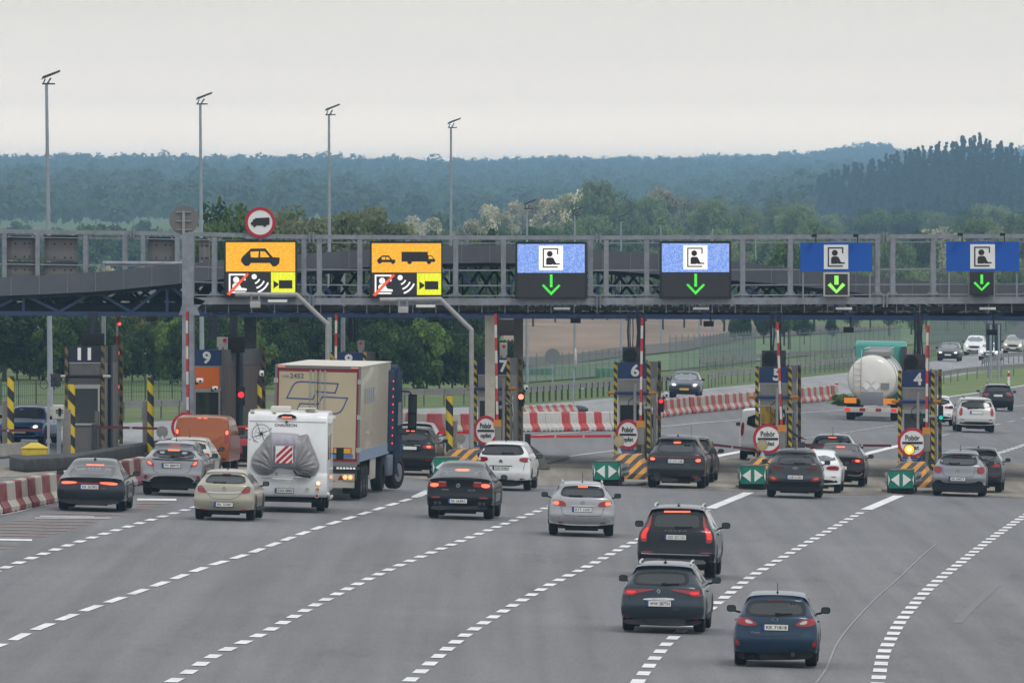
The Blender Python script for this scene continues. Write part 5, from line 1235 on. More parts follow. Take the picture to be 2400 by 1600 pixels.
def backsign(px, py, r, Y, label, m_=None, foot=None):
    c = at(px, py, Y); g = terr(c.x, Y); t = thing('road_sign', label, 'road sign', (c.x, Y, g))
    mb = MB(); mb.disc(c, r*Y/F, .03, 28); mb.build('disc', m_ or mat('far sign back', (.17,.18,.19), .6), t, world=True)
    mb = MB(); mb.box(c.x-.04, c.x+.04, Y+.03, Y+.1, g, c.z+.2); mb.build('post', lampm, t, world=True)
backsign(1295, 834, 17.5, 640, 'round grey sign back in the grass between booths seven and six')
backsign(2018, 823, 19, 640, 'round dark sign back beyond the tanker', mat('dark sign back', (.06,.065,.07), .6))
backsign(2397, 775, 20, 900, 'round grey sign back at the far right edge')
t = thing('road_sign', 'narrow white sign seen edge on between booths seven and six', 'road sign', gp(1344, 968)[:]); p = gp(1344, 966)
mb = MB(); mb.tube([(p.x, p.y, 0), (at(1345.5, 870, p.y).x, p.y, at(0, 868, p.y).z)], .035, 8); mb.build('post', lampm, t, world=True)
mb = MB(); c = at(1349, 838, p.y); mb.ell((c.x, c.y, c.z), (.07,.42,.46), 14); mb.build('disc', mat('sign face edge', (.5,.47,.46), .5, dirt=(.35,.1,.1), ds=4, da=.7), t, world=True)
t = thing('road_sign', 'two tall dark blue sign boards seen from behind at the right', 'road sign', gp(2330, 850)[:])
for x0, x1 in ((2311,2328),(2331,2347)):
    mb = MB(); mb.bpx(x0, 758, x1, 822, 720, .1); mb.build('board', mat('dark slate board', (.035,.055,.07), .6), t, world=True)
for x in (2322, 2341):
    a = at(x, 760, 719.8); mb = MB(); mb.tube([(a.x, 719.8, gz(a.x)), (a.x, 719.8, a.z)], .07, 8); mb.build('post', lampm, t, world=True)
def delin(px, bot, top, label):
    p = gp(px, bot); h = (bot-top)*p.y/F; t = thing('delineator_post', label, 'post', p[:], 0, 'white and red roadside posts')
    mb = MB(); mb.prism([(-.09,0,0),(.09,0,0),(.075,0,h-.06),(-.02,0,h)], (0,.1,0)); mb.build('post', white_p, t)
    mb = MB(); mb.box(-.085, .085, -.01, 0, h*.6, h*.85); mb.build('reflector', red_sign, t)
delin(2364, 903, 868, 'white post with red band on the right verge'); delin(1961, 916, 894, 'small red and white post by the green bush')
delin(1364, 911, 896, 'small white post behind the guard rail by booth six'); delin(2305, 862, 846, 'small red and white post on the far verge'); delin(1995, 880, 862, 'white post beyond the opposite carriageway')
# ================================================================== CARS
def paint(name, col, metal=.25, rough=.32):
    return mat(name, col, rough, metal, .22, .55, dirt=tuple(c*.85+.004 for c in col), ds=1.2, da=.35)
def smoothc(pts, it=2):                       # corner cutting on an open curve
    for _ in range(it):
        q = [pts[0]]
        for a, b in zip(pts, pts[1:]):
            q += [(a[0]*.75+b[0]*.25, a[1]*.75+b[1]*.25), (a[0]*.25+b[0]*.75, a[1]*.25+b[1]*.75)]
        pts = q+[pts[-1]]
    return pts
def smoothp(poly, it=2):
    for _ in range(it):
        q = []
        for i, a in enumerate(poly):
            b = poly[(i+1) % len(poly)]; q += [(a[0]*.75+b[0]*.25, a[1]*.75+b[1]*.25), (a[0]*.25+b[0]*.75, a[1]*.25+b[1]*.75)]
        poly = q
    return poly
def resample(pts, n):
    cum = [0]
    for a, b in zip(pts, pts[1:]): cum.append(cum[-1]+math.dist(a, b))
    out = []; j = 0
    for i in range(n+1):
        s = cum[-1]*i/n
        while j < len(pts)-2 and cum[j+1] < s: j += 1
        t = (s-cum[j])/max(1e-9, cum[j+1]-cum[j]); out.append((pts[j][0]+(pts[j+1][0]-pts[j][0])*t, pts[j][1]+(pts[j+1][1]-pts[j][1])*t))
    return out
class Body:
    """closed car shell lofted between two side silhouettes; y runs from the tail (0) to the nose (L)"""
    def __init__(s, rear, top, front, hw, W, bulge_r=.13, bulge_f=.22, crown=.055, NU=46, NV=14, NT=9, zb=.3):
        rear = resample(smoothc(rear), NV); top = resample(smoothc(top, 2), NU); front = resample(smoothc(front), NV)
        bot = [(rear[0][0]+(front[0][0]-rear[0][0])*i/NU, rear[0][1]+(front[0][1]-rear[0][1])*i/NU) for i in range(NU+1)]
        def P2(i, j):                           # Coons patch over the side
            u, v = i/NU, j/NV
            return tuple((1-v)*bot[i][k]+v*top[i][k]+(1-u)*rear[j][k]+u*front[j][k]-((1-u)*(1-v)*bot[0][k]+u*(1-v)*bot[NU][k]+(1-u)*v*top[0][k]+u*v*top[NU][k]) for k in (0, 1))
        loop = [(0, j) for j in range(NV+1)]+[(i, NV) for i in range(1, NU+1)]+[(NU, j) for j in range(NV-1, -1, -1)]+[(i, 0) for i in range(NU-1, 0, -1)]
        n = len(loop); Pl = [P2(*k) for k in loop]; nor = []
        for k in range(n):
            a, b = Pl[k-1], Pl[(k+1) % n]; d = (b[0]-a[0], b[1]-a[1]); l = math.hypot(*d) or 1; nor.append((-d[1]/l, d[0]/l))
        L_ = front[NV//2][0]
        ins = []
        for k in range(n):
            y, z = Pl[k]; ny, nz = nor[k]
            w = bulge_r*max(0, -ny)+bulge_f*max(0, ny)+crown*max(0, nz)+.03*max(0, -nz)
            if 0 < nz < .97 and y < L_*.4: w = max(w, .10)
            ins.append(w)
        for _ in range(3): ins = [(ins[k-1]+2*ins[k]+ins[(k+1) % n])/4 for k in range(n)]
        hwf = lambda y, z: W/2*lerp(hw, z)
        idx = {k: i for i, k in enumerate(loop)}
        S = {}
        for i in range(NU+1):
            for j in range(NV+1):
                y, z = P2(i, j)
                # pull the side in from its outline where the outline is inset
                u, v = i/NU, j/NV; 
                a = idx.get((i, j))
                if a is not None: y -= nor[a][0]*ins[a]; z -= nor[a][1]*ins[a]
                else:
                    y += (1-u)**6*ins[idx[(0, j)]]-u**6*ins[idx[(NU, j)]]; z -= v**6*ins[idx[(i, NV)]]*.9
                yt = min(y, L_-y)
                x = hwf(y, z)*(1-.045*max(0, 1-yt/.55)**2)
                S[i, j] = (x, y, z)
        V = []; Fc = []
        base = {}
        for sg in (1, -1):
            for k, (x, y, z) in S.items(): base[sg, k] = len(V); V.append((sg*x, y, z))
        for sg in (1, -1):
            for i in range(NU):
                for j in range(NV):
                    f = [base[sg, (i, j)], base[sg, (i+1, j)], base[sg, (i+1, j+1)], base[sg, (i, j+1)]]; Fc.append(f if sg > 0 else f[::-1])
        ts = [math.sin(math.pi/2*(-1+2*m/NT)) for m in range(1, NT)]
        rows = []
        rows.append([base[-1, loop[k]] for k in range(n)])
        for t in ts:
            b_ = 1-(1-abs(t)**2.4)**(1/2.4); r_ = []
            for k in range(n):
                y, z = Pl[k]; ny, nz = nor[k]; x = S[loop[k]][0]*t; r_.append(len(V)); V.append((x, y-ny*ins[k]*b_, z-nz*ins[k]*b_))
            rows.append(r_)
        rows.append([base[1, loop[k]] for k in range(n)])
        for a, b in zip(rows, rows[1:]):
            for k in range(n): Fc.append([a[k], a[(k+1) % n], b[(k+1) % n], b[k]])
        s.V, s.F, s.W, s.L = V, Fc, W, L_
        s.bvh = BVHTree.FromPolygons([Vector(v) for v in V], Fc)
    def mesh(s, name, m, parent):
        mb = MB(); mb.v = s.V; mb.f = s.F; mb.m = [0]*len(s.F); return mb.build(name, m, parent, smooth=52)
    def hit(s, a, b, axis):
        if axis == 'r': o, d = (a, -3, b), (0, 1, 0)
        elif axis == 'f': o, d = (a, s.L+3, b), (0, -1, 0)
        elif axis == 'R': o, d = (3, a, b), (-1, 0, 0)
        elif axis == 'L': o, d = (-3, a, b), (1, 0, 0)
        h = s.bvh.ray_cast(Vector(o), Vector(d))
        return h[0]
    def hy(s, x, z):
        h = s.hit(x, z, 'r') or s.hit(x, z+.12, 'r') or s.hit(x*.9, z+.2, 'r')
        return h if h else Vector((x, .1, z))
    def patch(s, name, poly, m, parent, axis='r', off=.006, it=2, step=.09, mb=None, label=None):
        """a panel of the car that follows the shell: outline seen from behind (x,z), from ahead or from the side (y,z)"""
        if it: poly = smoothp(poly, it)
        xs = [p[0] for p in poly]; zs = [p[1] for p in poly]
        pts = [Vector(p) for p in poly]; ed = [(i, (i+1) % len(poly)) for i in range(len(poly))]
        def inside(x, z):
            c = False
            for (x0, z0), (x1, z1) in zip(poly, poly[1:]+poly[:1]):
                if (z0 > z) != (z1 > z) and x < (x1-x0)*(z-z0)/(z1-z0)+x0: c = not c
            return c
        x = min(xs)+step/2
        while x < max(xs):
            z = min(zs)+step/2
            while z < max(zs):
                if inside(x, z): pts.append(Vector((x, z)))
                z += step
            x += step
        r = delaunay_2d_cdt(pts, ed, [], 1, 1e-5); vs2, fs = r[0], r[2]
        dv = {'r': Vector((0,-1,0)), 'f': Vector((0,1,0)), 'R': Vector((1,0,0)), 'L': Vector((-1,0,0))}[axis]
        out = []; last = None; miss = []
        for i, v in enumerate(vs2):
            h = s.hit(v.x, v.y, axis)
            if h is None: out.append(None); miss.append(i)
            else: out.append(h+dv*off)
        good = [(i, o) for i, o in enumerate(out) if o is not None]
        if not good: return None
        for i in miss:
            j, o = min(good, key=lambda g: (vs2[g[0]]-vs2[i]).length); v = vs2[i]
            out[i] = Vector((v.x, o.y+.01, v.y)) if axis in 'rf' else Vector((o.x, v.x, v.y))
            if axis == 'f': out[i].y = o.y-.01
        n = len(out); own = mb is None; mb = mb or MB()
        cnt = {}
        for f in fs:
            for a, b in zip(f, list(f[1:])+[f[0]]): cnt[a, b] = 1
        back = [o-dv*(off+.02) for o in out]
        sk = [(a, n+a, n+b, b) for (a, b) in cnt if (b, a) not in cnt]
        mb.add(out+back, [tuple(f) for f in fs]+sk)
        if own: return mb.build(name, m, parent, smooth=30, label=label)
WHEEL = {}
def wheel_meshes(r, w):
    k = (round(r, 2), round(w, 2))
    if k not in WHEEL:
        mb = MB(); prof = [(r*.66,-w/2),(r*.86,-w/2),(r*.97,-w*.42),(r,-w*.3),(r,w*.3),(r*.97,w*.42),(r*.86,w/2),(r*.66,w/2),(r*.62,0)]; n = 28; q = len(prof)
        V = [(x, rr_*math.cos(2*math.pi*i/n), rr_*math.sin(2*math.pi*i/n)) for i in range(n) for rr_, x in prof]
        mb.add(V, [(i*q+j, i*q+(j+1) % q, ((i+1) % n)*q+(j+1) % q, ((i+1) % n)*q+j) for i in range(n) for j in range(q)])
        o = mb.build('tyre', rubber, smooth=40); ty = o.data; bpy.data.objects.remove(o)
        mb = MB()
        for i in range(10):
            a = 2*math.pi*i/10; b = a+.2
            for sx in (-1, 1): mb.prism([(sx*w*.38, r*.1*math.cos(a), r*.1*math.sin(a)), (sx*w*.42, r*.64*math.cos(a-.1), r*.64*math.sin(a-.1)), (sx*w*.42, r*.64*math.cos(b), r*.64*math.sin(b))], (-sx*.03,0,0))
        for sx in (-1, 1):
            V = []; n = 24
            for i in range(n):
                c, d = math.cos(2*math.pi*i/n), math.sin(2*math.pi*i/n)
                for rr_, x in ((r*.60, w*.44), (r*.68, w*.46), (r*.68, w*.3), (r*.60, w*.3)): V.append((sx*x, rr_*c, rr_*d))
            mb.add(V, [(i*4+j, i*4+(j+1) % 4, ((i+1) % n)*4+(j+1) % 4, ((i+1) % n)*4+j) for i in range(n) for j in range(4)])
        mb.tube([(-w*.3,0,0), (w*.3,0,0)], r*.6, 20)
        o = mb.build('rim', mat('alloy rim', (.16,.165,.17), .4, .6), smooth=30); ri = o.data; bpy.data.objects.remove(o)
        WHEEL[k] = (ty, ri)
    return WHEEL[k]
def add_wheels(t, W, ys, r=.33, w=.23, inset=.0, xs=None):
    ty, ri = wheel_meshes(r, w)
    for y in ys:
        for s in (-1, 1):
            o = bpy.data.objects.new('wheel', ty); COL.objects.link(o); o.parent = t; o.location = (s*((xs or W/2)-w/2-.03-inset), y, r)
            i = bpy.data.objects.new('rim', ri); COL.objects.link(i); i.parent = o
def number_plate(t, txt, x, z, y, w=.52, h=.114, facing=-1, blue=plate_b, white=plate_w, tilt=0):
    mb = MB(); y0 = y-.022 if facing < 0 else y+.022; mb.box(x-w/2, x+w/2, min(y0, y), max(y0, y)+.0, z-h/2, z+h/2); pl = mb.build('number_plate', white, t)
    if facing < 0:
        mb = MB(); mb.box(x-w/2-.012, x+w/2+.012, y0+.004, y+.01, z-h/2-.012, z+h/2+.012); mb.build('holder', black, pl)
        mb = MB(); mb.box(x-w/2, x-w/2+.045, y0-.003, y0, z-h/2, z+h/2); mb.build('blue_strip', blue, pl)
        
        if txt.strip(): mb = MB(); text_mb(txt, w*.80, h*.62, .004, mb=mb, loc=(x+.025, y0, z), bold=.01); mb.build('lettering', letter, pl)
    return pl
def mapper(z, cx, gl, k, tilt=0.0):
    """photo zoom pixels -> metres on the tail of the car (x from its middle, z from the road)"""
    c, s_ = math.cos(tilt), math.sin(tilt)
    def f(x, y):
        dx, dz = (x-cx)/k, (gl-y)/k; return (dx*c-dz*s_, dz*c+dx*s_)
    return f
def place(px, py, W_, wpx, yaw, rear_axle=.8, face=False):
    """stand a car with the rear wheels on the road at that pixel; wpx: measured width in photo pixels"""
    p = gp(px, py); s = F/p.y; sc = max(.93, min(1.07, wpx/(s*W_)))
    return p, sc
SEAM = mat('panel gap', (.008,.008,.009), .7)
def seam(b, t, pts, w=.010, axis='r', m_=None, name='panel_gap', mirror=False):
    mb = MB()
    def run(pts):
        for a, c in zip(pts, pts[1:]):
            d = (c[0]-a[0], c[1]-a[1]); l = math.hypot(*d) or 1; n = (-d[1]/l*w/2, d[0]/l*w/2)
            b.patch('x', [(a[0]+n[0],a[1]+n[1]),(c[0]+n[0],c[1]+n[1]),(c[0]-n[0],c[1]-n[1]),(a[0]-n[0],a[1]-n[1])], None, None, axis, .004, 0, .2, mb)
    run(pts)
    if mirror: run([(-x, z) for x, z in pts])
    if mb.v: return mb.build(name, m_ or SEAM, t)
def car(name, label, px, py, wpx, yaw, spec, group=None):
    """spec: see CARS; returns the thing"""
    S = dict(W=1.8, L=4.4, h=1.48, zb=.30, zwb=1.0, zwt=1.36, run=.36, lip=.0, roof=.42, cowl=.73, hoodz=.90, r=.33, wb=2.6, ra=.80, tumble=None, col=(.1,.1,.1), metal=.25, plate='', pz=.8, feats=[], rails=None, mirror=1.0, mirror_z=1.0, mirror_dark=True, wiper=True, ant=True, bulge=.13, spoil=.10, shark=False, bumper=None, seams=[], side=True)
    S.update(spec); W_, L_ = S['W'], S['L']; h, zb, zwb, zwt = S['h'], S['zb'], S['zwb'], S['zwt']
    p, sc = place(px, py, W_, wpx, yaw)
    ya = R(yaw)                                   # + = nose turned to the right of the camera axis
    d = Vector((math.sin(ya), math.cos(ya), 0))
    loc = p-d*S['ra']*sc*(1 if not S.get('front') else -1)
    t = thing(name, label, S.get('cat', 'car'), (loc.x, loc.y, p.z), -ya, group, ry=math.atan(-P)*.75, sc=sc)
    pm = paint('car paint '+S['pn'], S['col'], S['metal'])
    l = S['lip']
    rear = S.get('rear') or [(.10,zb),(.03,zb+.10),(.0,zb+.22),(.0,.62),(.04,.72),(.06+l*.1,zwb-.10),(.10+l*.1,zwb)]
    if S.get('decky') is not None:                # liftback: short flat deck behind the glass
        rear[-2:] = [(.05,zwb-.16),(.02,zwb-.03),(.04,zwb)]
        top = [(.04,zwb),(.10,zwb+.015),(S['decky'],zwb+.03),(S['decky']+S['run'],zwt+.02),(S['decky']+S['run']+.25,h-.03)]
    else:
        top = [(rear[-1][0],zwb),(rear[-1][0]+S['run'],zwt+.02),(rear[-1][0]+S['run']-S['spoil'],zwt+.05),(rear[-1][0]+S['run']-S['spoil']+.02,h-.055),(rear[-1][0]+S['run']+.2,h-.03)]
    top += [(L_*S['roof'],h),(L_*(S['roof']+.12),h-.02),(L_*(S['cowl']-.13),h-.12),(L_*S['cowl'],S['hoodz']+.10),(L_*.88,S['hoodz']),(L_*.965,S['hoodz']-.13)]
    front = [(L_-.06,zb),(L_-.01,.42),(L_,.55),(L_-.03,.66),(L_*.965,S['hoodz']-.13)]
    hw = S['tumble'] or [(zb-.1,.93),(zb+.12,.985),(.6,1.0),(.82,.99),(zwb-.03,.935),(zwb+.06,.88),(zwt,.715),(h-.04,.66),(h,.62)]
    b = Body(rear, top, front, hw, W_, S['bulge'], zb=zb)
    b.mesh('body', pm, t)
    M_ = S.get('map')
    for f in S['feats']:
        nm, m_, polys = f[0], f[1], f[2]; opt = f[3] if len(f) > 3 else {}
        for poly in polys:
            P2 = [M_(*q) for q in poly] if M_ and not opt.get('m') else poly
            sets = [P2]
            if opt.get('mir'): sets.append([(-x, z) for x, z in P2][::-1])
            if nm == 'rear_window':                  # tinted pane inside the black rim
                for q in sets:
                    cx_, cz_ = sum(v[0] for v in q)/len(q), (min(v[1] for v in q)+max(v[1] for v in q))/2
                    b.patch('tinted_pane', [(cx_+(v[0]-cx_)*.86, cz_+(v[1]-cz_)*.70-.01) for v in q], mat('tinted glass', (.018,.022,.024), .10, spec=.65), t, 'r', .013, 2, .09)
            for q in sets: b.patch(nm, q, m_, t, opt.get('ax', 'r'), opt.get('off', .008), opt.get('it', 2), opt.get('step', .08))
    for sm in S['seams']:
        seam(b, t, [M_(*q) for q in sm] if M_ else sm)
    if S['side']:
        ys0 = (S['decky'] if S.get('decky') is not None else .1)+S['run']*.75+.12; yc = L_*S['cowl']-.35
        z0, z1 = zwb+.02, h-.14
        for ax in 'RL':
            b.patch('side_window', [(ys0,z0+.06),(ys0+.25,z1-.02),(L_*.33,z1+.01),(L_*.44,z1),(L_*.44,z0),(ys0+.1,z0)], glass, t, ax, .006, 1, .12)
            b.patch('side_window', [(L_*.46,z0),(L_*.46,z1),(L_*.54,z1-.03),(yc-.25,z0+.16),(yc+.02,z0)], glass, t, ax, .006, 1, .12)
            for wy in (S['ra'], S['ra']+S['wb']):
                b.patch('wheel_arch', [(wy+(S['r']+.07)*math.cos(a*math.pi/10), max(zb-.02, S['r']+(S['r']+.075)*math.sin(a*math.pi/10))) for a in range(11)], black, t, ax, .005, 0, .12)
            seam(b, t, [(L_*.45,zb+.1),(L_*.45,zwb)], .012, ax)
            b.patch('door_handle', [(L_*.36,zwb-.12),(L_*.36+.16,zwb-.12),(L_*.36+.16,zwb-.155),(L_*.36,zwb-.155)], pm if not S.get('chrome_h') else chrome, t, ax, .035, 0, .2)
            b.patch('sill', [(S['ra']+.42,zb-.01),(S['ra']+S['wb']-.42,zb-.01),(S['ra']+S['wb']-.42,zb+.10),(S['ra']+.42,zb+.10)], black, t, ax, .012, 0, .3)
    if S['bumper']:
        for q in S['bumper']: b.patch('bumper', [M_(*k) for k in q] if M_ else q, black, t, 'r', .012, 1, .08)
    mb = MB(); mb.box(-W_/2+.28, W_/2-.28, .35, L_-.35, .20, zb+.12); mb.tube([(-.45,.3,.24),(.45,.3,.24)], .09, 10); mb.build('underbody', black, t)
    add_wheels(t, W_, (S['ra'], S['ra']+S['wb']), S['r'], S.get('tw', .24))
    # mirrors
    mz = zwb+.04 if S.get('mz') is None else S['mz']; my = L_*S['cowl']-.28; ms = S['mirror']
    for s_ in (-1, 1):
        x = s_*(W_/2+.10); oc = lambda rx, rz: [(x+rx*math.copysign(abs(math.cos(a))**.6, math.cos(a)), mz+rz*math.copysign(abs(math.sin(a))**.6, math.sin(a))) for a in [2*math.pi*i/20 for i in range(20)]]
        mb = MB(); q0, q1, q2 = oc(.095*ms, .070*ms), oc(.088*ms, .066*ms), oc(.045*ms, .04*ms)
        V = [(a_, my, z_) for a_, z_ in q0]+[(a_, my+.07, z_) for a_, z_ in q1]+[(a_-s_*.01, my+.15, z_) for a_, z_ in q2]; n = 20
        mb.add(V, [tuple(range(n)), tuple(range(3*n-1, 2*n-1, -1))]+[(r0*n+i, r0*n+(i+1) % n, (r0+1)*n+(i+1) % n, (r0+1)*n+i) for r0 in (0, 1) for i in range(n)])
        mb.bar((x-s_*.08, my+.06, mz-.055), (s_*(W_/2*.88), my+.09, mz-.085), .05, .04)
        mr_ = mb.build('mirror', black if S['mirror_dark'] else pm, t, smooth=40)
        mb = MB(); mb.py(oc(.078*ms, .054*ms), my-.012, my-.001); mb.build('mirror_glass', glass_m, mr_)
    if S['plate']:
        pc = S.get('pc'); pc = M_(*pc) if pc and M_ else (0, S['pz'])
        hpt = b.hit(pc[0], pc[1], 'r'); hp2 = b.hit(pc[0], pc[1]+.05, 'r'); 
        if hpt: number_plate(t, S['plate'], pc[0], pc[1], min(hpt.y, hp2.y if hp2 else hpt.y)-.005)
    if S['wiper'] and not S.get('front'):
        mb = MB(); x0, x1, zw = S.get('wp', (-.05, .35, zwb+.04)); a = b.hit(x0, zw, 'r'); c = b.hit(x1, zw+.012, 'r')
        if a and c: mb.bar(a+Vector((0,-.03,0)), c+Vector((0,-.02,0)), .03, .035); mb.box(x0-.05, x0+.05, a.y-.04, a.y, zw-.03, zw+.03); mb.build('wiper', black, t)
    if S['ant']:
        xa = 0.0; yy = S.get('anty', L_*.3); h0 = b.bvh.ray_cast(Vector((xa, yy, 3)), Vector((0,0,-1)))[0]
        mb = MB()
        if S['shark']: mb.prism([(xa-.012, yy-.08, h0.z-.01), (xa-.012, yy+.12, h0.z-.01), (xa-.012, yy-.06, h0.z+.07)], (.024,0,0)); mb.box(xa-.035, xa+.035, yy-.07, yy+.05, h0.z-.02, h0.z+.02)
        else: mb.tube([h0-Vector((0,0,.01)), h0+Vector((0,-.03,.04))], .03, 8, r1=.008); mb.tube([h0+Vector((0,0,.02)), h0+Vector((0,-.10,S.get('anth',.26)))], .006, 6)
        mb.build('antenna', black, t)
    if S['rails']:
        for s_ in (-1, 1):
            mb = MB(); y0, y1 = L_*.10+S['run'], L_*.52; Q = []
            for k in range(7):
                y = y0+(y1-y0)*k/6; xx = s_*W_*.30
                hh = b.bvh.ray_cast(Vector((xx, y, 3)), Vector((0,0,-1)))[0]
                Q.append((xx, y, hh.z+(.055 if 0 < k < 6 else .0)))
            mb.tube(Q, .022, 8); mb.build('roof_rail', S['rails'], t, smooth=True)
    return t, b
def extra(t, b, name, mb_fn, m_, smooth=False):
    mb = MB(); mb_fn(mb); return mb.build(name, m_, t, smooth=smooth)
def badge_ring(t, b, x, z, rx, rz, m_=chrome, star=False, name='badge'):
    h_ = b.hit(x, z, 'r')
    if not h_: return
    mb = MB(); n = 20; V = []
    for i in range(n):
        c, s_ = math.cos(2*math.pi*i/n), math.sin(2*math.pi*i/n)
        for r_, y in ((.78,-.022),(1,-.022),(1,0),(.78,0)): V.append((x+rx*r_*c, h_.y+y, z+rz*r_*s_))
    mb.add(V, [(i*4+j, i*4+(j+1) % 4, ((i+1) % n)*4+(j+1) % 4, ((i+1) % n)*4+j) for i in range(n) for j in range(4)])
    if star:
        for a in (90, 210, 330): mb.bar((x, h_.y-.012, z), (x+rx*.85*math.cos(R(a)), h_.y-.012, z+rz*.85*math.sin(R(a))), .02, .012)
    mb.build(name, m_, t)
def badge_poly(t, b, polys, m_=chrome, name='badge', y=None):
    mb = MB()
    for q in polys:
        c = b.hit(sum(a[0] for a in q)/len(q), sum(a[1] for a in q)/len(q), 'r')
        if c: mb.py(q, c.y-.024, c.y-.002)
    if mb.v: mb.build(name, m_, t)
def lettering(t, b, txt, x, z, w, h, m_=chrome):
    c = b.hit(x, z, 'r')
    if c: mb = MB(); text_mb(txt, w, h, .012, mb=mb, loc=(x, c.y-.004, z)); mb.build('lettering', m_, t)
Z1 = None
# ---------------------------------------------------------------- foreground cars, drawn from their tails
# blue hatchback
Mf = mapper(None, 1456, 1422, 402, .033)
t, b = car('hatchback', 'blue hatchback with red tail lamps, nearest to the camera at lower right', 1818, 1559, 200, 2.3, dict(
    pn='deep blue', col=(.016,.042,.080), metal=.45, W=1.735, L=4.05, h=1.50, zb=.26, zwb=1.03, zwt=1.37, run=.42, wb=2.49, ra=.66, r=.315, hoodz=.9, map=Mf, pc=(1460,1101), plate='KK 71818', wp=(.02,.32,1.06), anty=.95, anth=.2, mz=1.08,
    tumble=[(.1,.93),(.34,.975),(.5,1.0),(.75,.985),(.92,.945),(1.0,.90),(1.06,.85),(1.37,.69),(1.46,.63),(1.5,.58)],
    feats=[('rear_window', glass, [[(1213,985),(1222,940),(1240,900),(1300,882),(1480,880),(1640,892),(1700,912),(1714,960),(1713,1000),(1680,1012),(1460,1018),(1245,1005)]]),
           ('tail_light', red_l, [[(1148,1066),(1152,1030),(1164,1010),(1205,1014),(1255,1024),(1318,1072),(1292,1085),(1210,1084)]], dict(mir=1, off=.016)),
           ('reversing_light', clear_l, [[(1212,1036),(1240,1034),(1284,1062),(1262,1068),(1222,1062)]], dict(mir=1, off=.022, it=1)),
           ('reflector', red_l, [[(1128,1188),(1150,1192),(1172,1238),(1165,1247),(1134,1240)]], dict(mir=1, off=.014, it=1)),
           ('lower_bumper', black, [[(1150,1300),(1210,1292),(1260,1312),(1440,1316),(1640,1312),(1700,1292),(1770,1300),(1772,1345),(1700,1368),(1220,1368),(1150,1345)]], dict(it=1, off=.012)),
           ('spoiler_light', mat('dark red lens', (.12,.005,.008), .2), [[(1400,880),(1520,880),(1520,889),(1400,889)]], dict(it=0, off=.012))],
    seams=[[(1222,1090),(1235,1130),(1262,1162),(1330,1168),(1460,1172),(1600,1168),(1660,1160),(1688,1128),(1700,1092)],[(1190,960),(1205,1012)]]))
badge_ring(t, b, *Mf(1459,1038), .063, .032); lettering(t, b, 'Fiesta', *Mf(1300,1139), .17, .035)
mb = MB(); q = Mf(1600,1322); hh = b.hy(*q); mb.tube([(q[0], hh.y-.04, q[1]), (q[0], hh.y+.1, q[1])], .045, 12); mb.build('exhaust', dark, t)
# grey blue estate
Mm = mapper(None, 548, 1129, 384, .033)
t, b = car('estate_car', 'slate blue estate car with roof rails behind the tall black car', 1556, 1479, 199, 3.6, dict(
    pn='slate', col=(.032,.044,.060), metal=.45, W=1.81, L=4.62, h=1.49, zb=.28, zwb=1.0, zwt=1.33, run=.42, wb=2.71, ra=.95, r=.335, map=Mm, pc=(526,889), plate='WW 387TH', rails=chrome, shark=True, anty=.95, wp=(.02,.34,1.03), mz=1.05, roof=.4,
    tumble=[(.1,.93),(.34,.975),(.5,1.0),(.75,.985),(.9,.945),(1.0,.90),(1.06,.84),(1.35,.67),(1.44,.62),(1.49,.58)],
    feats=[('rear_window', glass, [[(305,735),(320,660),(350,635),(550,628),(740,640),(768,665),(772,745),(600,748),(480,742)]]),
           ('tail_light', red_l, [[(230,806),(233,768),(260,762),(300,770),(492,768),(494,778),(350,800),(318,820),(262,816)]], dict(mir=1, off=.016)),
           ('tail_light_glow', red_on, [[(262,800),(262,778),(320,782),(350,790),(312,806)]], dict(mir=1, off=.020, it=1)),
           ('reflector', red_l, [[(246,1002),(250,992),(298,994),(298,1012),(250,1016)]], dict(mir=1, off=.012, it=1)),
           ('trim_strip', chrome, [[(392,860),(412,842),(640,842),(662,866)]], dict(off=.016, it=1)),
           ('lower_bumper', mat('dark grey plastic', (.022,.023,.026), .5), [[(300,1018),(400,1008),(700,1010),(740,1024),(870,1030),(866,1060),(780,1080),(300,1060),(232,1040),(232,1020)]], dict(it=1, off=.012))],
    seams=[[(290,770),(286,860),(300,930),(560,944),(748,946),(774,860),(772,790)],[(222,920),(300,934)],[(748,946),(866,940)]]))
badge_poly(t, b, [[(a[0], a[1]) for a in (Mm(526,766), Mm(545,787), Mm(526,810), Mm(507,787))]])
badge_poly(t, b, [[Mm(526,777), Mm(533,787), Mm(526,799), Mm(519,787)]], dark)
lettering(t, b, 'MEGANE', *Mm(524,853), .28, .03, dark)
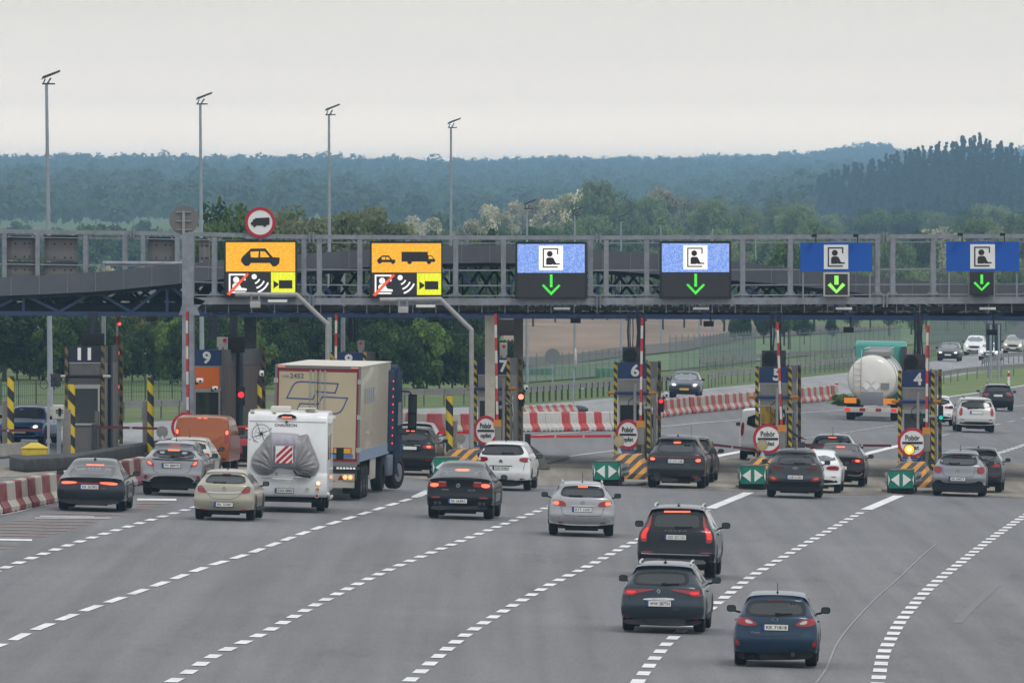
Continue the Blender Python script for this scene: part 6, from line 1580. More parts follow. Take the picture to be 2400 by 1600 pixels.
# tall black car with red pillars
Mx = mapper(None, 648, 682, 335, .018)
t, b = car('large_crossover', 'tall black car with red lamps up both pillars, ahead of slate estate', 1587, 1352, 186, 3.4, dict(
    pn='black blue', col=(.006,.009,.015), metal=.3, W=1.93, L=4.95, h=1.76, zb=.36, zwb=1.18, zwt=1.60, run=.40, wb=2.98, ra=.95, r=.37, tw=.27, map=Mx, pc=(645,349), plate='GD 2C122', rails=chrome, shark=True, anty=1.0, wp=(.0,.38,1.23), mz=1.22, hoodz=1.1, roof=.4, mirror=1.1,
    tumble=[(.1,.93),(.4,.97),(.6,1.0),(.9,.99),(1.1,.95),(1.2,.89),(1.25,.85),(1.6,.68),(1.7,.63),(1.76,.58)],
    feats=[('rear_window', glass, [[(437,282),(445,200),(458,158),(500,146),(660,140),(840,150),(858,175),(868,240),(868,288),(760,290),(540,282)]]),
           ('tail_light', red_l, [[(362,380),(362,318),(388,282),(402,270),(425,225),(444,165),(449,165),(444,240),(430,290),(414,326),(414,384),(390,388)]], dict(mir=1, off=.02, it=1)),
           ('tail_light_glow', red_on, [[(366,360),(368,320),(392,284),(424,262),(428,286),(408,322),(406,360)]], dict(mir=1, off=.026, it=1)),
           ('brake_light', red_hot, [[(548,138),(760,138),(760,150),(548,150)]], dict(it=0, off=.03)),
           ('chrome_strip', chrome, [[(366,474),(390,478),(640,482),(900,488),(924,492),(922,500),(640,492),(372,484)]], dict(off=.018, it=1)),
           ('reflector', red_l, [[(364,462),(458,464),(466,472),(370,472)]], dict(mir=1, off=.014, it=1)),
           ('skid_plate', mat('satin metal', (.30,.31,.32), .35, .7), [[(388,548),(395,520),(420,517),(640,526),(866,532),(892,546),(894,570),(640,562),(392,558)]], dict(off=.03, it=1)),
           ('lower_bumper', black, [[(350,520),(388,530),(640,560),(892,560),(935,530),(935,580),(640,600),(350,575)]], dict(off=.010, it=1))],
    seams=[[(416,384),(430,430),(540,442),(760,446),(850,442),(876,396)],[(414,310),(640,318),(862,316)]]))
lettering(t, b, 'V O L V O', *Mx(645,297), .55, .035)
# silver estate
Ma = mapper(None, 1762, 1096, 366, .006)
t, b = car('estate_car', 'silver estate car with lit brake lamps, middle of the picture', 1362, 1254, 155, -.2, dict(
    pn='silver', col=(.37,.375,.39), metal=.55, W=1.81, L=4.77, h=1.48, zb=.30, zwb=1.07, zwt=1.33, run=.42, wb=2.7, ra=1.0, r=.325, map=Ma, pc=(1764,829), plate='KTT 1G47', rails=None, anty=.9, wp=(-.32,.0,1.09), mz=1.05, roof=.4,
    tumble=[(.1,.93),(.34,.975),(.55,1.0),(.8,.985),(.95,.945),(1.04,.90),(1.1,.85),(1.35,.67),(1.44,.62),(1.48,.58)],
    feats=[('rear_window', glass, [[(1544,695),(1552,645),(1580,605),(1640,597),(1760,594),(1900,598),(1958,608),(1985,650),(1992,710),(1900,712),(1640,706)]]),
           ('tail_light', red_l, [[(1462,780),(1464,740),(1480,738),(1560,742),(1592,756),(1612,800),(1550,798)]], dict(mir=1, off=.016)),
           ('clear_lens', clear_l, [[(1462,770),(1466,742),(1490,742),(1494,785),(1468,782)]], dict(mir=1, off=.022)),
           ('brake_light', red_hot, [[(1480,760),(1495,745),(1530,750),(1535,775),(1515,788),(1490,780)],], dict(mir=1, off=.026)),
           ('brake_light', red_hot, [[(1720,598),(1818,598),(1816,612),(1722,612)]], dict(it=0, off=.03)),
           ('chrome_strip', chrome, [[(1636,786),(1900,788),(1900,800),(1640,797)]], dict(it=1, off=.016)),
           ('reflector', red_l, [[(1518,950),(1580,956),(1582,966),(1522,964)]], dict(mir=1, off=.012, it=1)),
           ('bumper_line', white_p, [[(1510,968),(1640,980),(1900,982),(2020,974),(2020,982),(1900,990),(1640,988),(1512,978)]], dict(it=1, off=.012)),
           ('lower_bumper', black, [[(1500,992),(1640,1002),(1900,1004),(2040,998),(2060,1030),(1900,1040),(1640,1036),(1480,1030)]], dict(it=1, off=.012)),
           ('parking_sensor', letter, [[(1531,911),(1539,911),(1539,919),(1531,919)],[(1683,912),(1691,912),(1691,920),(1683,920)],[(1837,917),(1845,917),(1845,925),(1837,925)],[(1987,920),(1995,920),(1995,928),(1987,928)]], dict(it=1, off=.010))],
    seams=[[(1548,712),(1552,800),(1566,870),(1600,890),(1780,894),(1940,890),(1966,870),(1984,800),(1990,716)]]))
badge_ring(t, b, *Ma(1768,759), .062, .042); badge_ring(t, b, *Ma(1768,757), .03, .035)
for s_ in (-1, 1):
    mb = MB(); mb.px([(.7,1.46),(1.0,1.50),(2.2,1.50),(2.5,1.46)], s_*.54-.02, s_*.54+.02); mb.build('roof_rail', paint('car paint silver', (.4,.41,.44)), t)
# black coupe with star badge
Mb = mapper(None, 553, 896, 355, .014)
t, b = car('coupe_crossover', 'black coupe crossover with glowing brake lamps and ring badge', 1081, 1214, 158, 3.4, dict(
    pn='black', col=(.006,.006,.008), metal=.3, W=1.89, L=4.73, h=1.60, zb=.37, zwb=1.16, zwt=1.42, decky=.14, run=1.0, wb=2.87, ra=.95, r=.37, tw=.28, map=Mb, pc=(537,716), plate='SK 364RC', ant=False, wiper=False, mz=1.12, roof=.47, hoodz=1.02, mirror_dark=True,
    tumble=[(.1,.93),(.4,.975),(.6,1.0),(.9,.985),(1.1,.93),(1.17,.86),(1.3,.75),(1.45,.66),(1.55,.60),(1.6,.54)],
    feats=[('rear_window', glass, [[(335,488),(372,425),(440,396),(560,392),(690,402),(745,430),(776,480),(770,492),(560,478)]]),
           ('spoiler_lip', black, [[(352,500),(430,484),(560,480),(700,488),(770,506),(700,512),(560,498),(430,500)]], dict(off=.05, it=1)),
           ('tail_light', red_l, [[(248,580),(252,532),(420,528),(430,560),(420,576),(340,574),(300,586)]], dict(mir=1, off=.018, it=1)),
           ('brake_light', red_hot, [[(262,572),(262,540),(340,540),(350,560),(320,580)]], dict(mir=1, off=.026)),
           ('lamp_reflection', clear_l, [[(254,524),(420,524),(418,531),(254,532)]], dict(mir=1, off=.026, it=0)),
           ('brake_light', red_hot, [[(496,404),(634,404),(634,425),(496,424)]], dict(it=1, off=.03)),
           ('reflector', red_l, [[(270,672),(366,672),(362,686),(280,686)]], dict(mir=1, off=.012, it=1)),
           ('lower_bumper', dark, [[(265,770),(340,760),(553,768),(760,762),(830,772),(820,810),(553,800),(280,808)]], dict(it=1, off=.012))],
    seams=[[(362,570),(370,620),(400,630),(700,628),(726,600),(740,578)],[(250,650),(330,655),(440,660)],[(660,660),(860,655)]]))
badge_ring(t, b, *Mb(541,563), .058, .058, star=True); lettering(t, b, 'AMG', *Mb(412,604), .18, .045); lettering(t, b, 'GLC 43', *Mb(671,609), .19, .04)
for s_ in (-1, 1): 
    mb = MB()
    for dx in (-.06, .06):
        hh = b.hy(s_*.62+dx, .44); mb.tube([(s_*.62+dx, hh.y-.03, .44), (s_*.62+dx, hh.y+.1, .44)], .05, 12)
    mb.build('exhaust', dark, t)
# dark grey liftback with light bar
Mq = mapper(None, 459, 764, 335, .012)
t, b = car('liftback', 'dark grey liftback with full width red light bar by the barriers', 217, 1195, 163, 1.3, dict(
    pn='graphite', col=(.026,.032,.040), metal=.5, W=1.91, L=4.97, h=1.42, zb=.25, zwb=.93, zwt=1.26, decky=.32, run=1.1, wb=2.93, ra=1.05, r=.36, tw=.27, map=Mq, pc=(443,542), plate='KK 5678G', shark=True, anty=1.75, wiper=False, mz=.98, roof=.48, hoodz=.84,
    tumble=[(.1,.94),(.34,.98),(.5,1.0),(.72,.985),(.86,.93),(.94,.87),(1.05,.79),(1.25,.68),(1.36,.60),(1.42,.54)],
    feats=[('rear_window', glass, [[(240,452),(262,390),(290,356),(480,350),(640,352),(668,380),(662,458),(480,464)]]),
           ('spoiler_lip', black, [[(206,470),(300,460),(520,460),(690,480),(680,486),(520,474),(300,472)]], dict(off=.03, it=1)),
           ('light_bar', mat('red lens bar', (.30,.008,.012), .2, coat=.3), [[(176,522),(180,488),(330,490),(340,500),(540,506),(552,492),(700,498),(716,530),(640,532),(540,518),(340,514),(280,524)]], dict(it=1, off=.012)),
           ('brake_light', red_hot, [[(190,514),(194,490),(330,494),(332,508),(240,516)],[(542,510),(546,496),(700,502),(706,524),(620,522)]], dict(it=1, off=.02)),
           ('brake_light', red_hot, [[(394,344),(556,345),(556,354),(396,353)]], dict(it=0, off=.03)),
           ('lower_bumper', dark, [[(180,650),(450,660),(720,660),(716,700),(450,712),(186,690)]], dict(it=1, off=.010))],
    seams=[[(262,520),(268,556),(300,572),(560,580),(612,570),(622,536)],[(180,590),(740,600)]]))
for k in range(4): badge_ring(t, b, Mq(425,487)[0]+.055*k-.04, Mq(425,487)[1], .036, .036, dark)
lettering(t, b, 'quattro', *Mq(582,556), .12, .03)
# silver coupe crossover with black roof spoiler
Mc = mapper(None, 1202, 612, 320, .012)
t, b = car('compact_crossover', 'silver compact crossover with split rear wing left of beige hatchback', 407, 1159, 147, 3.0, dict(
    pn='silver grey', col=(.31,.32,.34), metal=.55, W=1.795, L=4.36, h=1.56, zb=.36, zwb=1.10, zwt=1.38, run=.62, wb=2.64, ra=.80, r=.345, tw=.25, map=Mc, pc=(1198,340), plate='PY 88970', anty=1.4, anth=.2, wiper=True, wp=(.0,.34,1.11), mz=1.1, hoodz=1.0, roof=.46, spoil=.16,
    tumble=[(.1,.93),(.4,.97),(.6,.99),(.85,1.0),(1.0,.96),(1.08,.88),(1.14,.80),(1.38,.66),(1.5,.60),(1.56,.54)],
    feats=[('rear_window', glass, [[(1005,262),(1040,212),(1075,200),(1210,200),(1360,206),(1400,230),(1430,272),(1300,282),(1200,278)]]),
           ('rear_wing', black, [[(1045,206),(1130,204),(1380,208),(1376,240),(1330,244),(1100,240),(1060,228)]], dict(it=1, off=.03)),
           ('rear_wing_gap', paint('car paint silver grey', (.31,.32,.34)), [[(1078,210),(1130,208),(1128,232),(1090,230)],[(1288,212),(1340,214),(1330,236),(1288,234)]], dict(it=1, off=.036)),
           ('brake_light', red_hot, [[(1156,194),(1262,196),(1262,207),(1156,207)]], dict(it=0, off=.04)),
           ('black_strip', black, [[(1010,274),(1210,284),(1440,286),(1438,296),(1200,294),(1030,288)]], dict(it=1, off=.012)),
           ('tail_light', red_l, [[(970,322),(968,290),(990,282),(1045,342),(1020,344)]], dict(mir=1, off=.02, it=1)),
           ('brake_light', red_hot, [[(978,316),(978,296),(1000,300),(1022,330),(1000,330)]], dict(mir=1, off=.028, it=1)),
           ('reflector', red_l, [[(948,468),(950,424),(984,430),(970,460)]], dict(mir=1, off=.014, it=1)),
           ('lower_bumper', black, [[(925,500),(980,480),(1040,436),(1200,432),(1370,440),(1420,486),(1470,500),(1470,540),(1200,560),(940,540)]], dict(it=1, off=.014)),
           ('chrome_strip', clear_l, [[(960,484),(1030,432),(1060,428),(1342,432),(1370,436),(1440,488),(1420,486),(1368,444),(1044,440),(985,484)]], dict(it=0, off=.020)),
           ('fog_light', mat('dark red lens', (.12,.005,.008), .2), [[(1170,512),(1222,512),(1220,524),(1172,524)]], dict(it=0, off=.02))],
    seams=[[(1030,292),(1032,380),(1060,402),(1350,404),(1370,380),(1400,300)]]))
badge_ring(t, b, *Mc(1202,297), .06, .04)
# beige three-door
Mo = mapper(None, 1672, 856, 328, .012)
t, b = car('hatchback', 'beige hatchback with chrome tailgate strip left of the motorhome', 528, 1217, 144, 3.4, dict(
    pn='champagne', col=(.40,.375,.30), metal=.4, W=1.753, L=4.29, h=1.44, zb=.28, zwb=1.02, zwt=1.27, run=.5, wb=2.61, ra=.78, r=.325, map=Mo, pc=(1676,708), plate='RK 75387', anty=1.3, anth=.17, wp=(-.26,.05,1.06), mz=1.0, hoodz=.9, roof=.44,
    tumble=[(.1,.93),(.34,.975),(.55,1.0),(.78,.985),(.92,.94),(1.02,.87),(1.1,.81),(1.3,.67),(1.4,.60),(1.44,.55)],
    feats=[('rear_window', glass, [[(1494,502),(1500,470),(1540,434),(1580,430),(1680,430),(1800,434),(1850,446),(1876,490),(1866,516),(1700,516),(1520,510)]]),
           ('tail_light', red_l, [[(1430,590),(1425,560),(1440,535),(1465,528),(1492,560),(1520,600),(1470,598)]], dict(mir=1, off=.018)),
           ('tail_light_top', mat('smoky lens', (.16,.09,.10), .15, coat=.6), [[(1436,560),(1442,536),(1464,530),(1486,556)]], dict(mir=1, off=.024, it=1)),
           ('brake_light', mat('dark red lens', (.12,.005,.008), .2), [[(1650,424),(1728,424),(1728,432),(1650,432)]], dict(it=0, off=.03)),
           ('chrome_strip', chrome, [[(1522,586),(1600,592),(1680,594),(1760,592),(1838,586),(1838,600),(1760,606),(1600,606),(1524,600)]], dict(it=1, off=.018)),
           ('reflector', red_l, [[(1450,748),(1508,752),(1506,764),(1456,762)]], dict(mir=1, off=.012, it=1)),
           ('groove_shade', mat('champagne shade', (.2,.185,.15), .4), [[(1410,678),(1560,688),(1560,692),(1410,684)],[(1800,692),(1940,686),(1940,690),(1800,697)]], dict(it=0, off=.006)),  # darker champagne lines draw the shade inside the bumper grooves
           ('lower_bumper', dark, [[(1410,770),(1672,778),(1940,772),(1930,790),(1672,798),(1420,788)]], dict(it=1, off=.010))],
    seams=[[(1522,604),(1550,640),(1600,656),(1740,660),(1810,636),(1836,604)],[(1560,690),(1590,730),(1760,734),(1796,694)]]))
badge_ring(t, b, *Mo(1678,561), .05, .05, mat('dull chrome', (.4,.38,.33), .3, .8))
# white people carrier
Mp = mapper(None, 1000, 616, 296, .012)
t, b = car('people_carrier', 'white people carrier with red lamps just before booth seven', 1183, 1147, 127, 4.2, dict(
    pn='white', col=(.80,.81,.81), metal=.0, W=1.826, L=4.44, h=1.64, zb=.33, zwb=1.20, zwt=1.50, run=.34, wb=2.78, ra=.86, r=.34, map=Mp, pc=(975,395), plate='CNY 5D684', anty=1.0, anth=.17, wp=(-.02,.33,1.24), mz=1.1, hoodz=1.05, roof=.42,
    tumble=[(.1,.93),(.4,.975),(.6,1.0),(.9,.985),(1.1,.94),(1.22,.89),(1.3,.85),(1.5,.74),(1.6,.68),(1.64,.62)],
    feats=[('rear_window', glass, [[(765,262),(790,190),(815,168),(980,162),(1150,166),(1180,190),(1212,262),(1100,268),(860,268)]]),
           ('tail_light', red_l, [[(734,330),(745,286),(800,284),(852,292),(840,330)]], dict(mir=1, off=.018)),
           ('reflector', red_l, [[(1162,496),(1222,498),(1218,518),(1168,514)]], dict(mir=1, off=.012, it=1)),
           ('lower_bumper', black, [[(770,520),(900,510),(1100,512),(1150,524),(1190,560),(1100,578),(1000,575),(800,560)]], dict(it=1, off=.014)),
           ('chrome_strip', dark, [[(858,368),(1090,370),(1090,378),(858,376)]], dict(it=0, off=.012))],
    seams=[[(775,270),(790,330),(800,420),(840,455),(1000,462),(1160,455),(1200,420),(1215,330),(1222,270)]]))
badge_poly(t, b, [[Mp(958+dx,322+dy), Mp(975+dx,306+dy), Mp(992+dx,322+dy), Mp(992+dx,330+dy), Mp(975+dx,315+dy), Mp(958+dx,330+dy)] for dx, dy in ((0,0),(0,14))], mat('dark badge', (.1,.1,.1), .3, .5))
# dark crossover with a light bar across the tail
Ml = mapper(None, 460, 706, 328, .012)
t, b = car('crossover', 'dark grey crossover with full width red light bar by booth six', 1586, 1142, 139, 3.2, dict(
    pn='dark grey', col=(.026,.029,.036), metal=.45, W=1.865, L=4.66, h=1.64, zb=.36, zwb=1.10, zwt=1.42, run=.55, wb=2.69, ra=.95, r=.37, tw=.26, map=Ml, pc=(454,428), plate='C:17-136', anty=1.1, shark=True, wiper=False, mz=1.12, hoodz=1.05, roof=.44,
    tumble=[(.1,.93),(.4,.97),(.6,.99),(.85,1.0),(1.0,.96),(1.1,.89),(1.18,.82),(1.42,.68),(1.56,.61),(1.64,.55)],
    feats=[('rear_window', glass, [[(255,336),(275,270),(300,240),(460,232),(640,240),(655,275),(668,342),(460,346)]]),
           ('light_bar', mat('dark red lens bar', (.13,.004,.008), .2, coat=.5), [[(195,380),(200,362),(240,362),(250,378),(460,384),(650,378),(665,370),(716,372),(718,396),(650,392),(460,396),(280,390),(215,400)]], dict(it=1, off=.016)),
           ('brake_light', red_hot, [[(198,414),(198,392),(228,392),(246,402),(244,418),(210,420)],[(664,430),(664,408),(700,402),(718,410),(716,430),(690,436)]], dict(it=1, off=.024)),
           ('brake_light', red_hot, [[(428,232),(506,232),(506,247),(428,247)]], dict(it=1, off=.05)),
           ('lower_bumper', dark, [[(200,580),(240,545),(300,552),(290,580),(460,600),(620,596),(620,566),(680,566),(720,600),(720,640),(460,650),(200,630)]], dict(it=1, off=.012)),
           ('reflector', red_l, [[(214,592),(220,578),(280,582),(280,596)],[(620,600),(622,584),(686,590),(690,604)]], dict(it=1, off=.02))],
    seams=[[(240,400),(255,460),(300,484),(460,496),(620,494),(660,470),(680,410)]]))
lettering(t, b, 'L E X U S', *Ml(454,379), .36, .022); lettering(t, b, 'NX 350h', *Ml(575,463), .17, .02)
# grey small crossover
Mk = mapper(None, 1685, 800, 323, .012)
t, b = car('small_crossover', 'grey small crossover with black bumper beside booth five', 1862, 1165, 133, 2.2, dict(
    pn='mid grey', col=(.050,.054,.060), metal=.4, W=1.80, L=4.17, h=1.56, zb=.36, zwb=1.12, zwt=1.38, run=.45, wb=2.6, ra=.80, r=.34, map=Mk, pc=(1688,588), plate='LUB 2130C', anty=1.1, anth=.14, wp=(.02,.34,1.09), mz=1.08, hoodz=1.0, roof=.42,
    tumble=[(.1,.93),(.4,.97),(.6,1.0),(.85,.985),(1.0,.95),(1.1,.88),(1.18,.82),(1.4,.68),(1.5,.61),(1.56,.55)],
    feats=[('rear_window', glass, [[(1502,462),(1515,410),(1530,380),(1690,370),(1860,380),(1885,410),(1896,466),(1700,470)]]),
           ('tail_light', mat('dark red lens', (.12,.005,.008), .2), [[(1458,500),(1462,470),(1480,468),(1590,490),(1560,500),(1480,504)]], dict(mir=1, off=.018, it=1)),
           ('lower_lamp', red_l, [[(1432,620),(1436,572),(1480,578),(1520,605),(1526,622),(1480,630)]], dict(mir=1, off=.020, it=1)),
           ('indicator', amber, [[(1446,604),(1450,588),(1480,592),(1500,606),(1480,612)]], dict(mir=1, off=.028, it=1)),
           ('lower_bumper', black, [[(1412,700),(1412,640),(1440,620),(1520,632),(1700,640),(1860,632),(1940,626),(1965,650),(1965,715),(1900,740),(1680,735),(1450,722)]], dict(it=1, off=.014))],
    seams=[[(1500,505),(1530,530),(1560,548),(1700,556),(1830,550),(1880,510)]]))
badge_ring(t, b, *Mk(1694,495), .085, .045); badge_poly(t, b, [[Mk(1680,505), Mk(1690,485), Mk(1697,485), Mk(1687,505)], [Mk(1695,505), Mk(1704,485), Mk(1711,485), Mk(1701,505)]])
# silver rounded hatchback, rightmost lane
Mg = mapper(zoom(1950,720,3.0156), 904, 1322, 221, .012)
t, b = car('hatchback', 'silver grey rounded hatchback with round red lamps by booth four', 2248, 1161, 127, 3.4, dict(
    pn='pale silver', col=(.27,.285,.31), metal=.5, W=1.75, L=3.99, h=1.47, zb=.32, zwb=1.02, zwt=1.26, run=.46, wb=2.54, ra=.70, r=.325, map=Mg, pc=(892,1200), plate='SR 0483T', anty=1.0, anth=.2, wp=(-.3,.02,1.04), mz=1.03, hoodz=.95, roof=.42, bulge=.17,
    tumble=[(.1,.93),(.34,.975),(.55,1.0),(.8,.98),(.93,.94),(1.02,.88),(1.1,.82),(1.28,.70),(1.4,.61),(1.47,.55)],
    feats=[('rear_window', glass, [[(758,1100),(770,1060),(790,1032),(900,1024),(1010,1030),(1028,1052),(1040,1104),(900,1108)]]),
           ('tail_light', red_l, [[(728,1155),(724,1125),(735,1110),(765,1112),(782,1120),(780,1150),(760,1160)]], dict(mir=1, off=.02)),
           ('brake_light', mat('dark red lens', (.12,.005,.008), .2), [[(878,1037),(922,1037),(922,1044),(878,1044)]], dict(it=0, off=.03)),
           ('lower_bumper', black, [[(712,1280),(712,1235),(740,1208),(772,1206),(790,1228),(905,1232),(1020,1228),(1040,1212),(1068,1218),(1090,1260),(1080,1296),(904,1296),(740,1290)]], dict(it=1, off=.014))],
    seams=[[(786,1112),(790,1160),(810,1182),(905,1186),(1000,1182),(1012,1160),(1020,1115)]]))
badge_poly(t, b, [[Mg(882,1135+dy), Mg(895,1124+dy), Mg(908,1135+dy), Mg(908,1141+dy), Mg(895,1131+dy), Mg(882,1141+dy)] for dy in (0, 9)])
# ---------------------------------------------------------------- partly hidden and far cars (own feature sets in metres)
def rear_feats(W_, zwb, zwt, lamp_z, lamp_h=.14, lamp_w=.30, lit=False, rw=.78, bump=True, tall=False, extra_=()):
    x1 = W_/2*.86; f = [('rear_window', glass, [[(-W_/2*rw,zwb+.01),(-W_/2*(rw-.12),zwt),(W_/2*(rw-.12),zwt),(W_/2*rw,zwb+.01)]], dict(m=1, it=1))]
    lm = [(x1-lamp_w,lamp_z),(x1-lamp_w+.04,lamp_z+lamp_h),(x1,lamp_z+lamp_h),(x1+.04,lamp_z+.02),(x1,lamp_z-.02)]
    if tall: lm = [(x1-.12,lamp_z),(x1-.14,lamp_z+lamp_h),(x1-.02,lamp_z+lamp_h),(x1+.03,lamp_z)]
    f.append(('tail_light', red_l, [lm], dict(m=1, mir=1, off=.018, it=1)))
    if lit:
        c = x1-lamp_w*.35; f.append(('brake_light', red_hot, [[(c-.09,lamp_z+.02),(c-.09,lamp_z+.10),(c+.07,lamp_z+.10),(c+.07,lamp_z+.02)]], dict(m=1, mir=1, off=.026, it=1)))
        f.append(('brake_light', red_hot, [[(-.15,zwt+.02),(.15,zwt+.02),(.15,zwt+.055),(-.15,zwt+.055)]], dict(m=1, it=0, off=.04)))
    if bump: f.append(('lower_bumper', black, [[(-W_/2*.86,.34),(W_/2*.86,.34),(W_/2*.84,.46),(-W_/2*.84,.46)]], dict(m=1, it=1, off=.010)))
    f.append(('reflector', red_l, [[(W_/2*.62,.54),(W_/2*.8,.54),(W_/2*.8,.57),(W_/2*.62,.57)]], dict(m=1, mir=1, it=0, off=.01)))
    return f+list(extra_)
t, b = car('crossover', 'black crossover with lit lamps right of the lorry cab', 962, 1112, 126, 3.6, dict(pn='black', col=(.006,.006,.008), W=1.94, L=4.9, h=1.74, zb=.36, zwb=1.20, zwt=1.55, run=.38, wb=2.93, ra=.9, r=.37, hoodz=1.1, mz=1.2, plate=' ', pz=.98, shark=True, feats=rear_feats(1.94,1.20,1.55,.98,.13,.36,True)+[('number_light', chrome, [[(-.4,1.08),(.4,1.08),(.4,1.09),(-.4,1.09)]], dict(m=1, it=0))]))
car('hatchback', 'dark car just visible to the right of the black crossover', 972, 1082, 112, 3.8, dict(pn='dark grey', col=(.026,.029,.036), W=1.8, L=4.3, h=1.5, plate=' ', pz=.7, ant=False, feats=rear_feats(1.8,1.0,1.34,.86)))
car('hatchback', 'white hatchback mostly hidden behind the silver compact crossover', 440, 1127, 116, 3.4, dict(pn='cream white', col=(.60,.59,.52), metal=0, W=1.78, L=4.2, h=1.52, zwb=1.05, zwt=1.36, ant=True, plate=' ', pz=.7, feats=rear_feats(1.78,1.05,1.36,.86)))
car('hatchback', 'red and dark car glimpsed between orange van and motorhome', 585, 1092, 112, 3.2, dict(pn='red', col=(.35,.02,.03), W=1.78, L=4.2, h=1.50, zwb=1.02, zwt=1.36, ant=False, plate=' ', pz=.7, feats=rear_feats(1.78,1.02,1.36,.8,lit=True)))
car('hatchback', 'dark car with blue mirror beside the dark grey crossover', 1616, 1128, 118, 4.0, dict(pn='black blue', col=(.006,.009,.015), W=1.8, L=4.2, h=1.62, zwb=1.1, zwt=1.44, anth=.38, mz=1.08, plate=' ', pz=.7, mirror=1.1, feats=rear_feats(1.8,1.1,1.44,.86)))
car('saloon', 'white saloon behind the grey small crossover', 1912, 1153, 122, 3.4, dict(pn='white', col=(.80,.81,.81), metal=0, W=1.78, L=4.63, h=1.45, zb=.28, zwb=.98, zwt=1.24, decky=.5, run=.8, roof=.5, ra=1.0, wb=2.7, mz=.98, ant=False, wiper=False, plate=' ', pz=.7, feats=rear_feats(1.78,1.05,1.26,.80,.12,.4)))
t, b = car('liftback', 'black car with chrome bumper trim behind the white saloon', 1968, 1138, 122, 3.4, dict(pn='black', col=(.006,.006,.008), W=1.85, L=4.8, h=1.5, zb=.28, zwb=1.06, zwt=1.34, decky=.3, run=.9, roof=.48, ra=1.0, wb=2.8, mz=1.02, ant=False, wiper=False, plate=' ', pz=.66, feats=rear_feats(1.85,1.10,1.34,.86,.13,.4,True)+[('chrome_strip', chrome, [[(.3,.40),(.7,.36),(.84,.46),(.84,.49),(.68,.40),(.3,.44)]], dict(m=1, mir=1, it=1, off=.02))]))
car('estate_car', 'blue grey estate roof beyond the black car near booth five', 1950, 1110, 112, 3.4, dict(pn='blue grey', col=(.10,.13,.17), W=1.8, L=4.6, h=1.50, zwb=1.04, zwt=1.34, anth=.3, anty=.8, plate=' ', pz=.7, mz=1.0, feats=rear_feats(1.8,1.04,1.34,.84,lit=True)))
car('small_crossover', 'dark grey crossover partly hidden right of the silver hatchback', 2290, 1152, 120, 4.2, dict(pn='dark grey', col=(.026,.029,.036), W=1.8, L=4.36, h=1.56, zb=.34, zwb=1.10, zwt=1.38, run=.6, spoil=.16, mz=1.1, plate=' ', pz=.8, shark=True, feats=rear_feats(1.8,1.10,1.38,.90,lit=False)+[('rear_wing', black, [[(-.55,1.33),(.55,1.33),(.5,1.40),(-.5,1.40)]], dict(m=1, it=1, off=.03))]))
t, b = car('estate_car', 'white and silver older estate car beyond booth four', 2285, 1012, 92, -1.0, dict(pn='off white', col=(.55,.55,.54), metal=.1, W=1.71, L=4.4, h=1.52, zb=.30, zwb=1.0, zwt=1.38, run=.22, wb=2.6, ra=.95, r=.31, mz=1.02, rails=dark, ant=False, plate=' ', pz=.86, wp=(-.35,.1,1.04), side=True,
    tumble=[(.1,.94),(.4,.98),(.6,1.0),(.9,.99),(1.0,.96),(1.06,.92),(1.38,.79),(1.46,.72),(1.52,.66)], feats=rear_feats(1.71,1.02,1.37,.72,.34,.2,tall=True,rw=.82)))
car('estate_car', 'dark blue estate car ahead of the white older estate', 2337, 962, 70, .8, dict(pn='black blue', col=(.006,.009,.015), W=1.81, L=4.7, h=1.48, zwb=1.02, zwt=1.34, run=.32, mz=1.02, rails=dark, ant=False, plate=' ', pz=.84, feats=rear_feats(1.81,1.02,1.34,.84,.12,.34)))
car('hatchback', 'white hatchback half hidden behind the right edge of booth four', 2194, 996, 84, 2.6, dict(pn='white', col=(.80,.81,.81), metal=0, W=1.8, L=4.1, h=1.48, zwb=1.02, zwt=1.34, mz=1.0, ant=False, plate=' ', pz=.7, feats=rear_feats(1.8,1.02,1.34,.86,.12,.38)))
# cars coming towards the camera
def front_feats(W_, zh, grille=True, lit=True, zwb=1.0, zwt=1.36):
    x1 = W_/2*.84; f = [('windscreen', mat('windscreen', (.20,.23,.24), .12, spec=.8), [[(-W_/2*.78,zwb),(-W_/2*.62,zwt),(W_/2*.62,zwt),(W_/2*.78,zwb)]], dict(m=1, it=1, ax='f')),
         ('headlight', clear_l, [[(x1-.34,zh),(x1-.30,zh+.10),(x1,zh+.14),(x1+.02,zh+.03),(x1-.1,zh-.03)]], dict(m=1, mir=1, ax='f', off=.012, it=1)),
         ('grille', black, [[(-.42,zh-.16),(-.46,zh+.04),(.46,zh+.04),(.42,zh-.16)]], dict(m=1, ax='f', off=.010, it=1)),
         ('lower_grille', black, [[(-.66,.34),(-.6,.50),(.6,.50),(.66,.34)]], dict(m=1, ax='f', off=.012, it=1))]
    if lit: f.append(('headlight_glow', head_on, [[(x1-.22,zh),(x1-.24,zh+.05),(x1-.18,zh+.10),(x1-.08,zh+.09),(x1-.05,zh+.03),(x1-.12,zh-.01)]], dict(m=1, mir=1, ax='f', off=.02, it=1)))
    return f
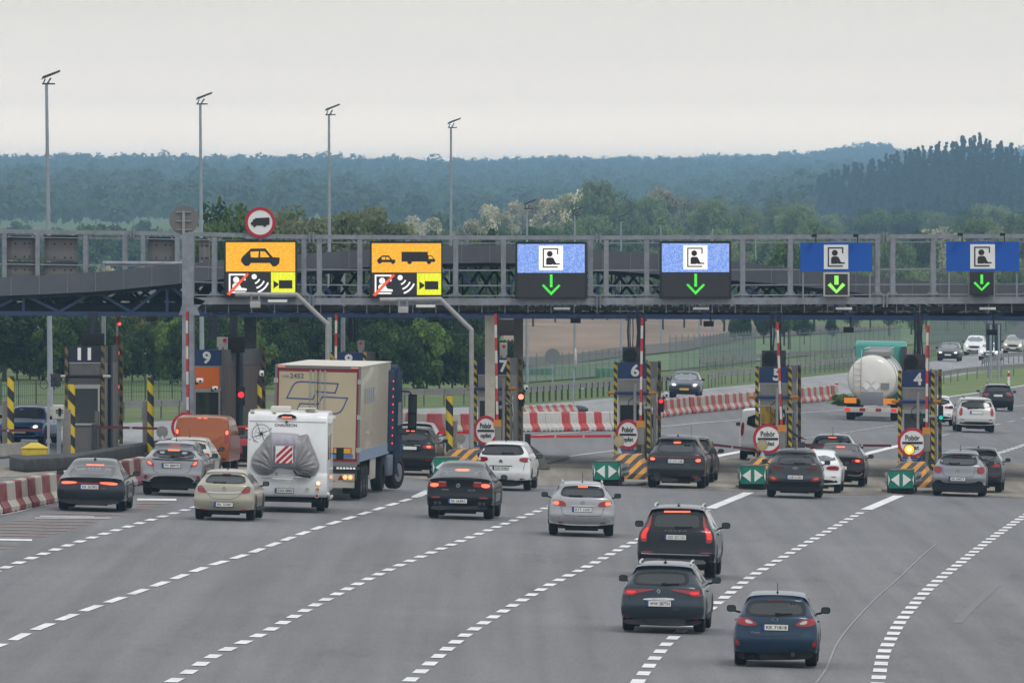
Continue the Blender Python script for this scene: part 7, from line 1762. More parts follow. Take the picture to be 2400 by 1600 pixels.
def oncoming(name, label, px, py, wpx, yaw, spec, plate_m=plate_w):
    S = dict(front=True, ant=False, wiper=False, zwb=1.0, zwt=1.34); S.update(spec); W_ = S['W']
    S['feats'] = front_feats(W_, S.get('zh', .64), lit=S.get('lit', True), zwb=S.get('hoodz', .9)+.10, zwt=S['h']-.12)+list(S.get('more', []))
    p = gp(px, py); L_ = S['L']; S['ra'] = .8
    t, b = car(name, label, px, py, wpx, yaw, S, 'oncoming cars')
    # turn the car about so that its nose faces the camera
    ya = R(yaw); d = Vector((math.sin(ya), math.cos(ya), 0)); sc = t.scale.x
    loc = p+d*(L_-.9)*sc; t.location = (loc.x, loc.y, p.z); t.rotation_euler = (0, -math.atan(-P)*.75, math.pi-ya)
    h_ = b.hit(0, .5, 'f')
    if h_: mb = MB(); mb.box(-.26, .26, h_.y, h_.y+.03, .44, .56); mb.build('number_plate', plate_m, t)
    return t, b
plate_y = mat('yellow number plate', (.62,.40,.03), .5)
oncoming('hatchback', 'dark blue oncoming hatchback with lit headlamps and yellow plate', 1605, 932, 63, 4, dict(pn='navy', col=(.02,.028,.05), W=1.75, L=4.0, h=1.48, zh=.70), plate_y)
oncoming('saloon', 'dark grey oncoming car, left one of the far group', 2223, 846, 43, 6, dict(pn='dark grey', col=(.026,.029,.036), W=1.8, L=4.4, h=1.48))
oncoming('crossover', 'white oncoming crossover at the head of the far group', 2284, 833, 42, 6, dict(pn='white', col=(.80,.81,.81), metal=0, W=1.82, L=4.3, h=1.68, hoodz=1.05, zwb=1.1, zwt=1.5, zh=.78, rails=dark))
oncoming('saloon', 'low white oncoming car behind the two lamp posts', 2319, 844, 46, 6, dict(pn='white', col=(.80,.81,.81), metal=0, W=1.8, L=4.5, h=1.44))
oncoming('estate_car', 'beige oncoming estate car with bright headlamps at the right', 2375, 829, 48, 6, dict(pn='champagne', col=(.40,.375,.30), W=1.84, L=4.7, h=1.62, hoodz=1.0, zh=.76, rails=dark))
oncoming('saloon', 'light blue oncoming car cut by the right edge', 2412, 818, 42, 6, dict(pn='light blue', col=(.05,.22,.50), W=1.8, L=4.4, h=1.5, lit=False))
oncoming('hatchback', 'blue oncoming hatchback behind the striped bollard at the left edge', 55, 1040, 108, 9, dict(pn='bright blue', col=(.08,.25,.65), metal=.1, W=1.8, L=4.2, h=1.47, zh=.66))
# ================================================================== LORRY, MOTORHOME, VANS, TANKER
def vehicle(name, label, cat, px, py, yaw, axle, sc=1.0):
    p = gp(px, py); ya = R(yaw); d = Vector((math.sin(ya), math.cos(ya), 0)); loc = p-d*axle*sc
    return thing(name, label, cat, (loc.x, loc.y, p.z), -ya, None, ry=math.atan(-P)*.7, sc=sc)
def P_(mb, t, name, m, **k): return mb.build(name, m, t, **k)
def wheelpair(t, W_, ys, r, w, dual=False):
    ty, ri = wheel_meshes(r, w)
    for y in ys:
        for s in (-1, 1):
            for q in range(2 if dual else 1):
                o = bpy.data.objects.new('wheel', ty); COL.objects.link(o); o.parent = t; o.location = (s*(W_/2-w/2-.04-q*(w+.04)), y, r)
                if q == 0: i = bpy.data.objects.new('rim', ri); COL.objects.link(i); i.parent = o
# ---- articulated lorry
t = vehicle('articulated_lorry', 'cream box lorry with blue outlined emblem on its rear doors', 'lorry', 752, 1166, 3.0, 2.4)
cream = mat('lorry cream panel', (.50,.42,.27), .35, coat=.3, dirt=(.36,.31,.22), ds=.6, da=.4); w2 = 1.31; LT = 14.6; zb_, zt_ = 1.16, 4.03
refl = mat('lorry cream side', (.45,.39,.28), .3, spec=.5, coat=.25, dirt=(.33,.29,.22), ds=.5, da=.4)
Mt = lambda x, y: ((x-1063)/233.4, (1360-y)/233.4)
mb = MB(); mb.box(-w2+.02, w2-.02, .06, LT, zb_, zt_); P_(mb, t, 'box_body', refl, bevel=.02)
mb = MB(); mb.box(-w2, w2, .05, LT+.0, zt_, zt_+.03); P_(mb, t, 'roof', mat('lorry roof', (.62,.58,.50), .5))
mb = MB(); mb.box(w2-.021, w2-.012, .1, LT, zb_, zb_+.34); P_(mb, t, 'blue_band', mat('pale blue band', (.16,.27,.42), .3))
mb = MB(); grey_f = mat('lorry door frame grey', (.20,.19,.18), .45, .3)
mb.box(-w2, -w2+.07, 0, .06, zb_-.06, zt_+.03); mb.box(w2-.07, w2, 0, .06, zb_-.06, zt_+.03); mb.box(-w2+.07, w2-.07, 0, .06, zt_-.06, zt_+.03); mb.box(-w2+.07, w2-.07, 0, .06, zb_-.14, zb_-.0)
P_(mb, t, 'rear_frame', grey_f)
mb = MB(); dk_red = mat('lorry red edging', (.22,.012,.02), .4)
mb.box(-w2+.072, w2-.072, .02, .05, zt_-.16, zt_-.062); mb.box(-w2+.072, -w2+.13, .02, .05, zb_+.002, zt_-.161); mb.box(w2-.13, w2-.072, .02, .05, zb_+.002, zt_-.161); mb.box(-w2+.131, w2-.131, .02, .05, zb_+.002, zb_+.10)
P_(mb, t, 'door_edging', dk_red)
for s in (-1, 1):
    mb = MB(); x0, x1 = (-w2+.132, -.012) if s < 0 else (.012, w2-.132)
    mb.box(x0, x1, .015, .06, zb_+.102, zt_-.162); dr = P_(mb, t, 'rear_door', cream)
    for fx in (.07, .22):
        mb = MB(); x = s*fx; mb.tube([(x, -.012, zb_+.12), (x, -.012, zt_-.10)], .014, 8)
        for z in (1.5, 2.3, 3.2, 3.85): mb.box(x-.03, x+.03, -.02, .015, z, z+.05)
        P_(mb, dr, 'lock_rod', alu, smooth=True)
    mb = MB()
    for z in (1.45, 2.45, 3.52): mb.box(s*w2-.10 if s > 0 else -w2-.03, s*w2+.03 if s > 0 else -w2+.10, -.02, .02, z, z+.14)
    P_(mb, dr, 'hinge', alu)
mb = MB(); mb.box(-.012, .012, .01, .05, zb_+.1, zt_-.16); P_(mb, t, 'door_gap', SEAM)
blue_l = mat('emblem blue', (.02,.07,.26), .4)
def strip(mb, pts, w, y0, y1, closed=False):
    if closed: pts = pts+[pts[0]]
    for a, b in zip(pts, pts[1:]):
        d = (b[0]-a[0], b[1]-a[1]); l = math.hypot(*d) or 1; n = (-d[1]/l*w/2, d[0]/l*w/2); e = (d[0]/l*w*.35, d[1]/l*w*.35)
        mb.py([(a[0]+n[0]-e[0],a[1]+n[1]-e[1]),(b[0]+n[0]+e[0],b[1]+n[1]+e[1]),(b[0]-n[0]+e[0],b[1]-n[1]+e[1]),(a[0]-n[0]-e[0],a[1]-n[1]-e[1])], y0, y1)
mb = MB()
A = [(1208,537),(1080,533),(945,527),(915,532),(895,546),(880,570),(845,645),(1030,650),(1052,596),(1188,602)]
B = [(1097,632),(1276,637),(1244,712),(1228,735),(1200,748),(1170,750),(918,735),(940,682),(1068,686)]
strip(mb, [Mt(*q) for q in A], .035, .004, .014, True); strip(mb, [Mt(*q) for q in B], .035, .005, .0145, True)
P_(mb, t, 'emblem', blue_l)
mb = MB(); text_mb('2452', .42, .145, .01, mb=mb, loc=(Mt(914,487)[0], .014, Mt(914,487)[1]), bold=.01); text_mb('1132', .19, .07, .01, mb=mb, loc=(Mt(833,491)[0], .014, Mt(833,491)[1])); P_(mb, t, 'lettering', mat('lettering slate', (.08,.08,.14), .5))
mb = MB(); a, b_ = Mt(1182,988), Mt(1312,1035); mb.box(a[0], b_[0], -.0, .014, b_[1], a[1]); P_(mb, t, 'marker_plate', red_sign)
mb = MB(); mb.box(a[0]+.03, b_[0]-.03, -.006, 0, b_[1]+.03, a[1]-.03); P_(mb, t, 'marker_plate_yellow', mat('reflective yellow', (.65,.42,.01), .4))
mb = MB(); a, b_ = Mt(760,1036), Mt(1322,1060); mb.box(-w2+.14, b_[0], .0, .014, b_[1], a[1]); P_(mb, t, 'door_stripe', mat('door stripe blue', (.03,.19,.42), .4))
for s in (-1, 1): mb = MB(); mb.box(s*(w2-.2)-.11, s*(w2-.2)+.11, -.01, .01, zt_-.035, zt_+.0); P_(mb, t, 'top_marker_lamp', mat('pink lamp', (.6,.12,.1), .3, emit=(1,.3,.22), es=.5))
mb = MB(); mb.box(-w2+.08, w2-.02, .02, .3, .93, 1.0); mb.box(-w2+.1, w2-.1, .1, .35, .62, .9); P_(mb, t, 'chassis', dark)
mb = MB()
for k in range(6): mb.box(.62+k*.1, .69+k*.1, .0, .02, .94, 1.0)
P_(mb, t, 'reflector_strip', mat('white reflector', (.7,.7,.7), .3, emit=(1,1,1), es=.25))  # faint glow added to the strip, which is no lamp
mb = MB(); mb.box(-w2+.06, w2-.14, -.05, .1, .58, .80); P_(mb, t, 'lamp_carrier', mat('dirty white steel', (.42,.39,.34), .6, dirt=(.2,.18,.15), ds=3, da=.6))
mb = MB(); mb.box(-w2+.06, w2-.14, -.04, .08, .38, .56); P_(mb, t, 'bumper', mat('dirty white steel', (0,0,0)))
for s in (-1, 1):
    for k in (0, 1):
        mb = MB(); mb.disc((s*(w2-.26-k*.16), -.07, .70), .065, .03, 16); P_(mb, t, 'tail_light', mat('amber brake lamp', (.9,.3,.08), .3, emit=(1,.42,.14), es=1.6))
    mb = MB(); mb.py([(s*(w2-.64), .62), (s*(w2-.46), .62), (s*(w2-.55), .77)], -.07, -.05); P_(mb, t, 'triangle_reflector', red_l)
mb = MB(); mb.box(.36, .48, -.06, -.05, .62, .77); P_(mb, t, 'yellow_plate', mat('reflective yellow', (0,0,0)))
for s in (-1, 1):
    mb = MB(); mb.box(s*w2-.55 if s > 0 else -w2, w2 if s > 0 else -w2+.55, .9, .93, .18, .95); P_(mb, t, 'mudflap', black)
mb = MB(); mb.box(.70, 1.02, .89, .9, .40, .44); P_(mb, t, 'mudflap_print', alu)
wheelpair(t, 2*w2, (1.9, 3.2, 4.5), .50, .34)
mb = MB(); mb.box(-.5, .5, .3, LT-1, .75, 1.14); P_(mb, t, 'frame_rail', dark)
mb = MB(); mb.box(w2-.1, w2-.06, 6.2, 8.7, .5, 1.14); P_(mb, t, 'side_box', mat('dirty white steel', (0,0,0)), bevel=.02)
mb = MB(); mb.box(-w2+.06, -w2+.1, 5.6, 9.2, .5, 1.1); P_(mb, t, 'side_guard', alu)
mb = MB()                                                     # faint lettering on the side
rq = random.Random(4)
for k in range(5): mb.box(w2-.012, w2-.008, 2.2+k*1.0, 2.75+k*1.0, 2.9, 3.35)
P_(mb, t, 'side_lettering', mat('faded blue print', (.30,.33,.42), .4))
mb = MB()
for k in range(6): mb.box(w2-.012, w2-.008, 6.5, 7.6, 1.9+k*.28, 1.95+k*.28)
P_(mb, t, 'side_small_print', mat('faded blue print', (0,0,0)))
# the tractor, turned a little more to the right
tr = bpy.data.objects.new('tractor', None); COL.objects.link(tr); tr.parent = t; tr.location = (-.04, 12.3, 0); tr.rotation_euler = (0, 0, -R(3.6))
cab_m = mat('lorry cab blue', (.008,.020,.055), .75, .0, spec=.1, coat=.05)
mb = MB(); prof = [(3.0,1.05),(3.0,3.55),(3.25,3.85),(3.9,3.95),(4.9,3.72),(5.25,2.6),(5.35,1.3),(5.3,.45),(3.55,.45),(3.5,.95)]
mb.px(prof, -1.24, 1.24); c_ = P_(mb, tr, 'cab', cab_m, bevel=.09)
mb = MB(); mb.px([(3.9,2.0),(3.95,2.75),(4.75,2.75),(5.0,2.05)], 1.235, 1.25); mb.px([(3.9,2.0),(3.95,2.75),(4.75,2.75),(5.0,2.05)], -1.25, -1.235); P_(mb, tr, 'cab_window', glass)
mb = MB(); mb.box(1.0, 1.25, .7, 3.0, 1.2, 3.8); mb.box(-1.25, -1.0, .7, 3.0, 1.2, 3.8); P_(mb, tr, 'side_fairing', cab_m, bevel=.06)
for k in range(9): mb = MB(); mb.box(1.245, 1.262, 2.5, 2.62, 1.45+k*.245, 1.50+k*.245); P_(mb, tr, 'marker_lamp', mat('small red marker lit', (.8,.02,.02), .3, emit=(1,.06,.05), es=1.8))
mb = MB(); mb.tube([(1.22,4.7,3.1),(1.5,4.75,3.08),(1.58,4.8,2.95)], .03, 8); mb.tube([(1.22,4.7,1.75),(1.45,4.75,1.72),(1.56,4.8,1.85)], .025, 8); mb.box(1.47, 1.74, 4.72, 4.86, 1.85, 3.0); ma_ = P_(mb, tr, 'mirror', black, bevel=.05)
mb = MB(); mb.box(1.5, 1.71, 4.70, 4.72, 1.95, 2.35); mb.box(1.5, 1.71, 4.70, 4.72, 2.42, 2.92); P_(mb, tr, 'mirror_glass', glass_m)
mb = MB(); mb.box(.85, 1.24, 1.65, 3.0, .45, 1.12); P_(mb, tr, 'fuel_tank', mat('tank grey blue', (.11,.14,.19), .35, .5, dirt=(.07,.08,.09), ds=1.5, da=.5), bevel=.06)
mb = MB(); mb.box(-.5, .5, .0, 3.4, .5, .95); P_(mb, tr, 'chassis', dark)
mb = MB(); mb.ring((0,0,0), .60, .70, .34, 22, a0=0, a1=math.pi)
o = P_(mb, tr, 'wheel_arch', black); o.matrix_basis = Matrix.Translation((.95, 4.3, .5)) @ Matrix.Rotation(R(90), 4, 'Z')
ty, ri = wheel_meshes(.52, .36)
for (x, y, rot) in ((-1.02, .9, 0), (1.02, .9, 0), (-1.06, 4.3, -16), (1.10, 4.3, -16)):
    o = bpy.data.objects.new('wheel', ty); COL.objects.link(o); o.parent = tr; o.location = (x, y, .52); o.rotation_euler = (0, 0, R(rot)); 
mb = MB(); o = MB(); o.disc((0,0,0), .30, .03, 20); o.disc((0,-.05,0), .12, .06, 14)
hub = o.build('wheel_hub', mat('steel wheel', (.22,.22,.23), .4, .6), tr); hub.matrix_basis = Matrix.Translation((1.10, 4.3, .52)) @ Matrix.Rotation(R(-16), 4, 'Z') @ Matrix.Translation((.17,0,0)) @ Matrix.Rotation(R(90), 4, 'Z')
# ---- motorhome
Mh = mapper(zoom(570,930,5.6), 578, 1494, 451, .010)
t = vehicle('motorhome', 'white motorhome with grey covered bicycles on its back', 'motorhome', 674, 1196, .6, 1.5)
cw = mat('motorhome white', (.82,.83,.83), .3, coat=.5, dirt=(.50,.50,.48), ds=.8, da=.4)
mb = MB(); mb.px([(.04,.55),(.0,1.1),(.0,2.62),(.08,2.80),(.35,2.87),(5.2,2.87),(5.9,2.6),(6.1,1.9),(6.9,1.2),(6.95,.5)], -1.155, 1.155); P_(mb, t, 'body', cw, bevel=.05)
mb = MB(); mb.px([(-.03,.50),(-.07,.62),(-.08,1.0),(-.03,1.12),(.0,1.14),(.25,1.14),(.25,.44),(.05,.44)], -1.17, 1.17); P_(mb, t, 'rear_bumper', mat('motorhome bumper', (.76,.775,.77), .35, coat=.3, dirt=(.4,.4,.38), ds=1.4, da=.4), bevel=.03)
mb = MB(); mb.box(-1.11, 1.11, -.012, .0, 2.60, 2.615); P_(mb, t, 'seam', mat('seam grey', (.35,.35,.35), .6))
mb = MB(); mb.py([Mh(445,262), Mh(480,232), Mh(540,218), Mh(640,222), Mh(690,245), Mh(706,272)], -.06, .02); br = P_(mb, t, 'brake_light_housing', black, bevel=.01)
mb = MB(); a, c = Mh(510,252), Mh(640,268); mb.box(a[0], c[0], -.075, -.05, c[1], a[1]); P_(mb, br, 'brake_light', red_hot)
mb = MB(); a = Mh(574,322); mb.ell((a[0], -.03, a[1]), (.035,.05,.035), 10); P_(mb, t, 'reversing_camera', black, smooth=True)
mb = MB(); a = Mh(563,365); text_mb('CHAUSSON', .64, .085, .008, mb=mb, loc=(a[0], .0, a[1]), bold=.015); P_(mb, t, 'lettering', letter)
# compass rose decal
cx_, cz_ = Mh(243,480); mb = MB(); rr_ = .255
mb.ring((cx_, -.006, cz_), rr_, rr_+.014, .006, 36, a0=R(5), a1=R(250)); mb.ring((cx_, -.006, cz_), rr_*.7, rr_*.7+.006, .006, 30, a0=R(20), a1=R(240))
for k in range(8):
    a = R(15+45*k+8); l = rr_*(1.18 if k % 2 == 0 else .72); w_ = .035 if k % 2 == 0 else .022
    mb.py([(cx_+w_*math.cos(a+1.57), cz_+w_*math.sin(a+1.57)), (cx_+l*math.cos(a), cz_+l*math.sin(a)), (cx_, cz_)], -.008, -.002)
for k in range(30):
    a = R(12*k); 
    if 250 < 12*k < 358: continue
    r0 = rr_*1.14; mb.bar((cx_+r0*math.cos(a), -.005, cz_+r0*math.sin(a)), (cx_+(r0+.022)*math.cos(a), -.005, cz_+(r0+.022)*math.sin(a)), .006, .007)
P_(mb, t, 'compass_decal', letter)
mb = MB()
for s, (gx, gy) in (('N',(186,350)),('E',(372,415)),('W',(95,556)),('S',(152,575))): a = Mh(gx, gy); text_mb(s, .05, .055, .006, mb=mb, loc=(a[0], .0, a[1]))
P_(mb, t, 'compass_letters', mat('grey lettering', (.18,.18,.18), .5))
# covered bicycles
cov = [(400,460),(560,466),(720,474),(745,500),(790,490),(850,470),(880,560),(915,640),(960,740),(1006,860),(1010,900),(985,970),(940,1015),(880,1035),(790,1010),(700,945),(640,940),(560,930),(480,915),(440,935),(395,985),(340,1010),(250,1016),(180,985),(135,930),(113,870),(125,790),(165,715),(230,640),(290,560),(330,500),(365,466)]
poly = smoothp([Mh(*q) for q in cov], 1); pts = [Vector(q) for q in poly]; xs_ = [q[0] for q in poly]; zs_ = [q[1] for q in poly]
def inside(poly, x, z):
    c = False
    for (x0, z0), (x1, z1) in zip(poly, poly[1:]+poly[:1]):
        if (z0 > z) != (z1 > z) and x < (x1-x0)*(z-z0)/(z1-z0)+x0: c = not c
    return c
def edist(x, z): 
    m_ = 9
    for (x0, z0), (x1, z1) in zip(poly, poly[1:]+poly[:1]):
        dx, dz = x1-x0, z1-z0; u = max(0, min(1, ((x-x0)*dx+(z-z0)*dz)/max(1e-9, dx*dx+dz*dz))); m_ = min(m_, math.hypot(x-x0-u*dx, z-z0-u*dz))
    return m_
x = min(xs_)+.02
while x < max(xs_):
    z = min(zs_)+.02
    while z < max(zs_):
        if inside(poly, x, z) and edist(x, z) > .012: pts.append(Vector((x, z)))
        z += .028
    x += .028
n0 = len(poly); r_ = delaunay_2d_cdt(pts, [(i, (i+1) % n0) for i in range(n0)], [], 1, 1e-5); V = []
for v in r_[0]:
    dd = edist(v.x, v.y); b_ = .30*(1-math.exp(-dd/.10)); a1, a2 = Mh(440, 950), Mh(680, 930)
    an = math.atan2(v.y-a1[1], v.x-a1[0]) if v.x < -.1 else math.atan2(v.y-a2[1], v.x-a2[0])
    f = (.013*math.sin(an*17+dd*9)+.010*math.sin(an*29+v.x*7))*min(1, dd/.05)*(1 if v.y < 1.9 else .5)
    if abs(v.x-Mh(553,0)[0]) < .30 and v.y > 1.45: b_ *= .86
    V.append(Vector((v.x, -.12-b_-f, v.y)))
n1 = len(V); mb = MB(); bd = [(a, c) for f in r_[2] for a, c in zip(f, list(f[1:])+[f[0]])]; sb = set(bd)
mb.add(V+[Vector((v.x, -.02, v.z)) for v in V], [tuple(f) for f in r_[2]]+[(a, n1+a, n1+c, c) for a, c in bd if (c, a) not in sb])
xm = Mh(560,0)[0]
for i_, f_ in enumerate(mb.f):
    vx = sum(mb.v[k][0] for k in f_)/len(f_); vz = sum(mb.v[k][2] for k in f_)/len(f_)
    if abs(vx-xm) < .36+(vz-1.9)*.05 and vz > Mh(0,905)[1]: mb.m[i_] = 1
bc = mb.build('bicycle_cover', [mat('grey tarpaulin', (.27,.26,.265), .45, .2, var=.25, vs=4, stretch=(1,1,.4)), mat('lilac tarpaulin', (.37,.345,.40), .6, .0, var=.1, vs=3)], None, smooth=60)
bc.parent = None; tag(bc, 'grey tarpaulin cover over bicycles on the back of the motorhome', 'cover'); bc.matrix_basis = t.matrix_basis.copy()
pnl = thing('hazard_board', 'square red and white striped warning panel on the grey cover', 'hazard board'); pnl.matrix_basis = t.matrix_basis.copy()
a, c = Mh(440,632), Mh(666,856); mb = MB(); mb.box(a[0], c[0], -.50, -.47, c[1], a[1]); mb.build('panel', white_sign, pnl)
mb = MB(); Wd, Ht = c[0]-a[0], a[1]-c[1]
for k in range(-1, 3):
    q = [(a[0]+Wd*(.38*k-.05), c[1]), (a[0]+Wd*(.38*k+.17), c[1]), (a[0]+Wd*(.38*k+1.17), a[1]), (a[0]+Wd*(.38*k+.95), a[1])]
    cl = []
    def clip(P0, f0):
        out = []
        for i, p_ in enumerate(P0):
            q_ = P0[i-1]; fp, fq = f0(p_), f0(q_)
            if (fp >= 0) != (fq >= 0): u = fq/(fq-fp); out.append((q_[0]+(p_[0]-q_[0])*u, q_[1]+(p_[1]-q_[1])*u))
            if fp >= 0: out.append(p_)
        return out
    q = clip(clip(q, lambda p: p[0]-a[0]-.02), lambda p: c[0]-.02-p[0])
    if len(q) > 2: mb.py(q, -.508, -.50)
mb.build('red_stripe', red_sign, pnl)
mb = MB(); mb.box(a[0]-.03, c[0]+.03, -.49, -.44, a[1], a[1]+.07); mb.build('pocket', mat('lilac grey cloth', (.30,.28,.33), .7), pnl)
mb = MB(); a, c = Mh(250,1035), Mh(845,1044)
mb.tube([(a[0],-.35,a[1]),(c[0],-.35,c[1])], .018, 8); mb.tube([(a[0],-.2,a[1]),(c[0],-.2,c[1])], .018, 8)
for gx in (350, 450, 690, 800): q = Mh(gx,1040); mb.tube([(q[0],0,q[1]+.12),(q[0],-.36,q[1])], .015, 6)
P_(mb, t, 'bicycle_rack', mat('rack grey', (.45,.45,.46), .4, .4), smooth=True)
mb = MB(); mb.box(Mh(410,0)[0], Mh(680,0)[0], -.40, -.36, Mh(0,1060)[1], Mh(0,1046)[1]); P_(mb, t, 'rack_plate', white_p)
mb = MB(); mb.tube([(Mh(680,950)[0],-.3,Mh(0,950)[1]),(Mh(720,1005)[0],-.35,Mh(0,1000)[1]),(Mh(900,1032)[0],-.36,Mh(0,1028)[1])], .03, 8); P_(mb, t, 'strap', black)
for s in (-1, 1):
    for gy, m_, r0 in ((1115, mat('brake lamp bright', (.95,.5,.3), .3, emit=(1,.45,.25), es=2.0), .058), (1198, amber, .052), (1282, red_l, .048)):
        q = Mh(995-(gy-1115)*.1, gy); mb = MB(); mb.disc((s*q[0], -.105, q[1]), r0, .04, 20); P_(mb, t, 'tail_light', m_)
        mb = MB(); mb.ring((s*q[0], -.11, q[1]), r0, r0*1.2, .04, 20); P_(mb, t, 'lamp_rim', white_p)
q = Mh(552,1217); number_plate(t, 'KWA 48884', q[0], q[1], -.08)
mb = MB(); q = Mh(848,1203); mb.ring((q[0], -.09, q[1]), .045, .055, .02, 18); mb.bar((q[0]-.02,-.08,q[1]-.03),(q[0]+.02,-.08,q[1]+.04),.01,.01); P_(mb, t, 'badge', mat('dull chrome', (.4,.38,.33), .3, .8))
mb = MB(); mb.box(-.52+.0, .06, .5, 1.1, 2.87, 3.04); P_(mb, t, 'roof_vent', mat('cream plastic', (.62,.60,.54), .5), bevel=.04)
mb = MB(); mb.box(.27, .78, .6, 1.2, 2.97, 3.0); mb.ell((.66, .9, 2.92), (.2,.2,.06), 12); mb.box(.5, .56, .85, .95, 2.87, 2.97); P_(mb, t, 'roof_aerial', mat('cream plastic', (0,0,0)))
mb = MB(); mb.box(-1.1, -.98, .1, .3, 2.85, 2.93); mb.box(-.45, -.35, .1, .3, 2.85, 2.9); P_(mb, t, 'roof_bracket', mat('cream plastic', (0,0,0)))
mb = MB(); mb.tube([(1.2, .3, 2.66), (1.2, 4.4, 2.66)], .085, 12); P_(mb, t, 'awning', cw, smooth=True)
mb = MB(); mb.box(1.156, 1.165, 1.0, 1.9, 1.5, 2.2); mb.box(1.156, 1.165, 3.0, 4.1, 1.5, 2.2); P_(mb, t, 'side_window', glass)
mb = MB(); mb.box(-1.0, 1.0, .3, 5.5, .28, .5); mb.box(-.9, .9, .15, .2, .30, .36); P_(mb, t, 'chassis', black)
mb = MB(); mb.tube([(1.2, .25, .55),(1.22, .7, .40),(1.22, 3.5, .40)], .05, 8); P_(mb, t, 'side_skirt', cw)
for s in (-1, 1):
    mb = MB(); mb.tube([(s*1.15,5.9,1.6),(s*1.33,5.8,1.6)], .02, 6); mb.box(s*1.38-.11, s*1.38+.11, 5.7, 5.8, 1.42, 1.78); m1 = P_(mb, t, 'mirror', black, bevel=.03)
wheelpair(t, 2.24, (1.5, 5.6), .35, .24)
mb = MB(); mb.box(.70, 1.0, 1.05, 1.08, .12, .5); P_(mb, t, 'mudflap', black)
# ---- vans built on the car shell
vt = [(.1,.95),(.4,.985),(.7,1.0),(1.2,.99),(1.4,.97),(1.65,.93),(1.76,.88),(1.84,.82)]
t, b = car('van', 'orange panel van waiting between the toll booths', 476, 1104, 132, 3.8, dict(cat='van', pn='copper orange', col=(.36,.105,.035), metal=.45, W=1.85, L=4.5, h=1.86, zb=.32, zwb=1.25, zwt=1.66, run=.07, spoil=.0, roof=.3, tumble=vt, side=False, ant=False, wiper=False, mz=1.25, hoodz=1.15, wb=2.7, cowl=.78, rear=[(.08,.32),(.02,.42),(.0,.6),(.0,.8),(.01,1.0),(.03,1.15),(.05,1.25)],
    feats=[('tail_light', red_l, [[(.76,.90),(.74,1.42),(.86,1.44),(.90,.95)]], dict(m=1, mir=1, it=1, off=.016)), ('brake_light', red_hot, [[(.78,1.22),(.77,1.36),(.86,1.38),(.87,1.24)]], dict(m=1, mir=1, it=1, off=.024)),
           ('brake_light', red_hot, [[(-.15,1.74),(-.03,1.74),(-.03,1.77),(-.15,1.77)],[(.04,1.74),(.16,1.74),(.16,1.77),(.04,1.77)]], dict(m=1, it=0, off=.02)),
           ('recess_shade', mat('orange shade', (.30,.085,.03), .35, .4), [[(-.60,.95),(-.06,.93),(-.06,1.0),(-.56,1.02)],[(.06,.96),(.34,1.0),(.62,1.18),(.70,1.2),(.70,1.1),(.36,.92),(.06,.90)]], dict(m=1, it=1, off=.006)),  # darker orange patches paint the shade of the pressed recesses
           ('door_handle', black, [[(.05,.82),(.22,.82),(.22,.87),(.05,.87)]], dict(m=1, it=0, off=.03)), ('lower_bumper', dark, [[(-.8,.36),(.8,.36),(.8,.5),(-.8,.5)]], dict(m=1, it=1))],
    seams=[[(0,.55),(0,1.70)],[(-.72,.55),(-.74,1.70),(.74,1.70),(.72,.55),(-.72,.55)]], plate=' ', pz=.66))
t, b = car('van', 'white minibus leaving the plaza, half hidden by booth five', 1793, 1078, 122, 2.2, dict(cat='van', pn='white', col=(.80,.81,.81), metal=0, W=1.97, L=5.0, h=1.97, zb=.34, zwb=1.22, zwt=1.76, run=.10, spoil=.0, roof=.3, tumble=[(a, q) for a, q in vt[:-2]]+[(1.88,.88),(1.97,.8)], side=False, ant=False, wiper=True, mz=1.3, hoodz=1.2, wb=2.93, ra=1.0, cowl=.8,
    feats=[('rear_window', glass, [[(-.72,1.22),(-.66,1.76),(.66,1.76),(.72,1.22)]], dict(m=1, it=1)), ('tail_light', red_l, [[(.82,.9),(.80,1.42),(.90,1.44),(.95,.95)]], dict(m=1, mir=1, it=1, off=.02)), ('lower_bumper', dark, [[(-.9,.36),(.9,.36),(.9,.46),(-.9,.46)]], dict(m=1, it=1))],
    seams=[[(-.82,.8),(.82,.8)]], plate=' ', pz=.66))
# ---- tanker
t = vehicle('tanker_lorry', 'cream tanker lorry with teal cab beyond booth four', 'lorry', 2044, 984, 3.7, 1.4)
tk = mat('tank cream', (.74,.72,.67), .3, coat=.4, dirt=(.52,.46,.37), ds=.7, da=.45); steel = mat('tank steel', (.45,.46,.47), .3, .6, dirt=(.3,.3,.3), ds=1, da=.4)
zc = 1.95; rt_ = 1.13; V = []; n = 40; prof = [(0,-.02),(.5,.0),(.85,.06),(1.02,.14),(1.10,.24),(1.13,.34),(1.13,11.0),(1.0,11.25),(0,11.3)]
V = [(r0*math.cos(2*math.pi*i/n), y, zc+r0*math.sin(2*math.pi*i/n)) for r0, y in prof for i in range(n)]
mb = MB(); mb.add(V, [(j*n+i, j*n+(i+1) % n, (j+1)*n+(i+1) % n, (j+1)*n+i) for j in range(len(prof)-1) for i in range(n)]); P_(mb, t, 'tank', tk, smooth=50)
mb = MB()
for y in (.36, 3.8, 7.4): mb.ring((0, y, zc), 1.13, 1.16, .08, 40)
P_(mb, t, 'tank_band', steel)
mb = MB(); mb.box(-.42, .72, .5, 9.5, zc+1.05, zc+1.30); P_(mb, t, 'walkway_box', mat('walkway grey', (.25,.24,.23), .5, .3), bevel=.02)
mb = MB()
for x in (-.42, .72): mb.tube([(x, .5, zc+1.42), (x, 9.5, zc+1.42)], .025, 6)
for y in (.5, 1.2, 4, 9): mb.tube([(-.42, y, zc+1.42), (.72, y, zc+1.42)], .02, 6)
P_(mb, t, 'hand_rail', steel)
mb = MB()
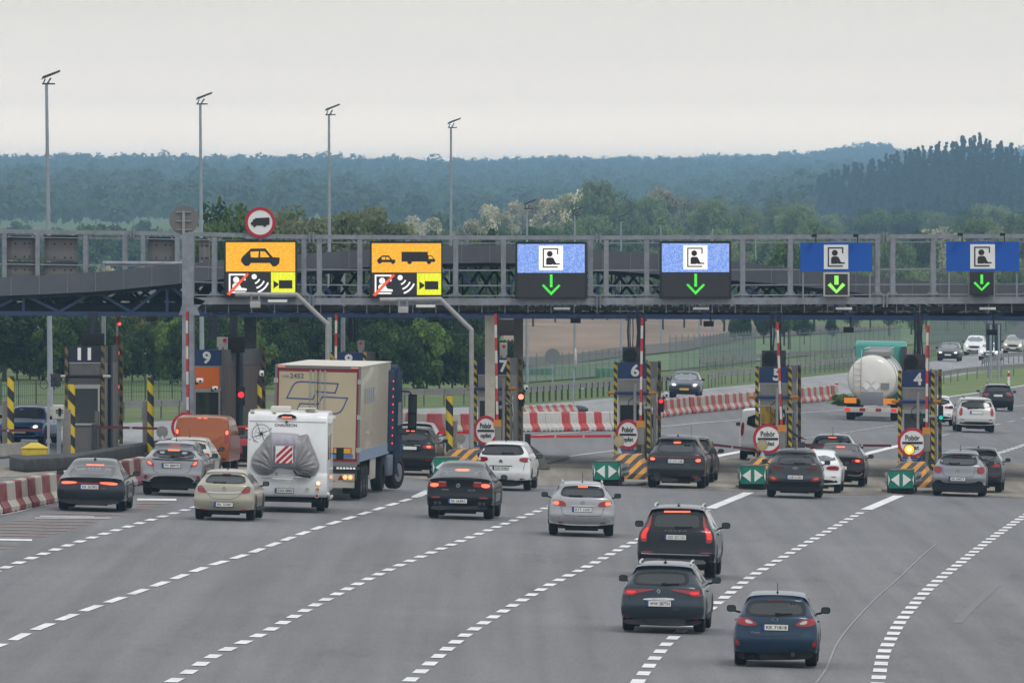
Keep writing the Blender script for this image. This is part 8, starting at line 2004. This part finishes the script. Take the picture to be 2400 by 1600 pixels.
for x in (-.88, -.52): mb.tube([(x, -.02, .95), (x, -.04, zc+.9), (x, .3, zc+1.38)], .018, 6)
for k in range(8): mb.tube([(-.88, -.03, 1.05+k*.27), (-.52, -.03, 1.05+k*.27)], .014, 6)
P_(mb, t, 'ladder', mat('ladder grey', (.35,.33,.30), .5))
for x, z in ((-.04, 1.90), (-.25, 1.62), (.19, 1.62)):
    mb = MB(); mb.py([(x, z-.2), (x+.2, z), (x, z+.2), (x-.2, z)], -.05, -.03); P_(mb, t, 'placard', white_p)
mb = MB(); mb.box(.42, .82, -.03, .02, 1.48, 1.78); P_(mb, t, 'grey_placard', mat('grey placard', (.22,.22,.21), .6))
mb = MB(); mb.box(-.52, .54, -.06, .5, .72, 1.36); P_(mb, t, 'valve_box', mat('valve box grey', (.22,.225,.24), .4, .4), bevel=.02)
for x in (-1.0, .84): mb = MB(); mb.box(x-.29, x+.29, -.10, -.06, .80, 1.06); P_(mb, t, 'orange_plate', mat('glowing orange plate', (.85,.27,.01), .4, emit=(1,.3,.02), es=.15))  # plates given a slight glow of their own, though they are no lamps
for s in (-1, 1): mb = MB(); mb.box(s*1.02-.28, s*1.02+.28, .0, 1.0, .72, 1.12); P_(mb, t, 'mudguard', black, bevel=.04)
mb = MB(); mb.box(-1.27, 1.27, -.12, .0, .38, .62); P_(mb, t, 'bumper', mat('tanker bumper', (.52,.50,.47), .5, dirt=(.3,.28,.25), ds=3, da=.5), bevel=.01)
for x in (-1.12, -.42, .34, 1.06): mb = MB(); mb.box(x-.13, x+.13, -.14, -.12, .44, .58); P_(mb, t, 'tail_light', red_on if abs(x) > 1 else red_l)
wheelpair(t, 2.5, (1.4, 2.7, 4.0), .5, .34)
mb = MB(); mb.box(-.5, .5, .5, 12, .75, 1.0); P_(mb, t, 'chassis', dark)
mb = MB(); mb.px([(12.0,.6),(12.0,3.45),(12.3,3.65),(13.6,3.45),(14.1,2.3),(14.2,.6)], -1.22, 1.22); P_(mb, t, 'cab', mat('teal cab paint', (.02,.27,.22), .3, coat=.8), bevel=.10)
mb = MB(); mb.box(1.0, 1.26, 11.4, 12.0, 1.3, 3.4); P_(mb, t, 'cab_fairing', dark, bevel=.04)
wheelpair(t, 2.4, (10.2, 13.4), .5, .32)
# ---- the attendant reaching out of booth five
def attendant():
    base = at(1857, 1030, 410.6); gzp = gz(base.x)+.15
    me = bpy.data.meshes.new('person'); 
    J = dict(pelvis=(0,0,.95), waist=(0,0,1.12), chest=(.02,0,1.35), neck=(.05,0,1.50), headb=(.07,-.01,1.58), head=(.09,-.02,1.70), shl=(.03,.19,1.42), ell=(.1,.24,1.18), hal=(.3,.16,1.08),
             shr=(.08,-.18,1.42), elr=(.30,-.24,1.22), wrr=(.54,-.27,1.12), par=(.62,-.275,1.10), hipl=(0,.1,.9), knl=(.02,.1,.5), ftl=(0,.1,.06), hipr=(0,-.1,.9), knr=(.02,-.1,.5), ftr=(0,-.1,.06))
    rad = dict(pelvis=.14, waist=.13, chest=.15, neck=.06, headb=.07, head=.10, shl=.07, ell=.05, hal=.035, shr=.07, elr=.052, wrr=.035, par=.036, hipl=.09, knl=.06, ftl=.05, hipr=.09, knr=.06, ftr=.05)
    E = [('pelvis','waist'),('waist','chest'),('chest','neck'),('neck','headb'),('headb','head'),('chest','shl'),('shl','ell'),('ell','hal'),('chest','shr'),('shr','elr'),('elr','wrr'),('wrr','par'),('pelvis','hipl'),('hipl','knl'),('knl','ftl'),('pelvis','hipr'),('hipr','knr'),('knr','ftr')]
    names = list(J); vs = [J[k] for k in names]; rd = [rad[k] for k in names]; es = [(names.index(a), names.index(b_)) for a, b_ in E]
    for k in range(5):                               # fingers of the outstretched hand
        i0 = len(vs); a = names.index('par') if k < 4 else names.index('wrr'); dy = (k-1.5)*.02 if k < 4 else .05
        vs += [(.67-(.03 if k == 4 else 0), -.275+dy, 1.095), (.72-(.04 if k == 4 else abs(k-1.5)*.006), -.275+dy*1.1, 1.075)]; rd += [.010, .008]; es += [(a, i0), (i0, i0+1)]
    me.from_pydata(vs, es, []); o = bpy.data.objects.new('person', me); COL.objects.link(o)
    md = o.modifiers.new('skin', 'SKIN'); sv = me.skin_vertices[0].data
    for i, r0 in enumerate(rd): sv[i].radius = (r0, r0); 
    sv[0].use_root = True
    sb_ = o.modifiers.new('sub', 'SUBSURF'); sb_.levels = 1; sb_.render_levels = 1
    dg = bpy.context.evaluated_depsgraph_get(); m2 = bpy.data.meshes.new_from_object(o.evaluated_get(dg)); o.modifiers.clear(); o.data = m2; bpy.data.meshes.remove(me)
    cloth = mat('grey blue sweater', (.07,.085,.11), .85); skin_m = mat('skin', (.42,.25,.18), .55, sss=.1); hair = mat('brown hair', (.04,.025,.018), .8); trs = mat('dark trousers', (.02,.022,.03), .85)
    for m_ in (cloth, skin_m, hair, trs): m2.materials.append(m_)
    for p in m2.polygons:
        c = p.center; p.use_smooth = True
        p.material_index = 2 if (c.z > 1.70 or (c.z > 1.58 and c.x < .05)) else (1 if (c.z > 1.50 or c.x > .53) else (3 if c.z < .93 else 0))
    mb = MB(); mb.ell((.175,.035,1.685), (.012,.014,.009), 8); mb.ell((.175,-.055,1.685), (.012,.014,.009), 8); mb.box(.165, .18, -.03, .012, 1.632, 1.64); fe = mb.build('facial_features', letter, o)
    mb = MB(); mb.ell((.19,-.01,1.665), (.022,.014,.024), 8); mb.ell((.08,.095,1.675), (.02,.012,.03), 8); mb.ell((.08,-.115,1.675), (.02,.012,.03), 8); mb.build('nose_and_ears', skin_m, o)
    o.location = (base.x-.18, base.y, gzp); tag(o, 'person in grey blue sweater reaching out of the window of booth five', 'person')
attendant()
HAZE = 0.00014
# ================================================================== THE AIR
def haze():
    mb = MB(); mb.box(-5250, 5250, -4010, 16010, -3.3, 112)
    m = bpy.data.materials.new('haze'); m.use_nodes = True; n = m.node_tree
    n.nodes.remove(n.nodes['Principled BSDF'])
    v = n.nodes.new('ShaderNodeVolumePrincipled'); v.inputs['Color'].default_value = (.44, .73, 1.0, 1)
    v.inputs['Density'].default_value = HAZE; v.inputs['Anisotropy'].default_value = 0.0
    n.links.new(v.outputs[0], n.nodes['Material Output'].inputs['Volume'])
    o = mb.build('haze', m); o['kind'] = 'stuff'
if HAZE > 0: haze()
